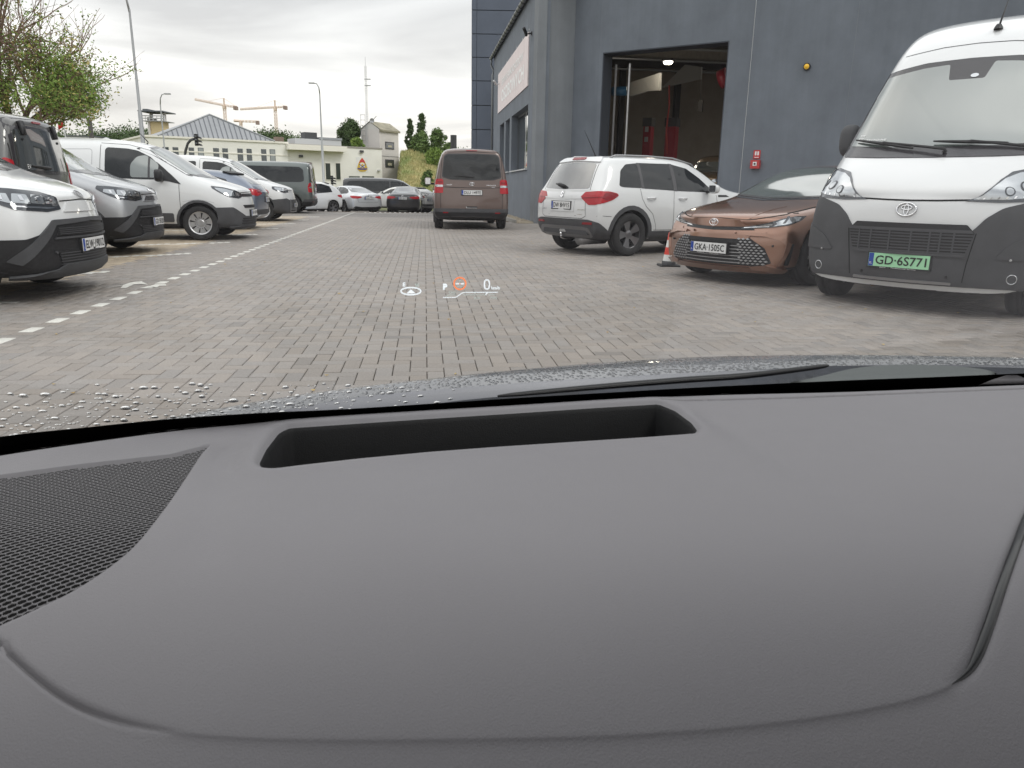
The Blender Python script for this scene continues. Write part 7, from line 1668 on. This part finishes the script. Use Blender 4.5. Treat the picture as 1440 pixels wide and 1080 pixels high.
op('bonnet_flange', [p for r_ in (nr, r2_, r3_) for p in r_], [(k * n + i, k * n + i + 1, (k + 1) * n + i + 1, (k + 1) * n + i) for k in range(2) for i in range(n - 1)], smooth_)
navy = mat('cowl_plastic', (.014, .017, .026), .42, noise_amt=.5, noise_scale=14, bump=.4, bump_scale=90)
cpx = [(560, 575), (640, 564), (700, 558), (780, 551), (860, 542), (960, 532), (1050, 529), (1130, 518), (1170, 514.5), (1300, 515), (1440, 517), (1700, 522)]
ctop = [at_z(x, y, .84) for x, y in curve(cpx, 4)]; n = len(ctop); cbot = [at_z(x, y + 28, .825) for x, y in curve(cpx, 4)]
op('wiper_cowl', ctop + cbot + [p + Vector((0, .03, -.06)) for p in ctop], [(i, i + 1, n + i + 1, n + i) for i in range(n - 1)] + [(2 * n + i, 2 * n + i + 1, i + 1, i) for i in range(n - 1)], navy)
wp = [at_z(x, y, .848) for x, y in curve([(700, 557), (820, 546), (960, 534.5), (1048, 528.5), (1140, 517.5), (1165, 514)], 4)]
opm(MB().tube(wp, [.0012 + .0024 * math.sin(math.pi * i / (len(wp) - 1)) ** .5 for i in range(len(wp))], 8), 'wiper_blade', mat('wiper_rubber', (.008, .008, .01), .45), True)
ln = [at_z(x, y, .850) for x, y in curve([(1112, 537.5), (1150, 530), (1190, 520), (1230, 514.5), (1280, 512.5), (1330, 514), (1375, 518), (1398, 523), (1402, 527)], 4)]; n = len(ln)
lnb = [at_z(x, 541 - (x - 1112) * .045, .846) for x, y in curve([(1112, 537.5), (1150, 530), (1190, 520), (1230, 514.5), (1280, 512.5), (1330, 514), (1375, 518), (1398, 523), (1402, 527)], 4)]
op('cowl_reflection', ln + lnb, [(i, i + 1, n + i + 1, n + i) for i in range(n - 1)], mat('reflection_grey', (.09, .10, .10), .5))  # not a part: a reflection imitated by a flat grey shape
# head-up display glowing on the inside of the glass
hud = mat('display_white', (.9, .95, 1.0), .5, emit=.95); hud2 = mat('display_orange', (1.0, .23, .06), .5, emit=.95); hud3 = mat('display_dim', (.62, .70, .66), .5, emit=.62)
hv_ = MB(); ho_ = MB(); hd_ = MB()
def gp2(mb, pts, fs): mb.add([on_glass(x, y, .0004) for x, y in pts], fs)
def ribbon(mb, pts, w):
    V = []
    for i, p in enumerate(pts):
        a, b_ = Vector(pts[max(i - 1, 0)]), Vector(pts[min(i + 1, len(pts) - 1)]); t_ = (b_ - a).normalized(); nn = Vector((-t_.y, t_.x)) * w / 2; V += [tuple(Vector(p) + nn), tuple(Vector(p) - nn)]
    gp2(mb, V, [(2 * i, 2 * i + 1, 2 * i + 3, 2 * i + 2) for i in range(len(pts) - 1)])
def htext(mb, s, cx, cy, w, h, bold=.0):
    vs, fs = text2d(s, bold); e = vs.max(0); gp2(mb, [(cx + (x / e[0] - .5) * w, cy - (y / e[1] - .5) * h) for x, y in vs], fs)
htext(hv_, 'E', 568.3, 400, 3.6, 5.6, .03); htext(hd_, 'SE', 586.8, 401, 5.6, 4.0, .03); ribbon(hv_, [(577.8 + 14 * math.cos(k * math.pi / 20), 409.4 + 5.1 * math.sin(k * math.pi / 20)) for k in range(41)], 1.7)
gp2(hv_, [(572, 412.4), (577.8, 407), (584, 412.4)], [(0, 1, 2)]); htext(hv_, 'P', 626, 403.3, 5.8, 8.8, .05)
ribbon(ho_, [(646.7 + 8.3 * math.cos(k * math.pi / 20), 398.7 + 8.3 * math.sin(k * math.pi / 20)) for k in range(41)], 1.9); ribbon(hv_, [(641, 399), (645.6, 399)], 1.6); ribbon(hv_, [(647.8, 399), (652.6, 399)], 1.6); ribbon(ho_, [(645.6, 399), (647.8, 399)], 1.0)
ribbon(hd_, [(647, 393), (647, 397)], 1.0); ribbon(hd_, [(643, 402.5), (650.5, 402.5)], .8)
ribbon(hv_, [(684.7 + 3.5 * math.copysign(abs(math.cos(k * math.pi / 20)) ** .6, math.cos(k * math.pi / 20)), 400 + 6.4 * math.copysign(abs(math.sin(k * math.pi / 20)) ** .8, math.sin(k * math.pi / 20))) for k in range(41)], 1.6)
htext(hv_, 'km/h', 697, 404.8, 12, 4.4, .02); ribbon(hv_, [(623, 418.3), (639, 418.3), (642, 417.6), (649, 412.5), (653, 411.2), (700, 411.1)], 1.0); ribbon(hd_, [(627, 416.5), (631.5, 414.7), (641, 414.7)], .8); ribbon(hd_, [(651, 414.6), (683, 414.6)], .7); ribbon(hv_, [(682.5, 414.6), (685.6, 411.4)], 1.1)
ribbon(hd_, [(687, 414.4), (697, 414.2)], .6); ribbon(hd_, [(667, 411.5), (668, 412.5)], 1)
htext(hd_, 'CHG', 635.8, 411.2, 9.4, 3.5, .02); htext(hd_, 'ECO', 671, 419, 8.4, 3.4, .02); htext(hd_, 'PWR', 694.5, 419, 9.5, 3.2, .0)
opm(hv_, 'display_symbols', hud); opm(ho_, 'display_warning_ring', hud2); opm(hd_, 'display_captions', hud3)
# rain drops on the outside of the glass
dm = bpy.data.materials.new('water_drop'); dm.use_nodes = True; b = dm.node_tree.nodes['Principled BSDF']; b.inputs['Transmission Weight'].default_value = 1; b.inputs['IOR'].default_value = 1.33; b.inputs['Roughness'].default_value = .0; b.inputs['Base Color'].default_value = (1, 1, 1, 1)
rg = random.Random(4); mb = MB(); dots = []
for k in range(900):
    x = rg.uniform(-40, 640) if rg.random() < .8 else rg.uniform(-40, 300); yl = np.interp(x, [-40, 0, 240, 480, 640], [620, 612, 588, 574, 565]); y = yl - abs(rg.gauss(0, 1)) * (34 if x < 330 else 22) + 4
    if y < 540: continue
    dens = 1 if x < 500 else .22
    if rg.random() > dens: continue
    r_ = rg.choice([.0008, .001, .0013, .0017, .0022, .0028]) * rg.uniform(.8, 1.2)
    if any((x - a) ** 2 + (y - b_) ** 2 < ((r_ + c) * 1700) ** 2 for a, b_, c in dots): continue
    dots.append((x, y, r_))
    if len(dots) > 330: break
for x, y, r_ in dots:
    p = on_glass(x, y, .0006); e1, e2 = rg.uniform(.85, 1.25), rg.uniform(.8, 1.2); prof = [(1, 0), (.92, .25), (.72, .42), (.4, .54), (0, .58)]; n = 12; k0 = len(mb.v)
    for rr, hh in prof[:-1]:
        for q in range(n): a_ = 2 * math.pi * q / n; mb.v.append(tuple(p + bd * math.cos(a_) * rr * r_ * e1 + up_ * math.sin(a_) * rr * r_ * e2 * 1.3 + wn_ * hh * r_))
    mb.v.append(tuple(p + wn_ * .58 * r_)); top = len(mb.v) - 1
    for i in range(3):
        for q in range(n): mb.f.append((k0 + i * n + q, k0 + i * n + (q + 1) % n, k0 + (i + 1) * n + (q + 1) % n, k0 + (i + 1) * n + q))
    for q in range(n): mb.f.append((k0 + 3 * n + q, k0 + 3 * n + (q + 1) % n, top))
    mb.f.append(tuple(k0 + q for q in range(n))[::-1])
tagp(mb.build('rain_drops', dm, None, True), kind='stuff')
